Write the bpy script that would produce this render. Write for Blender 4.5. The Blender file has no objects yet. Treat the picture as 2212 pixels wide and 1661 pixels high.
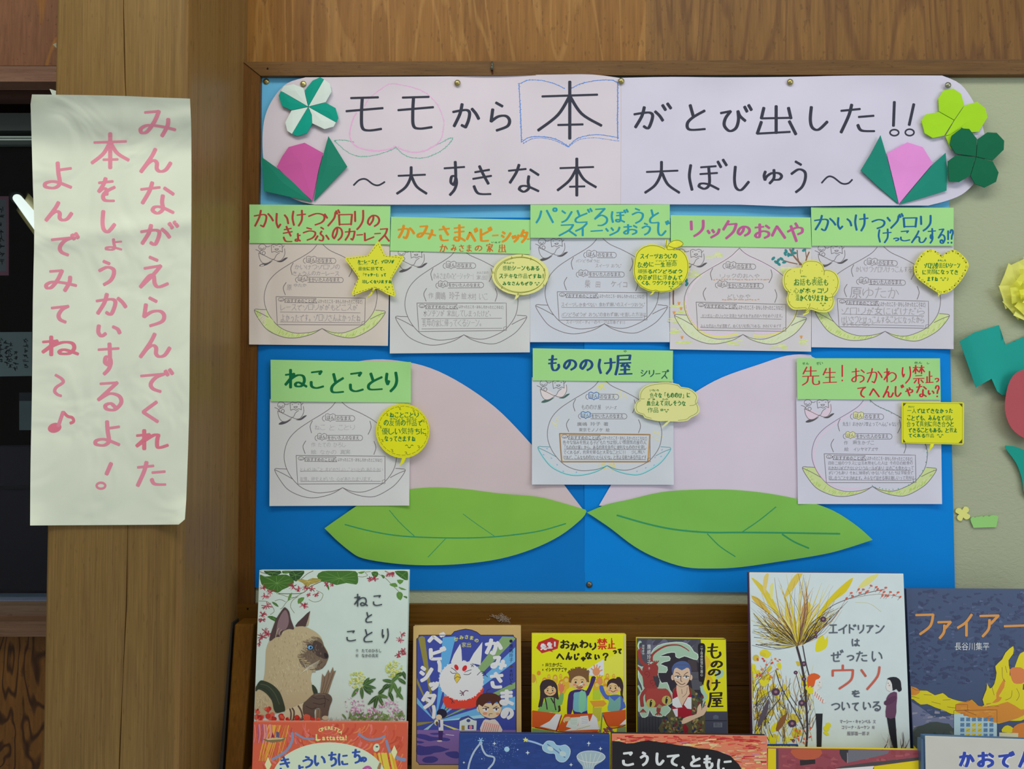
import bpy, math, random
from mathutils import Vector, Matrix
from mathutils.geometry import tessellate_polygon
SC = bpy.context.scene
COL = SC.collection
R_ = random.Random(7)
# ---------------------------------------------------------------- camera
W_, H_, F_ = 2212, 1661, 1691.0
DIST = 1.15
cam_d = bpy.data.cameras.new('camera'); cam = bpy.data.objects.new('camera', cam_d); COL.objects.link(cam)
cam.location = (0.0, -DIST, 1.30)
cam.rotation_euler = (math.radians(90 + 1.8), 0, math.radians(0.8))
cam_d.sensor_width = 36; cam_d.lens = F_ / W_ * 36
cam_d.clip_start = 0.05; cam_d.clip_end = 50
SC.camera = cam
CM = cam.rotation_euler.to_matrix()
CL = Vector(cam.location)
# ---------------------------------------------------------------- world, lights, exposure
wd = bpy.data.worlds.new('World'); SC.world = wd; wd.use_nodes = True
bg = wd.node_tree.nodes['Background']; bg.inputs[0].default_value = (0.92, 0.96, 1.0, 1); bg.inputs[1].default_value = 0.34
def area(name, loc, target, sx, sy, power, color):
    l = bpy.data.lights.new(name, 'AREA'); l.shape = 'RECTANGLE'; l.size = sx; l.size_y = sy; l.energy = power; l.color = color
    o = bpy.data.objects.new(name, l); COL.objects.link(o); o.location = loc
    o.rotation_euler = (Vector(target) - Vector(loc)).to_track_quat('-Z', 'Y').to_euler(); return o
area('ceiling_light', (0.1, -1.25, 2.75), (0.1, -0.1, 1.3), 2.0, 0.4, 14.5, (1.0, 0.97, 0.90))
area('window_light', (2.6, -2.2, 1.9), (0.3, 0, 1.3), 1.6, 1.4, 22, (0.84, 0.93, 1.0))
area('post_top_fill', (-0.75, -0.75, 2.5), (-0.7, -0.1, 1.3), 0.5, 0.3, 2.2, (1.0, 0.95, 0.82))  # added fill lamp, set near the post to brighten its top
vs = SC.view_settings
vs.view_transform = 'Standard'; vs.look = 'None'; vs.exposure = 0.0; vs.gamma = 1.0; vs.use_curve_mapping = False
# ---------------------------------------------------------------- from measured photo positions to real places
def ray(px, py):
    return CM @ Vector(((px - W_ / 2) / F_, -(py - H_ / 2) / F_, -1.0))
def W(px, py, d=0.0):                 # the point at distance d in front of the wall plane y = 0
    r = ray(px, py); t = (-d - CL.y) / r.y
    return CL + r * t
class Depth:                          # a sheet roughly parallel to the wall, d0 in front of it, with its own bulges
    wavy = True
    def __init__(s, d0, h=None): s.d0 = d0; s.h = h
    def pt(s, px, py, e=0.0):
        return W(px, py, s.d0 + (s.h(px, py) if s.h else 0.0) + e * 0.22)
class Plane:                          # a flat board through three points
    wavy = False
    def __init__(s, a, b, c):
        s.o = a; n = (b - a).cross(c - a).normalized()
        if n.y > 0: n = -n
        s.n = n
    def pt(s, px, py, e=0.0):
        r = ray(px, py); t = (s.o + s.n * e - CL).dot(s.n) / r.dot(s.n)
        return CL + r * t
# ---------------------------------------------------------------- colour
def lin(c):
    c /= 255.0
    return c / 12.92 if c <= 0.04045 else ((c + 0.055) / 1.055) ** 2.4
KL = 0.70
def C(r, g, b, k=1.0):
    return tuple(min(0.92, lin(v) / KL * k) for v in (r, g, b)) + (1.0,)
# ---------------------------------------------------------------- materials
MC = {}
def nodes_mat(name):
    m = bpy.data.materials.new(name); m.use_nodes = True; nt = m.node_tree; b = nt.nodes['Principled BSDF']; return m, nt, b
def N(nt, t, **kw):
    n = nt.nodes.new(t)
    for k, v in kw.items():
        if k in n.inputs: n.inputs[k].default_value = v
        else: setattr(n, k, v)
    return n
def paper(c, rough=0.85, var=0.035, bump=0.06, scale=60, spec=0.25, crease=0.0):
    key = ('p', c, rough, var, bump, scale, crease)
    if key in MC: return MC[key]
    m, nt, b = nodes_mat('paper'); L = nt.links
    tc = N(nt, 'ShaderNodeTexCoord'); n1 = N(nt, 'ShaderNodeTexNoise', Scale=9.0, Detail=4.0); n2 = N(nt, 'ShaderNodeTexNoise', Scale=scale * 12.0, Detail=3.0)
    L.new(tc.outputs['Object'], n1.inputs['Vector']); L.new(tc.outputs['Object'], n2.inputs['Vector'])
    mr = N(nt, 'ShaderNodeMapRange'); mr.inputs[1].default_value = 0.3; mr.inputs[2].default_value = 0.7; mr.inputs[3].default_value = 1 - var; mr.inputs[4].default_value = 1 + var
    L.new(n1.outputs[0], mr.inputs[0])
    hs = N(nt, 'ShaderNodeHueSaturation'); hs.inputs['Color'].default_value = c; L.new(mr.outputs[0], hs.inputs['Value'])
    L.new(hs.outputs[0], b.inputs['Base Color'])
    bp = N(nt, 'ShaderNodeBump', Strength=bump, Distance=0.0006); L.new(n2.outputs[0], bp.inputs['Height']); L.new(bp.outputs[0], b.inputs['Normal'])
    if crease:
        n3 = N(nt, 'ShaderNodeTexNoise', Scale=9.0, Detail=2.0, Distortion=1.5); L.new(tc.outputs['Object'], n3.inputs['Vector'])
        b2 = N(nt, 'ShaderNodeBump', Strength=1.0, Distance=crease); L.new(n3.outputs[0], b2.inputs['Height']); L.new(bp.outputs[0], b2.inputs['Normal']); L.new(b2.outputs[0], b.inputs['Normal'])
    b.inputs['Roughness'].default_value = rough; b.inputs['Specular IOR Level'].default_value = spec
    MC[key] = m; return m
def wood(c1, c2, sx, sz, seed=0.0, ring=0.0, rings=14, rough=0.55, dark=(0.03, 0.02, 0.01, 1), knots=0.0, var=0.5, bumpd=0.0004, fine=1.0, bs=0.16, sharp=0.1, fleck=0.35, streak=0.16):
    """grain runs along z when sx>sz, along x when sz>sx (noise scales per metre)"""
    m, nt, b = nodes_mat('wood'); L = nt.links
    tc = N(nt, 'ShaderNodeTexCoord'); mp = N(nt, 'ShaderNodeMapping'); mp.inputs['Scale'].default_value = (sx, sx, sz); mp.inputs['Location'].default_value = (seed, seed * 1.7, seed * .6)
    L.new(tc.outputs['Object'], mp.inputs['Vector'])
    big = N(nt, 'ShaderNodeTexNoise', Scale=bs, Detail=3.0, Distortion=0.6); L.new(mp.outputs[0], big.inputs['Vector'])
    fi = N(nt, 'ShaderNodeTexNoise', Scale=2.6 * fine, Detail=6.0, Roughness=0.65); L.new(mp.outputs[0], fi.inputs['Vector'])
    cr = N(nt, 'ShaderNodeValToRGB'); cr.color_ramp.elements[0].position = 0.32; cr.color_ramp.elements[0].color = c2; cr.color_ramp.elements[1].position = 0.66; cr.color_ramp.elements[1].color = c1
    mix = N(nt, 'ShaderNodeMath', operation='MULTIPLY_ADD'); mix.inputs[1].default_value = var; L.new(fi.outputs[0], mix.inputs[0])
    sc = N(nt, 'ShaderNodeMath', operation='MULTIPLY'); sc.inputs[1].default_value = 1 - var; L.new(big.outputs[0], sc.inputs[0]); L.new(sc.outputs[0], mix.inputs[2])
    L.new(mix.outputs[0], cr.inputs[0]); out = cr.outputs[0]
    if ring:
        r1 = N(nt, 'ShaderNodeMath', operation='MULTIPLY'); r1.inputs[1].default_value = rings * 6.28; L.new(big.outputs[0], r1.inputs[0])
        r2 = N(nt, 'ShaderNodeMath', operation='SINE'); L.new(r1.outputs[0], r2.inputs[0])
        r3 = N(nt, 'ShaderNodeMapRange'); r3.inputs[1].default_value = sharp; r3.inputs[2].default_value = 1.0; r3.inputs[3].default_value = 0; r3.inputs[4].default_value = ring; L.new(r2.outputs[0], r3.inputs[0])
        mm = N(nt, 'ShaderNodeMix', data_type='RGBA'); L.new(r3.outputs[0], mm.inputs[0]); L.new(out, mm.inputs[6]); mm.inputs[7].default_value = dark; out = mm.outputs[2]
    if knots:
        v = N(nt, 'ShaderNodeTexNoise', Scale=0.55, Detail=2.0); L.new(mp.outputs[0], v.inputs['Vector'])
        k = N(nt, 'ShaderNodeMapRange'); k.inputs[1].default_value = 0.62; k.inputs[2].default_value = 0.75; k.inputs[3].default_value = 0; k.inputs[4].default_value = knots; L.new(v.outputs[0], k.inputs[0])
        mm = N(nt, 'ShaderNodeMix', data_type='RGBA'); L.new(k.outputs[0], mm.inputs[0]); L.new(out, mm.inputs[6]); mm.inputs[7].default_value = dark; out = mm.outputs[2]
    m2 = N(nt, 'ShaderNodeMapping'); kx, kz = (5.5, 1.6) if sx > sz else (1.6, 5.5); m2.inputs['Scale'].default_value = (sx * kx, sx * kx, sz * kz) if sx > sz else (sx * kx, sz * kz, sz * kz); L.new(tc.outputs['Object'], m2.inputs['Vector'])
    st = N(nt, 'ShaderNodeTexNoise', Scale=1.7, Detail=4.0, Roughness=0.6); L.new(m2.outputs[0], st.inputs['Vector'])
    sm = N(nt, 'ShaderNodeMapRange'); sm.inputs[1].default_value = 0.3; sm.inputs[2].default_value = 0.7; sm.inputs[3].default_value = 1 - streak; sm.inputs[4].default_value = 1 + streak; L.new(st.outputs[0], sm.inputs[0])
    hs = N(nt, 'ShaderNodeHueSaturation'); L.new(sm.outputs[0], hs.inputs['Value']); L.new(out, hs.inputs['Color']); out = hs.outputs[0]
    fl = N(nt, 'ShaderNodeTexNoise', Scale=2.2, Detail=1.0); m3 = N(nt, 'ShaderNodeMapping'); m3.inputs['Scale'].default_value = (sx * 3, sx * 3, max(sz * 9, 30)) if sx > sz else (max(sx * 9, 30), sz * 3, sz * 3); m3.inputs['Location'].default_value = (3.1, 1.7, 8.2); L.new(tc.outputs['Object'], m3.inputs['Vector']); L.new(m3.outputs[0], fl.inputs['Vector'])
    fm = N(nt, 'ShaderNodeMapRange'); fm.inputs[1].default_value = 0.66; fm.inputs[2].default_value = 0.74; fm.inputs[3].default_value = 0; fm.inputs[4].default_value = fleck; L.new(fl.outputs[0], fm.inputs[0])
    mf = N(nt, 'ShaderNodeMix', data_type='RGBA'); L.new(fm.outputs[0], mf.inputs[0]); L.new(out, mf.inputs[6]); mf.inputs[7].default_value = (c2[0] * .4, c2[1] * .4, c2[2] * .4, 1); out = mf.outputs[2]
    L.new(out, b.inputs['Base Color'])
    bp = N(nt, 'ShaderNodeBump', Strength=0.5, Distance=bumpd); L.new(fi.outputs[0], bp.inputs['Height']); L.new(bp.outputs[0], b.inputs['Normal'])
    b.inputs['Roughness'].default_value = rough; b.inputs['Specular IOR Level'].default_value = 0.2
    return m
def simple(c, rough=0.5, metal=0.0, spec=0.5, noise=0.05):
    key = ('s', c, rough, metal, spec)
    if key in MC: return MC[key]
    m, nt, b = nodes_mat('plain'); L = nt.links
    tc = N(nt, 'ShaderNodeTexCoord'); n1 = N(nt, 'ShaderNodeTexNoise', Scale=40.0, Detail=4.0); L.new(tc.outputs['Object'], n1.inputs['Vector'])
    mr = N(nt, 'ShaderNodeMapRange'); mr.inputs[1].default_value = 0.3; mr.inputs[2].default_value = 0.7; mr.inputs[3].default_value = 1 - noise; mr.inputs[4].default_value = 1 + noise
    L.new(n1.outputs[0], mr.inputs[0]); hs = N(nt, 'ShaderNodeHueSaturation'); hs.inputs['Color'].default_value = c; L.new(mr.outputs[0], hs.inputs['Value']); L.new(hs.outputs[0], b.inputs['Base Color'])
    b.inputs['Roughness'].default_value = rough; b.inputs['Metallic'].default_value = metal; b.inputs['Specular IOR Level'].default_value = spec
    MC[key] = m; return m
def ink_mat(name, rough, spec):
    m, nt, b = nodes_mat(name); a = N(nt, 'ShaderNodeAttribute'); a.attribute_name = 'ink'
    nt.links.new(a.outputs['Color'], b.inputs['Base Color']); b.inputs['Roughness'].default_value = rough; b.inputs['Specular IOR Level'].default_value = spec; return m
INK = ink_mat('printed_ink', 0.8, 0.25)       # per-face print colours on paper
GLOSS = ink_mat('laminated_print', 0.42, 0.35)  # per-face print colours on laminated covers
def crayon(c):
    """waxy line broken up by the paper grain"""
    return paper(c, 0.9, 0.25, 0.0, 30)
# ---------------------------------------------------------------- mesh collecting
class M:
    def __init__(s): s.v = []; s.f = []; s.c = []
    def add(s, vs, fs, col=None):
        n = len(s.v); s.v += vs; s.f += [tuple(i + n for i in f) for f in fs]; s.c += [col] * len(fs)
    def build(s, name, mat, parent=None, smooth=False, origin=None, solid=0.0, flip=False):
        if not s.v: return None
        if origin is None: origin = Vector(parent.location) if parent else sum(s.v, Vector()) / len(s.v)
        if parent is not None: origin = root_loc(parent)
        nf = len(s.f)
        if solid:                          # a real back and a crisp cut edge, kept apart so the front shades smoothly
            cnt = {}
            for f in s.f:
                for i in range(len(f)):
                    a, b = f[i], f[(i + 1) % len(f)]; cnt[(a, b)] = cnt.get((a, b), 0) + 1
            rim = [e for e in cnt if (e[1], e[0]) not in cnt]; n = len(s.v); off = Vector((0, solid, 0)); base = list(s.v); bf = list(s.f)
            s.add([p + off for p in base], [f[::-1] for f in bf])
            for a, b in rim: s.add([base[a], base[b], base[b] + off, base[a] + off], [(3, 2, 1, 0)])
        me = bpy.data.meshes.new(name)
        me.from_pydata([tuple(p - origin) for p in s.v], [], [f[::-1] if flip else f for f in s.f])
        if any(c is not None for c in s.c):
            a = me.color_attributes.new('ink', 'FLOAT_COLOR', 'CORNER')
            buf = []
            for p, c in zip(me.polygons, s.c): buf += list(c or (1, 1, 1, 1)) * p.loop_total
            a.data.foreach_set('color', buf)
        me.materials.append(mat)
        if smooth: me.polygons.foreach_set('use_smooth', [i < nf * (2 if solid else 1) for i in range(len(me.polygons))])
        me.update()
        o = bpy.data.objects.new(name, me); COL.objects.link(o)
        if parent is not None: o.parent = parent
        else: o.location = origin
        return o
def root_loc(o):
    p = Vector((0, 0, 0))
    while o is not None: p += Vector(o.location); o = o.parent
    return p
def tag(o, label=None, cat=None, group=None, kind=None):
    for k, v in (('label', label), ('category', cat), ('group', group), ('kind', kind)):
        if v: o[k] = v
    return o
def thing(name, loc, label, cat, group=None):
    o = bpy.data.objects.new(name, None); COL.objects.link(o); o.location = loc; o.empty_display_size = 0.02
    return tag(o, label, cat, group)
def box(m, a, b, col=None):
    x0, y0, z0 = a; x1, y1, z1 = b
    x0, x1 = min(x0, x1), max(x0, x1); y0, y1 = min(y0, y1), max(y0, y1); z0, z1 = min(z0, z1), max(z0, z1)
    v = [Vector((x, y, z)) for x in (x0, x1) for y in (y0, y1) for z in (z0, z1)]
    m.add(v, [(0, 1, 3, 2), (4, 6, 7, 5), (0, 4, 5, 1), (2, 3, 7, 6), (0, 2, 6, 4), (1, 5, 7, 3)], col)
def hexa(m, fr, bk, col=None):        # four front corners and four back corners, same order
    m.add(list(fr) + list(bk), [(0, 1, 2, 3), (7, 6, 5, 4), (0, 4, 5, 1), (1, 5, 6, 2), (2, 6, 7, 3), (3, 7, 4, 0)], col)
def pbox(m, x0, y0, x1, y1, d0, d1):  # block whose front face fills a measured rectangle at d1
    fr = [W(x0, y1, d1), W(x1, y1, d1), W(x1, y0, d1), W(x0, y0, d1)]
    hexa(m, fr, [Vector((p.x, -d0, p.z)) for p in fr])
def bevel(o, w, seg=2):
    md = o.modifiers.new('bevel', 'BEVEL'); md.width = w; md.segments = seg; md.limit_method = 'ANGLE'; return o
# ---------------------------------------------------------------- polylines and curves
def P(s, z=None):
    r = []
    for t in s.split():
        a, b = t.split(','); a = float(a); b = float(b)
        r.append(z(a, b) if z else (a, b))
    return r
def Z(x0, y0, s): return lambda a, b: (x0 + a * s, y0 + b * s)
def smooth_line(pts, n=5, closed=False):
    if len(pts) < 3: return list(pts)
    k = len(pts); out = []
    rng = range(k) if closed else range(k - 1)
    for i in rng:
        p1 = pts[i]; p2 = pts[(i + 1) % k]
        p0 = pts[i - 1] if (i > 0 or closed) else p1
        p3 = pts[(i + 2) % k] if (i + 2 < k or closed) else p2
        for j in range(n):
            t = j / n; t2 = t * t; t3 = t2 * t
            out.append(tuple(0.5 * (2 * p1[a] + (p2[a] - p0[a]) * t + (2 * p0[a] - 5 * p1[a] + 4 * p2[a] - p3[a]) * t2 + (3 * p1[a] - p0[a] - 3 * p2[a] + p3[a]) * t3) for a in (0, 1)))
    if not closed: out.append(tuple(pts[-1]))
    return out
def split_sharp(pts, lim=-0.05):
    segs = []; cur = [pts[0]]
    for i in range(1, len(pts) - 1):
        a = (pts[i][0] - pts[i-1][0], pts[i][1] - pts[i-1][1]); b = (pts[i+1][0] - pts[i][0], pts[i+1][1] - pts[i][1])
        la = math.hypot(*a) or 1; lb = math.hypot(*b) or 1
        cur.append(pts[i])
        if (a[0] * b[0] + a[1] * b[1]) / la / lb < lim: segs.append(cur); cur = [pts[i]]
    cur.append(pts[-1]); segs.append(cur); return segs
def dense(pts, step):
    out = [pts[0]]
    for a, b in zip(pts, pts[1:]):
        n = max(1, int(math.hypot(b[0] - a[0], b[1] - a[1]) / step))
        for j in range(1, n + 1): out.append((a[0] + (b[0] - a[0]) * j / n, a[1] + (b[1] - a[1]) * j / n))
    return out
def ribbon(m, pts, w, surf, e, col, pen=None, taper=0.0):
    """flat line of width w (px); pen=(thin,thick) makes verticals thick and horizontals thin like a chisel marker"""
    q = [pts[0]]
    for p in pts[1:]:
        if abs(p[0] - q[-1][0]) + abs(p[1] - q[-1][1]) > 0.05: q.append(p)
    if len(q) < 2: q.append((q[0][0] + w * .6, q[0][1]))
    if surf.wavy: q = dense(q, 8)
    k = len(q); vs = []; L = []
    for i in range(k):
        a = q[max(0, i-1)]; b = q[min(k-1, i+1)]; dx, dy = b[0] - a[0], b[1] - a[1]; l = math.hypot(dx, dy) or 1; L.append((dx / l, dy / l))
    def wid(i):
        ww = w
        if pen: ww = pen[0] + (pen[1] - pen[0]) * min(1, abs(L[i][1]) * 0.95 + 0.12 * abs(L[i][0]))
        if taper: t = i / (k - 1); ww *= 1 - taper * t
        return ww
    rows = []
    w0 = wid(0) / 2; rows.append((q[0][0] - L[0][0] * w0 * .55, q[0][1] - L[0][1] * w0 * .55, w0 * .62, 0))
    for i in range(k): rows.append((q[i][0], q[i][1], wid(i) / 2, i))
    w1 = wid(k-1) / 2; rows.append((q[-1][0] + L[-1][0] * w1 * .55, q[-1][1] + L[-1][1] * w1 * .55, w1 * .62, k - 1))
    for j, (x, y, hw, i) in enumerate(rows):
        nx, ny = -L[i][1], L[i][0]; ee = e + j * (3e-7 if surf.wavy else 2e-8)
        vs.append(surf.pt(x + nx * hw, y + ny * hw, ee)); vs.append(surf.pt(x - nx * hw, y - ny * hw, ee))
    m.add(vs, [(2*i, 2*i+2, 2*i+3, 2*i+1) for i in range(len(rows) - 1)], col)
# ---------------------------------------------------------------- sheets: outline filled with a grid that follows the bulges
def clip(poly, ax, v, keep_less):
    out = []; n = len(poly)
    for i in range(n):
        a = poly[i]; b = poly[(i + 1) % n]
        ia = (a[ax] <= v) if keep_less else (a[ax] >= v); ib = (b[ax] <= v) if keep_less else (b[ax] >= v)
        if ia: out.append(a)
        if ia != ib:
            t = (v - a[ax]) / (b[ax] - a[ax]); p = [a[0] + (b[0] - a[0]) * t, a[1] + (b[1] - a[1]) * t]; p[ax] = v; out.append(tuple(p))
    return out
def tess(poly):
    return tessellate_polygon([[Vector((p[0], -p[1], 0)) for p in poly]])
def fill(m, poly, surf, e, col=None, grid=16):
    if not surf.wavy or grid is None:
        vs = [surf.pt(x, y, e) for x, y in poly]
        m.add(vs, [orient(poly, t) for t in tess(poly)], col); return
    xs = [p[0] for p in poly]; ys = [p[1] for p in poly]; idx = {}; vs = []; fs = []
    def vid(p):
        k = (round(p[0], 2), round(p[1], 2))
        if k not in idx: idx[k] = len(vs); vs.append(surf.pt(p[0], p[1], e))
        return idx[k]
    y = math.floor(min(ys) / grid) * grid
    while y < max(ys):
        band = clip(clip(poly, 1, y, False), 1, y + grid, True)
        if len(band) >= 3:
            bx = [p[0] for p in band]; x = math.floor(min(bx) / grid) * grid
            while x < max(bx):
                cell = clip(clip(band, 0, x, False), 0, x + grid, True)
                cl = []
                for p in cell:
                    if not cl or abs(p[0] - cl[-1][0]) + abs(p[1] - cl[-1][1]) > 0.02: cl.append(p)
                if len(cl) > 1 and abs(cl[0][0] - cl[-1][0]) + abs(cl[0][1] - cl[-1][1]) < 0.02: cl.pop()
                if len(cl) == 4 and len({round(p[0], 2) for p in cl}) == 2 and len({round(p[1], 2) for p in cl}) == 2:
                    ids = [vid(p) for p in cl]; ar = sum(cl[i][0] * cl[(i+1) % 4][1] - cl[(i+1) % 4][0] * cl[i][1] for i in range(4))
                    fs.append(tuple(ids[::-1]) if ar > 0 else tuple(ids))
                elif len(cl) >= 3:
                    for t in tess(cl):
                        t = orient(cl, t); ids = tuple(vid(cl[i]) for i in t)
                        if len(set(ids)) == 3: fs.append(ids)
                x += grid
        y += grid
    m.add(vs, fs, col)
def orient(poly, t):
    a, b, c = (poly[i] for i in t)
    ar = (b[0] - a[0]) * (c[1] - a[1]) - (c[0] - a[0]) * (b[1] - a[1])
    return tuple(t) if ar < 0 else (t[0], t[2], t[1])     # front faces look at the viewer side
def ell(cx, cy, rx, ry, n=28, rot=0.0, a0=0, a1=360):
    c, s = math.cos(math.radians(rot)), math.sin(math.radians(rot)); out = []
    full = (a1 - a0) >= 360
    for i in range(n if full else n + 1):
        t = math.radians(a0 + (a1 - a0) * i / n); x, y = rx * math.cos(t), ry * math.sin(t); out.append((cx + x * c - y * s, cy + x * s + y * c))
    return out
# ---------------------------------------------------------------- brush-written characters: strokes in a 100 x 100 box
GL = {}
for line in '''か:6,34 35,28 55,27 64,38 60,66 50,92 36,84;38,4 30,42 10,88;72,22 86,40 96,60
み:18,12 54,8 42,46 24,80 10,84 8,70 26,58 60,62 96,74;78,36 76,60 62,96
ん:50,4 38,36 8,96 28,62 44,50 54,60 54,84 64,95 80,88 94,60
な:6,24 56,18;36,4 28,30 10,64;68,20 92,38;64,42 62,62 64,82 50,94 36,86 42,76 60,76 92,92
え:38,4 62,14;22,38 72,30 50,56 10,94 36,62 50,60 54,84 66,94 94,84
ら:36,4 60,16;24,26 18,66 44,50 72,48 86,62 78,82 38,96
て:6,20 92,10 60,28 42,58 50,82 78,96
く:74,4 36,42 28,52 78,96
た:8,24 58,18;36,4 28,40 8,94;54,44 94,40;52,70 62,88 96,90
を:14,20 80,14;46,2 36,26 14,56 34,44 48,48 50,68;88,38 52,54 34,74 44,92 86,94
し:32,4 28,56 36,88 60,96 94,64
よ:54,30 90,24;50,4 52,40 56,78 40,94 14,90 16,76 44,72 90,92
う:34,4 62,14;14,42 50,28 80,36 82,58 66,82 36,98
い:12,12 10,60 22,88 38,70;66,20 84,38 92,66
す:4,22 96,18;54,3 56,50 46,70 34,62 38,46 54,46 60,64 50,84 30,99
る:22,10 74,6 16,62 50,42 80,50 86,72 66,94 42,92 38,80 54,74 68,86
ね:26,3 26,97;4,30 42,24 4,82;4,82 28,52 56,32 80,36 86,62 74,88 52,90 46,78 62,70 96,92
れ:26,3 26,97;4,30 42,24 4,82;4,82 28,54 54,28 68,26 64,60 68,90 96,78
わ:26,3 26,97;4,30 42,24 4,82;4,82 28,54 58,32 86,42 92,64 78,84 54,96
と:28,4 42,46;90,24 40,48 16,70 26,92 92,90
ひ:4,22 42,14 22,44 18,74 38,96 62,84 72,50 70,14 78,34 98,54
き:20,22 78,14;12,44 86,34;38,2 54,30 74,60;16,68 34,92 84,94
ほ:14,8 10,50 18,96;44,16 90,12;42,40 94,36;68,16 70,74 56,92 38,84 44,74 66,76 98,94
は:14,8 10,50 18,96;42,30 96,26;70,6 70,74 56,92 38,84 44,74 66,76 98,94
ゆ:14,14 8,44 12,74 20,50 44,26 76,26 90,46 80,70 56,74;54,2 54,60 34,99
け:14,8 8,50 18,94;38,32 98,26;72,3 72,60 50,98
つ:4,34 50,16 86,26 92,50 76,74 40,90
の:52,16 46,52 24,84 10,68 20,36 50,14 82,24 94,50 84,76 58,94
ふ:42,3 60,14;48,28 40,44 58,64 52,88 30,84;22,58 6,84;76,54 94,80
さ:12,24 88,16;42,2 64,38 78,58;22,62 28,88 46,96 80,94
ま:18,20 84,14;20,44 84,38;52,2 52,76 40,93 18,84 26,72 52,74 90,92
こ:20,18 80,12 68,26;18,64 22,86 50,94 92,86
り:22,8 18,40 26,62 34,46;76,3 82,42 72,72 44,98
も:42,4 36,60 44,92 66,96 86,78 84,60;14,30 72,26;12,54 68,50
や:4,48 50,28 84,30 86,50 62,62;48,4 60,22;22,18 54,98
へ:2,70 34,26 44,26 98,82
せ:2,40 98,30;70,6 70,56 58,60;28,16 28,80 40,94 86,92
お:6,26 58,20;34,3 34,80 20,93 6,82 20,64 56,50 86,60 86,82 62,97;70,12 92,30
ろ:20,10 76,6 16,62 54,42 86,56 86,80 60,96 34,97
め:20,18 28,60 40,78;62,6 54,60 20,92 6,72 18,44 56,28 88,42 92,70 66,97
に:14,8 9,50 16,94;46,24 88,20;40,66 50,88 94,86
ち:8,24 88,18;44,3 34,56 60,42 86,56 80,84 38,98
そ:26,8 74,6 10,46 92,38 54,58 48,86 78,96
あ:10,22 84,16;42,3 38,50 46,86;64,32 50,76 20,96 8,76 34,48 74,46 90,68 64,97
モ:14,10 86,8;2,44 98,36;44,10 42,50 44,86 60,94 94,90
ソ:8,18 28,44;90,6 80,46 34,98
ロ:12,14 16,90;12,14 90,12;90,12 84,88;16,86 86,84
リ:18,8 20,58;84,3 82,50 60,80 34,98
カ:6,30 90,24 82,66 70,94 56,84;46,3 38,50 8,96
ー:4,52 96,46
レ:18,4 20,94 94,50
ス:14,14 80,10 60,50 4,96;54,54 96,96
ヒ:16,4 18,68 28,92 94,90;88,22 20,48
シ:14,12 38,26;4,42 28,56;10,96 50,76 96,22
ツ:4,26 18,52;40,18 54,44;96,12 82,56 30,97
タ:40,3 4,52;34,24 88,20 66,64 16,98;28,44 70,66
ハ:30,12 20,56 2,94;62,8 80,50 98,92
ン:8,16 38,32;6,94 50,76 96,22
イ:84,3 50,38 4,62;54,36 54,98
ク:38,3 4,50;34,22 88,18 70,60 22,98
ア:6,12 92,10 56,44;50,28 46,66 18,97
エ:14,14 86,12;50,14 50,88;4,90 96,88
ド:20,3 20,97;20,36 70,58;68,10 78,26;86,4 96,20
フ:6,12 90,10 76,60 26,97
ウ:50,3 50,22;10,46 10,24;10,24 90,22 82,62 36,97
本:8,27 92,24;50,2 50,98;50,26 32,58 2,84;50,26 68,56 98,76;32,75 70,74
大:6,34 94,30;48,3 46,40 30,74 2,97;50,38 66,72 98,97
出:50,2 50,94;20,8 14,44;14,44 86,42;80,8 86,44;14,56 4,96;4,96 84,90;82,54 98,98
止:50,4 50,92;50,44 84,42;20,46 20,92;2,94 98,90
生:26,6 6,46;18,32 88,30;50,3 50,92;20,62 82,60;4,96 96,92
先:28,5 8,40;20,26 82,24;50,3 50,50;4,53 96,50;36,54 30,80 4,97;62,52 62,84 74,94 96,90 96,76
禁:4,14 46,12;26,2 24,46;24,16 4,38;28,18 46,34;52,14 96,12;74,2 74,46;72,16 54,38;76,18 98,36;24,57 78,55;6,72 96,70;50,72 50,98;32,78 14,94;68,78 88,92
屋:16,8 86,5 82,26;16,27 82,25;16,8 14,54 2,97;26,43 90,41;54,43 34,57 78,56;66,48 82,62;30,75 84,73;56,62 56,93;20,95 97,93
家:50,2 50,14;8,30 8,16;8,16 92,14 86,30;24,33 78,31;52,33 28,52;40,42 56,62 56,90 42,97;48,54 14,74;52,68 10,94;86,40 60,54;60,56 97,90
〜:2,80 18,30 36,22 60,66 78,80 98,40
!:50,2 50,70;50,92 50,97
?:10,26 30,6 70,4 88,24 60,48 50,70;48,92 48,98'''.split('\n'):
    ch, d = line.split(':', 1); GL[ch] = [P(s) for s in d.split(';')]
DAK = [[(80, 6), (88, 24)], [(93, 0), (102, 18)]]
for a, b in zip('がでびぼじゾベビどズぜげだばづ', 'かてひほしソヘヒとスせけたはつ'):
    if b == 'ヘ': base = GL['へ']
    else: base = GL[b]
    GL[a] = [[(x * 0.84, 10 + y * 0.9) for x, y in s] for s in base] + DAK
GL['ヘ'] = GL['へ']
GL['パ'] = [[(x * 0.84, 10 + y * 0.9) for x, y in s] for s in GL['ハ']] + [ell(92, 12, 8, 10, 10) + [(100, 12)]]
for a, b in zip('ょゃゅっッァ', 'よやゆつツア'): GL[a] = GL[b]
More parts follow.
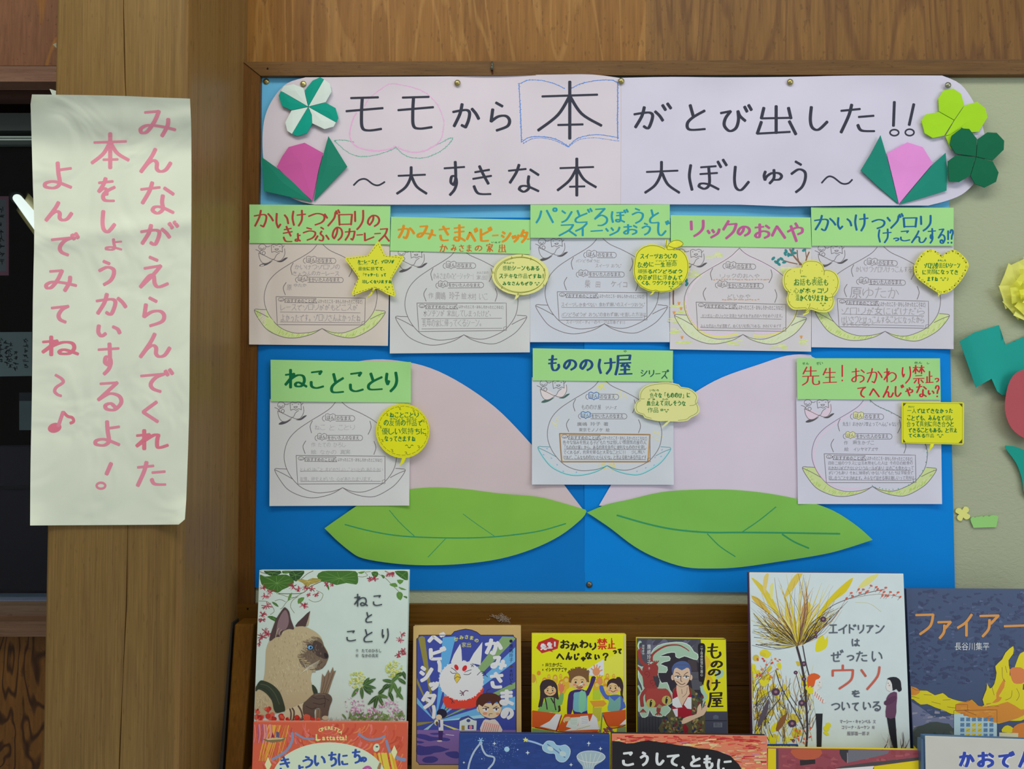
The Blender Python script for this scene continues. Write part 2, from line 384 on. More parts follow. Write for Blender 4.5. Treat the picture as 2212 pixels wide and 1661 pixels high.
def norm_glyph(ch, box):
    st = GL[ch]; xs = [p[0] for s in st for p in s]; ys = [p[1] for s in st for p in s]
    x0, x1, y0, y1 = min(xs), max(xs), min(ys), max(ys); bx0, by0, bx1, by1 = box
    fx = (bx1 - bx0) / max(x1 - x0, 1e-3); fy = (by1 - by0) / max(y1 - y0, 1e-3)
    if x1 - x0 < 12: fx = fy; bx0 = (bx0 + bx1) / 2 - (x1 - x0) * fx / 2
    if y1 - y0 < 12: fy = min(fx, 0.3); by0 = (by0 + by1) / 2 - (y1 - y0) * fy / 2
    return [[(bx0 + (x - x0) * fx, by0 + (y - y0) * fy) for x, y in s] for s in st]
EPS = [0.0]
def brush(m, ch, box, surf, e, col, pen):
    """one handwritten character inside box (x0,y0,x1,y1); pen = (thin, thick) px"""
    h = (pen[0] + pen[1]) / 4
    box = (box[0] + h, box[1] + pen[0] / 2, box[2] - h, box[3] - pen[0] / 2)
    if box[2] - box[0] < 0.5: box = (box[0] - .3, box[1], box[0] + .3, box[3])
    for s in norm_glyph(ch, box):
        for seg in split_sharp(s):
            EPS[0] = (EPS[0] + 2e-5) % 6e-5
            q = smooth_line(seg, 6)
            if math.hypot(q[-1][0] - q[0][0], q[-1][1] - q[0][1]) < 1.2 and len(q) < 4: q = [(q[0][0], q[0][1] - .6), (q[0][0], q[0][1] + .6)]
            ribbon(m, q, pen[1], surf, e + EPS[0] * (1 if surf.wavy else .06), col, pen)
def clip_convex(poly, hull):
    for i in range(len(hull)):
        (ax, ay), (bx, by) = hull[i], hull[(i + 1) % len(hull)]; out = []
        side = lambda p: (bx - ax) * (p[1] - ay) - (by - ay) * (p[0] - ax)
        for j in range(len(poly)):
            p, q = poly[j], poly[(j + 1) % len(poly)]; a, b = side(p), side(q)
            if a >= 0: out.append(p)
            if (a >= 0) != (b >= 0): t = a / (a - b); out.append((p[0] + (q[0] - p[0]) * t, p[1] + (q[1] - p[1]) * t))
        poly = out
        if len(poly) < 3: return []
    return poly
def inside(p, hull): return all((hull[(i+1) % len(hull)][0] - hull[i][0]) * (p[1] - hull[i][1]) - (hull[(i+1) % len(hull)][1] - hull[i][1]) * (p[0] - hull[i][0]) >= 0 for i in range(len(hull)))
# ---------------------------------------------------------------- type from Blender's built-in font
_cu = bpy.data.curves.new('type', 'FONT'); _to = bpy.data.objects.new('type', _cu); COL.objects.link(_to)
GC = {}
def glyph(ch, bold):
    k = (ch, bold)
    if k not in GC:
        _cu.offset = bold if ord(ch) < 0x4e00 else 0.0; _cu.resolution_u = 2; _cu.body = ch; dg = bpy.context.evaluated_depsgraph_get(); dg.update(); ev = _to.evaluated_get(dg); me = ev.to_mesh()
        GC[k] = ([(v.co.x, v.co.y) for v in me.vertices], [tuple(p.vertices) for p in me.polygons]); ev.to_mesh_clear()
    return GC[k]
def type_char(m, ch, x, y, sx, sy, surf, e, col, bold=0.0, rot=0.0):
    """x, y: left end of the baseline; sx, sy: em size in px"""
    vs, fs = glyph(ch, bold)
    if not vs: return
    c, s = math.cos(rot), math.sin(rot); out = []
    for a, b in vs:
        a *= sx; b *= -sy; out.append(surf.pt(x + a * c - b * s, y + a * s + b * c, e))
    m.add(out, fs, col)
def adv(ch): return 0.55 if ord(ch) < 0x2000 else 1.0
def typ(m, s, x0, y0, x1, y1, surf, e, col, bold=0.0, jit=0.0, slope=0.0):
    """a line of print fitted in a box; jit loosens it into handwriting"""
    if not s: return
    tot = sum(adv(c) for c in s); sx = (x1 - x0) / tot; sy = (y1 - y0) / 0.9; x = x0
    for i, c in enumerate(s):
        a = adv(c)
        if c != ' ':
            jx, jy, js = (R_.uniform(-jit, jit) for _ in range(3))
            t = (x - x0) / max(1, x1 - x0)
            type_char(m, c, x + jx * sx, y1 - 0.1 * sy + jy * sy + slope * t, sx * (1 + js) * min(1.0, 1.0), sy * (1 + js), surf, e, col, bold, R_.uniform(-jit, jit) * .8)
        x += a * sx
def hand(m, s, x0, y0, x1, y1, surf, e, col, pen, jit=0.08, slope=0.0, fill_=0.86):
    """a line of handwriting in a box: brush strokes where a character has them, else print outlines"""
    tot = sum(adv(c) for c in s); cw = (x1 - x0) / tot; x = x0; hh = y1 - y0
    for c in s:
        a = adv(c) * cw
        if c != ' ':
            t = (x - x0) / max(1, x1 - x0); dy = slope * t + R_.uniform(-jit, jit) * hh; k = fill_ * (1 + R_.uniform(-jit, jit)); small = c in 'っゃゅょッャュョァ'
            if small: k *= 0.66
            w2, h2 = a * k, hh * (0.92 if not small else .62)
            if c in GL:
                bx = (x + (a - w2) / 2, y1 + dy - h2, x + (a + w2) / 2, y1 + dy)
                if c == 'ー': bx = (bx[0], y1 + dy - hh * .55, bx[2], y1 + dy - hh * .5)
                if c == 'へ' : bx = (bx[0], bx[1] + h2 * .25, bx[2], bx[3] - h2 * .1)
                brush(m, c, bx, surf, e, col, pen)
            else: type_char(m, c, x + R_.uniform(-.04, .04) * a, y1 + dy - 0.08 * hh, a * 1.0, hh * 1.08, surf, e, col, 0.012 * pen[1], R_.uniform(-jit, jit))
        x += a
# ================================================================ structure
def prism(m, poly, d0, d1):
    fr = [W(x, y, d1) for x, y in poly]; bk = [Vector((p.x, -d0, p.z)) for p in fr]; n = len(poly)
    m.add(fr + bk, [orient(poly, t) for t in tess(poly)] + [tuple(i + n for i in orient(poly, t)[::-1]) for t in tess(poly)] + [(i, n + i, n + (i + 1) % n, (i + 1) % n) for i in range(n)])
PLY = wood(C(132, 92, 42), C(106, 70, 28), 34, 4.0, 2.0, ring=0.5, rings=9, bs=.34, sharp=.55, dark=C(148, 110, 58), rough=0.45, var=0.42)
PLY_R = wood(C(122, 88, 46), C(98, 68, 32), 30, 4.2, 9.0, ring=0.6, rings=16, bs=.26, sharp=.35, dark=C(84, 54, 30), rough=0.45, var=0.5)
PLY_L = wood(C(116, 80, 56), C(96, 64, 42), 26, 7, 5.0, ring=0.6, rings=10, bs=.34, sharp=.6, dark=C(140, 94, 38), rough=0.5, var=0.4)
PLY_F = wood(C(108, 72, 30), C(88, 56, 22), 24, 9.0, 3.0, ring=0.9, rings=13, bs=.5, sharp=.3, dark=C(44, 24, 10), rough=0.6, var=0.4)
FRAME_H = wood(C(108, 78, 42), C(80, 56, 28), 5, 60, 1.0, rough=0.45, knots=0.55, dark=C(62, 52, 42))
FRAME_V = wood(C(100, 66, 28), C(76, 48, 16), 60, 5, 4.0, rough=0.45)
POST = wood(C(126, 100, 56), C(100, 76, 38), 55, 3.0, 1.3, ring=0.2, rings=10, dark=C(92, 70, 44), rough=0.5, knots=0.4, var=0.45, fine=1.3, streak=.2, fleck=.22)
POST_S = wood(C(124, 94, 54), C(104, 78, 38), 42, 1.6, 7.3, ring=0.25, rings=6, dark=C(130, 104, 62), rough=0.38, knots=0.3, var=0.35)
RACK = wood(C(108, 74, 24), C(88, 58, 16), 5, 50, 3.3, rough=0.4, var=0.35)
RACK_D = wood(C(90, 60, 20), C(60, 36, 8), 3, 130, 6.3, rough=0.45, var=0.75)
RACK_V = wood(C(116, 78, 26), C(100, 66, 20), 40, 3, 8.3, rough=0.38, var=0.35)
DARK = simple(C(26, 20, 18), 0.9, spec=0.1)
# back wall: two veneered panels above the board, substrate behind it
w = M(); prism(w, P('440,-420 2700,-420 2700,2300 440,2300'), -0.06, -0.014)
wall_b = tag(w.build('wall_back', simple(C(70, 50, 30), 0.9)), 'brown wooden back wall behind the notice board', None, None, 'structure')
for pl, mt in (('500,-400 1394.5,-400 1395,131 505,136', PLY), ('1396.5,-400 2700,-400 2700,131 1397,131', PLY_R)):
    w = M(); prism(w, P(pl), -0.0135, 0.0); bevel(w.build('panel', mt, wall_b), 0.0008, 1)
# left wall bay: plywood above and below a window
w = M(); prism(w, P('-700,-420 200,-420 200,142 -700,142'), -0.02, 0.0)
wl = w.build('wall_left', PLY_L); tag(wl, 'reddish brown plywood wall bay around the dark window', None, None, 'structure')
w = M(); prism(w, P('-700,1374 200,1374 200,2300 -700,2300'), -0.02, 0.0); w.build('panel', PLY_F, wl)
w = M(); prism(w, P('-700,142 200,142 200,175 -700,175'), -0.0, 0.03)
tr = w.build('trim_1', wood(C(122, 92, 74), C(92, 66, 50), 5, 60, 2.2, rough=0.5)); tag(tr, 'brown lintel rail above the dark window', None, None, 'structure'); bevel(tr, 0.0015)
# window with sashes
win = thing('window_1', W(40, 1375, -0.02), 'dark window bay with wooden sill beside the post', None); win['kind'] = 'structure'
SASH = wood(C(74, 52, 42), C(50, 34, 28), 5, 60, 5.2, rough=0.5)
w = M(); prism(w, P('-700,192 200,192 200,214 -700,214'), -0.03, -0.012); bevel(w.build('sash_rail', SASH, win), 0.001)
w = M(); prism(w, P('-700,244 200,244 200,282 -700,282'), -0.06, -0.035); w.build('metal_head_rail', simple(C(58, 66, 62), 0.5, 0.2), win)
w = M(); prism(w, P('-700,294 200,294 200,297.5 -700,297.5'), -0.06, -0.03); prism(w, P('-700,299.5 200,299.5 200,303 -700,303'), -0.06, -0.03); w.build('metal_bead', simple(C(150, 165, 155), 0.35, 0.6), win)
w = M(); prism(w, P('-700,1296 200,1296 200,1306 -700,1306'), -0.075, -0.03); w.build('metal_sill_rail', simple(C(120, 135, 160), 0.4, 0.5), win)
w = M(); prism(w, P('-700,1307 200,1307 200,1330 -700,1330'), -0.06, -0.005); bevel(w.build('sash_bottom_rail', wood(C(120, 100, 82), C(98, 80, 64), 5, 70, 8, rough=.5), win), 0.001)
w = M(); prism(w, P('-700,1341 200,1341 200,1374 -700,1374'), -0.005, 0.02)
bevel(w.build('sill', wood(C(110, 84, 64), C(78, 56, 40), 3, 130, 4, rough=.5, var=.7, dark=C(50, 34, 24)), win), 0.0015)
g, nt, b = nodes_mat('clear_glass'); b.inputs['Transmission Weight'].default_value = 1; b.inputs['Roughness'].default_value = 0.02; b.inputs['IOR'].default_value = 1.16; b.inputs['Base Color'].default_value = (.8, .86, .86, 1)
w = M(); prism(w, P('-700,303 200,303 200,1298 -700,1298'), -0.052, -0.048); w.build('glass_pane', g, win)
# the dim room behind the window
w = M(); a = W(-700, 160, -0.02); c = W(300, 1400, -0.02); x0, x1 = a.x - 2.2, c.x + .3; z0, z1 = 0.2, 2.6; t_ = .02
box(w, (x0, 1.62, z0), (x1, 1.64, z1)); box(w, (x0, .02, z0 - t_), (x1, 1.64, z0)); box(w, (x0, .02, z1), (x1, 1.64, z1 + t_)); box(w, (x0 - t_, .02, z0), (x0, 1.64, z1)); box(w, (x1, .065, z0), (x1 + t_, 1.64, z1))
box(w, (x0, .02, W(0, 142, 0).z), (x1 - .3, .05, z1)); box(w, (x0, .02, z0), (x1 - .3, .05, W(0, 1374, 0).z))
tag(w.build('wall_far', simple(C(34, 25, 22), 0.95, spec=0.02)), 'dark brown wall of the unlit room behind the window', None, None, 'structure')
# things behind the glass
def plain_sheet(name, pts, d, mat, label, cat, group=None):
    o = M(); s = Depth(d); fill(o, pts, s, 0, None, 40); ob = o.build(name, mat, solid=0.0006); return tag(ob, label, cat, group), s
BD = -0.55
p, s = plain_sheet('calligraphy_sheet', P('-60,424 19,424 19,595 -60,595'), BD, paper(C(150, 105, 120)), 'narrow calligraphy strip on a pink mount behind the window glass', 'poster')
m = M(); fill(m, P('-56,431 14,431 14,586 -56,586'), s, .0004, C(120, 125, 130)); m.build('paper_face', INK, p)
m = M()
def brush_marks(m, s, x, y, r):           # too far behind the glass to read: only the rhythm of the brush
    for k in range(4):
        t = R_.choice([0, .1, 1.5, .8, 2.3]); a, b_ = x + R_.uniform(-.4, .4) * r, y + R_.uniform(-.4, .4) * r
        ribbon(m, [(a - r * .4 * math.cos(t), b_ - r * .4 * math.sin(t)), (a + r * .4 * math.cos(t), b_ + r * .4 * math.sin(t))], 1.5, s, .0012 + k * 1e-4, C(25, 26, 30))
for i in range(8): brush_marks(m, s, 3, 452 + i * 16, 10)
m.build('brush_writing', INK, p)
p, s = plain_sheet('calligraphy_sheet', P('-60,718 69,717 69,812 -60,814'), BD, paper(C(122, 140, 142)), 'grey white sheet with columns of brush writing behind the window glass', 'poster')
m = M()
for x, y, n in ((56, 736, 6), (34, 762, 4), (22, 745, 5), (14, 740, 5), (2, 735, 5)):
    for i in range(n): brush_marks(m, s, x, y + i * 11, 8)
m.build('brush_writing', INK, p)
p, s = plain_sheet('memo_slip', P('42,848 90,848 90,929 42,929'), BD, paper(C(92, 106, 110)), 'small grey memo slip with a dark header behind the window glass', 'note')
m = M(); fill(m, P('42,848 90,848 90,866 42,866'), s, .0004, C(48, 52, 58)); m.build('header_band', INK, p)
w = M(); prism(w, P('-500,970 140,968 140,1290 -500,1290'), -0.62, -0.54)
cb = w.build('storage_box', simple(C(34, 28, 40), .7)); tag(cb, 'dark purplish storage box standing low behind the window glass', 'box'); bevel(cb, .004)
w = M(); prism(w, P('-500,1051 140,1049 140,1056 -500,1058'), -0.54, -0.535); w.build('seam_band', simple(C(22, 18, 28), .7), cb)
# fluorescent lamp seen through the window
def tube(m, a, b, r0, r1, n=14, caps=True, col=None):
    ax = (b - a).normalized(); u = ax.orthogonal().normalized(); v = ax.cross(u); vs = []
    for q, r in ((a, r0), (b, r1)):
        for i in range(n):
            t = 2 * math.pi * i / n; vs.append(q + u * math.cos(t) * r + v * math.sin(t) * r)
    fs = [(i, (i + 1) % n, n + (i + 1) % n, n + i) for i in range(n)]
    if caps: fs += [tuple(range(n))[::-1], tuple(range(n, 2 * n))]
    m.add(vs, fs, col)
em, nt, b = nodes_mat('lamp_glow'); b.inputs['Base Color'].default_value = (.9, .95, .9, 1); b.inputs['Emission Color'].default_value = (.93, 1, .95, 1); b.inputs['Emission Strength'].default_value = 1.1
A_, B_ = W(36, 426, -1.0), W(92, 497, -.55)
lamp = thing('fluorescent_lamp', A_, 'lit white fluorescent tube lamp slanting behind the window glass', 'lamp')
m = M(); tube(m, A_, B_, .0115, .0135); m.build('tube', em, lamp, True)
m = M(); off = Vector((0, .022, -.004)); d_ = (B_ - A_).normalized(); sd = d_.cross(Vector((0, 1, 0))).normalized() * .03
hexa(m, [A_ + off + sd, A_ + off - sd, B_ + off - sd, B_ + off + sd], [A_ + off * 2 + sd * .6, A_ + off * 2 - sd * .6, B_ + off * 2 - sd * .6, B_ + off * 2 + sd * .6]); m.build('reflector', simple(C(150, 140, 90), .5), lamp)
m = M(); tube(m, A_ - d_ * .03, A_ + d_ * .03, .017, .017); m.build('end_cap', simple(C(60, 66, 66), .5), lamp, True)
# wooden post with a drying crack
yb, yt = -0.205, -0.0
pl, pr, ps = W(106, 830, .205).x, W(394, 830, .205).x, W(526, 830, .0).x
zt, zb = W(1106, -400, 0).z, W(1106, 2300, 0).z
crk = [(0, 267), (150, 270), (210, 273), (700, 276), (1140, 276), (1300, 273), (1430, 267), (1560, 261), (1661, 257)]
def crack_x(z):
    py = 830.5 + (1.30 + .03 - z) / (1.15 - .205) * F_
    for (a, xa), (b, xb) in zip(crk, crk[1:]):
        if a <= py <= b: return W(xa + (xb - xa) * (py - a) / (b - a), py, .205).x
    q = crk[0] if py < 0 else crk[-1]; return W(q[1], q[0], .205).x
w = M(); nz = 60; prof = []
for i in range(nz + 1):
    z = zb + (zt - zb) * i / nz; cx = crack_x(z); g_ = .0006 + .0003 * math.sin(z * 37); row = [(pl, yt), (pl, yb + .003), (pl + .003, yb), (cx - g_, yb), (cx, yb + .006), (cx + g_, yb), (pr - .012, yb), (pr - .005, yb + .002), (pr - .001, yb + .006), (pr, yb + .014), (ps + (pr - ps) * .66, -.14), (ps + (pr - ps) * .62, -.138), (ps + (pr - ps) * .3, -.07), (ps + (pr - ps) * .27, -.068), (ps, yt)]
    prof.append([Vector((x, y, z)) for x, y in row])
k = len(prof[0]); vs = [p for r in prof for p in r]
fs = [(i * k + j, i * k + (j + 1) % k, (i + 1) * k + (j + 1) % k, (i + 1) * k + j) for i in range(nz) for j in range(k)] + [tuple(range(k)), tuple(range(nz * k, nz * k + k))[::-1]]
w.add(vs, fs); post = w.build('post', POST)
tag(post, 'thick weathered wooden post with a long drying crack', None, None, 'structure')
post.data.materials.append(POST_S)
for pg in post.data.polygons:
    if pg.normal.x > .5: pg.material_index = 1
# ================================================================ notice board
bb = thing('bulletin_board', W(1300, 1345, 0), 'large olive vinyl notice board in a brown wooden frame above the book rack', 'notice board')
vin, nt, b = nodes_mat('olive_vinyl'); L = nt.links
tc = N(nt, 'ShaderNodeTexCoord'); n1 = N(nt, 'ShaderNodeTexNoise', Scale=3.0, Detail=3.0); n2 = N(nt, 'ShaderNodeTexNoise', Scale=170.0, Detail=3.0, Distortion=1.2)
mp = N(nt, 'ShaderNodeMapping'); mp.inputs['Scale'].default_value = (0.6, 1, 1); L.new(tc.outputs['Object'], mp.inputs['Vector']); L.new(tc.outputs['Object'], n1.inputs['Vector']); L.new(mp.outputs[0], n2.inputs['Vector'])
mx = N(nt, 'ShaderNodeMix', data_type='RGBA'); L.new(n1.outputs[0], mx.inputs[0]); mx.inputs[6].default_value = C(152, 158, 130); mx.inputs[7].default_value = C(158, 163, 136); L.new(mx.outputs[2], b.inputs['Base Color'])
bp = N(nt, 'ShaderNodeBump', Strength=0.55, Distance=0.0012); L.new(n2.outputs[0], bp.inputs['Height']); L.new(bp.outputs[0], b.inputs['Normal']); b.inputs['Roughness'].default_value = .75; b.inputs['Specular IOR Level'].default_value = .3
w = M(); prism(w, P('540,140 2700,140 2700,1330 530,1330'), -0.013, 0.005); w.build('board_surface', vin, bb)
w = M(); prism(w, P('527,134 2700,127 2700,160 563,163'), -0.01, 0.016); o = w.build('frame_rail', FRAME_H, bb); bevel(o, .0012)
w = M(); prism(w, P('527,136 562.5,164.5 547.5,1304 510,1304'), -0.01, 0.0145); o = w.build('frame_rail', FRAME_V, bb); bevel(o, .0012)
w = M(); prism(w, P('508,1305 2700,1311 2700,1349 507,1345'), -0.01, 0.0145); o = w.build('frame_rail', wood(C(102, 68, 20), C(86, 56, 14), 4, 40, 2, rough=.4, var=.3), bb); bevel(o, .0012)
w = M(); 
for x, y in ((578, 148), (535, 1315)):
    w = M(); fill(w, ell(x, y, 2.2, 2.2, 10), Depth(.0149 if y > 900 else .0164), 0, C(24, 16, 12)); w.build('nail_hole', INK, bb)
# bent nail in the top rail
nl = thing('nail', W(1063, 146, .016), 'bent iron nail with a rust streak driven into the top frame rail', 'nail')
m = M(); tube(m, W(1063, 133, .0165), W(1063, 143, .021), .0011, .0012, 8); tube(m, W(1063, 143, .021), W(1062, 150, .018), .0016, .0022, 8); m.build('shank', simple(C(90, 96, 84), .5, .7), nl, True)
m = M(); fill(m, P('1061,150 1065,150 1066,160 1062,161'), Depth(.0163), 0, C(66, 34, 16)); m.build('rust_streak', INK, nl)
# dust and lint on the lower rail
m = M()
for i in range(60):
    x = R_.gauss(1084, 9); y = 1334 + (x - 1084) * .25 + R_.gauss(0, 3.5); a = R_.uniform(0, 3.14)
    ribbon(m, smooth_line([(x, y), (x + 5 * math.cos(a), y + 3 * math.sin(a)), (x + 8 * math.cos(a + .8), y + 5 * math.sin(a + .8))], 3), .8, Depth(.0155 + R_.uniform(0, .002)), 0, C(150, 135, 120))
tag(m.build('lint_clump', INK), 'small grey clump of lint stuck on the lower frame rail', 'lint')
# ================================================================ book rack
rk = thing('book_rack', W(1300, 1700, .03), 'brown wooden face-out book display rack under the notice board', 'book rack')
def rdep(y): return .026 + (y - 1348) / 350 * .03
def slat(y0, y1, mat, x0=470, x1=2700):
    m = M(); fr = [W(x0, y1, rdep(y1)), W(x1, y1 + 3, rdep(y1)), W(x1, y0 + 3, rdep(y0)), W(x0, y0, rdep(y0))]
    hexa(m, fr, [p + Vector((0, .011, 0)) for p in fr]); bevel(m.build('back_board', mat, rk), .0007, 1)
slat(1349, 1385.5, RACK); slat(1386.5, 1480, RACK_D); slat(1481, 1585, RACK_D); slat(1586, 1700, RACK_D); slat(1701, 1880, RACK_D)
m = M(); fr = [W(474, 1820, .104), W(512, 1820, .104), W(548, 1348, .046), W(506, 1348, .046)]
hexa(m, fr, [Vector((p.x, -.012, p.z)) for p in fr]); bevel(m.build('side_panel', RACK_V, rk), .003, 3)
m = M(); fr = [W(452, 1820, .094), W(470, 1820, .094), W(503, 1345, .038), W(496, 1345, .038)]
hexa(m, fr, [Vector((p.x, -.01, p.z)) for p in fr]); m.build('gap_shade_strip', simple(C(48, 42, 34), .6), rk)  # dark strip standing in for the shaded gap between post and rack
for y, a, c in ((1702, .03, .118), (1872, .03, .2)):
    m = M(); pbox(m, 500, y, 2700, y + 22, a, c); m.build('shelf', RACK, rk)
# ================================================================ papers on the board
def bump(cx, cy, rx, ry, a):
    return lambda x, y: a * math.exp(-((x - cx) / rx) ** 2 - ((y - cy) / ry) ** 2)
def hsum(*fs): return lambda x, y: sum(f(x, y) for f in fs)
def waves(a, lx, ly, ph): return lambda x, y: a * (0.5 + 0.5 * math.sin(x / lx + ph) * math.sin(y / ly + ph * 1.7))
def curl(cx, cy, r, a): return lambda x, y: a * max(0.0, 1 - math.hypot(x - cx, y - cy) / r) ** 2
SHEETS = {}
def sheet(name, outline, surf, color, label, cat, group=None, grid=14, thick=0.0005, **kw):
    m = M(); fill(m, outline, surf, 0, None, grid); cx = sum(p[0] for p in outline) / len(outline); cy = sum(p[1] for p in outline) / len(outline)
    root = thing(name, W(cx, cy, surf.d0), label, cat, group)
    f = m.build('sheet', paper(color, **kw), root, True, solid=thick); SHEETS[root.name] = f
    return root
def inked(root, name, surf, draw, mat=None, label=None):
    m = M(); draw(m, surf); o = m.build(name, mat or INK, SHEETS.get((root.name, id(surf)), SHEETS.get(root.name, root))); 
    if o and label: o['label'] = label
    return o
def quad_edges(c, n=6, wob=0.0):
    out = []
    for i in range(4):
        a, b = c[i], c[(i + 1) % 4]
        for j in range(n): t = j / n; out.append((a[0] + (b[0] - a[0]) * t, a[1] + (b[1] - a[1]) * t))
    return out
BLUE = C(0, 108, 182); SKY = C(98, 172, 222)
s0 = Depth(.0066, waves(.0006, 170, 60, .4))
sheet('blue_sheet', P('562,167 2049,165 2050,480 560,480'), s0, SKY, 'light blue paper strip showing behind the pink banner', 'paper', grid=30)
s1 = Depth(.0078, waves(.0009, 130, 150, 1.2)); s2 = Depth(.0084, waves(.0009, 150, 130, 2.2))
sheet('blue_sheet', smooth_line(P('557,470 900,470 1268,470'), 3) + P('1265,900 1264,1277 1100,1276 900,1275 700,1272 548,1269 550,1000 553,750'), s1, BLUE, 'deep blue backing sheet reaching the wooden frame near the post', 'paper', grid=26)
sheet('blue_sheet', P('1262,470 1600,472 2048,472 2052,700 2056,950 2060,1130 2063,1280 1800,1280 1500,1279 1263,1277 1262,1000'), s2, C(0, 122, 202), 'deep blue backing sheet reaching the bare olive board', 'paper', grid=26)  # brighter than its neighbour: window light put into the sheet's colour
PINK = C(194, 178, 180)
sp1 = Depth(.0102, hsum(waves(.0008, 110, 90, .5), curl(1262, 1100, 90, .002))); sp2 = Depth(.0106, waves(.0008, 120, 80, 2.0))
sheet('pink_peach_half', smooth_line(P('620,1060 590,960 620,860 700,800 790,778 860,779 930,795 1000,830 1070,880 1130,940 1190,1010 1232,1065'), 4) + P('1262,1104 1240,1100 1100,1110 900,1112 770,1086 640,1076'), sp1, PINK, 'large pale pink peach half partly behind the card with faint pencil writing', 'paper cutout', grid=20)
sheet('pink_peach_half', P('1294,1092 1330,1030') + smooth_line(P('1330,1030 1380,950 1440,890 1500,848 1560,815 1640,787 1700,768 1748,766 1762,774 1850,800 1930,860 1975,950 1940,1040 1850,1076'), 4) + P('1740,1084 1650,1110 1500,1120'), sp2, C(200, 188, 202), 'large pale lilac pink peach half between the speech cloud and the red titled card', 'paper cutout', grid=20)
LEAF = C(124, 176, 70)
def leaf(name, outline, surf, veins, color, label):
    r = sheet(name, outline, surf, color, label, 'paper leaf', grid=18, var=.06)
    def dr(m, s):
        for pts, w_ in veins:
            q = dense(smooth_line(pts, 6), 6); ribbon(m, q, w_, s, .0004, C(52, 140, 92, 1))
            for x, y in q:                                           # waxy crumbs along the crayon line
                if R_.random() < .55: a = R_.uniform(-w_, w_) * .7; fill(m, ell(x + R_.uniform(-2, 2), y + a, R_.uniform(.4, 1), .5, 5), s, .0005, C(70, 152, 92), None)
    inked(r, 'crayon_veins', surf, dr); return r
leaf('paper_leaf', smooth_line(P('701,1141 735,1117 790,1082 860,1061 930,1053 1000,1056 1080,1066 1160,1073 1210,1085 1265,1101'), 4) + smooth_line(P('1267,1105 1255,1122 1210,1157 1150,1186 1080,1207 1000,1218 920,1221 850,1217 784,1206 755,1190 725,1165'), 4), Depth(.0118, hsum(bump(1120, 1110, 30, 60, .0016), waves(.0012, 70, 60, 0), curl(701, 1141, 60, .002))),
     [(P('745,1133 800,1147 860,1157 930,1161 1000,1162 1060,1160 1120,1154 1170,1146 1222,1131'), 2.6), (P('841,1102 865,1130 895,1158'), 1.6), (P('1000,1110 1030,1132 1068,1158'), 1.3), (P('962,1164 943,1184 925,1203'), 1.4)], LEAF, 'long green paper leaf under the card titled in dark green')
leaf('paper_leaf', smooth_line(P('1268,1107 1310,1090 1360,1079 1430,1063 1500,1058 1580,1058 1660,1066 1740,1082 1800,1103 1850,1135 1882,1163'), 4) + smooth_line(P('1885,1166 1830,1184 1780,1197 1690,1212 1600,1225 1540,1228 1480,1225 1420,1206 1370,1180 1320,1142 1285,1118'), 4), Depth(.0122, hsum(waves(.0012, 80, 50, 1), curl(1885, 1166, 60, .003))),
     [(P('1333,1113 1400,1132 1460,1144 1530,1150 1600,1150 1700,1151 1814,1153'), 3.6), (P('1676,1095 1640,1124 1602,1150'), 2.2), (P('1528,1153 1555,1180 1588,1202'), 2.2), (P('1690,1154 1715,1170 1747,1184'), 3.4)], C(120, 178, 78), 'long green paper leaf ending above the white picture book with wild grasses')
# ---- banner
def bh(x, y):
    h = .0012 + .0012 * math.sin(x / 95.0) * math.sin(y / 60.0)
    if y < 215: h += .0035 * ((215 - y) / 50.0) ** 2 * (.5 + .5 * math.sin((x - 1075) / 340.0 * 3.14 * 2 - 1.2))
    if y > 390: h += .004 * ((y - 390) / 50.0) ** 1.5 * (.55 + .45 * math.sin(x / 120.0))
    return h
sb = Depth(.0124, bh); sb2 = Depth(.0130, bh)
bn = thing('paper_banner', W(1340, 300, .0124), 'long pale pink banner with the black handwritten headline', 'banner')
m = M(); fill(m, smooth_line(P('680,442 640,432 596,405 572,360 567,300 573,250 592,210 620,180 660,167'), 4) + P('800,166 960,165 1080,163') + smooth_line(P('1080,163 1200,161 1280,161 1343,169'), 3) + P('1343,300 1341,441 1000,442'), sb, 0, None, 12)
SHEETS[(bn.name, id(sb))] = m.build('paper_sheet', paper(C(196, 188, 195)), bn, True, solid=.0005)
m = M(); fill(m, P('1342,168') + smooth_line(P('1342,168 1450,166 1560,167 1700,166 1850,163 2035,163'), 3) + smooth_line(P('2035,163 2075,182 2104,222 2122,270 2130,325 2115,380 2085,415 2050,432 2005,444'), 4) + P('1850,444 1700,446 1600,442 1341,441 1342,300'), sb2, 0, None, 12)
SHEETS[(bn.name, id(sb2))] = m.build('paper_sheet', paper(C(192, 188, 203)), bn, True, solid=.0005)
BK = C(52, 54, 66)
def dr(m, s):
    row = [('モ', 745, 208, 830, 284), ('モ', 857, 207, 939, 280), ('か', 975.6, 222.7, 1037, 277), ('ら', 1058, 219.6, 1103.5, 284), ('本', 1159.6, 174, 1302, 301.7)]
    for c, *b_ in row: brush(m, c, b_, s, .0004, BK, (4.4, 7.2))
    for c, *b_ in (('大', 855, 359, 924, 420), ('す', 957, 347.5, 1006, 423), ('き', 1019, 357, 1064, 421), ('な', 1096, 354, 1166, 416), ('本', 1202, 340.4, 1290, 424.5)): brush(m, c, b_, s, .0004, BK, (3.8, 6.6))
    ribbon(m, smooth_line(P('764,400 776,389 790,387 806,398 818,400 831,393'), 6), 3.8, s, .0004, BK)
inked(bn, 'lettering', sb, dr)
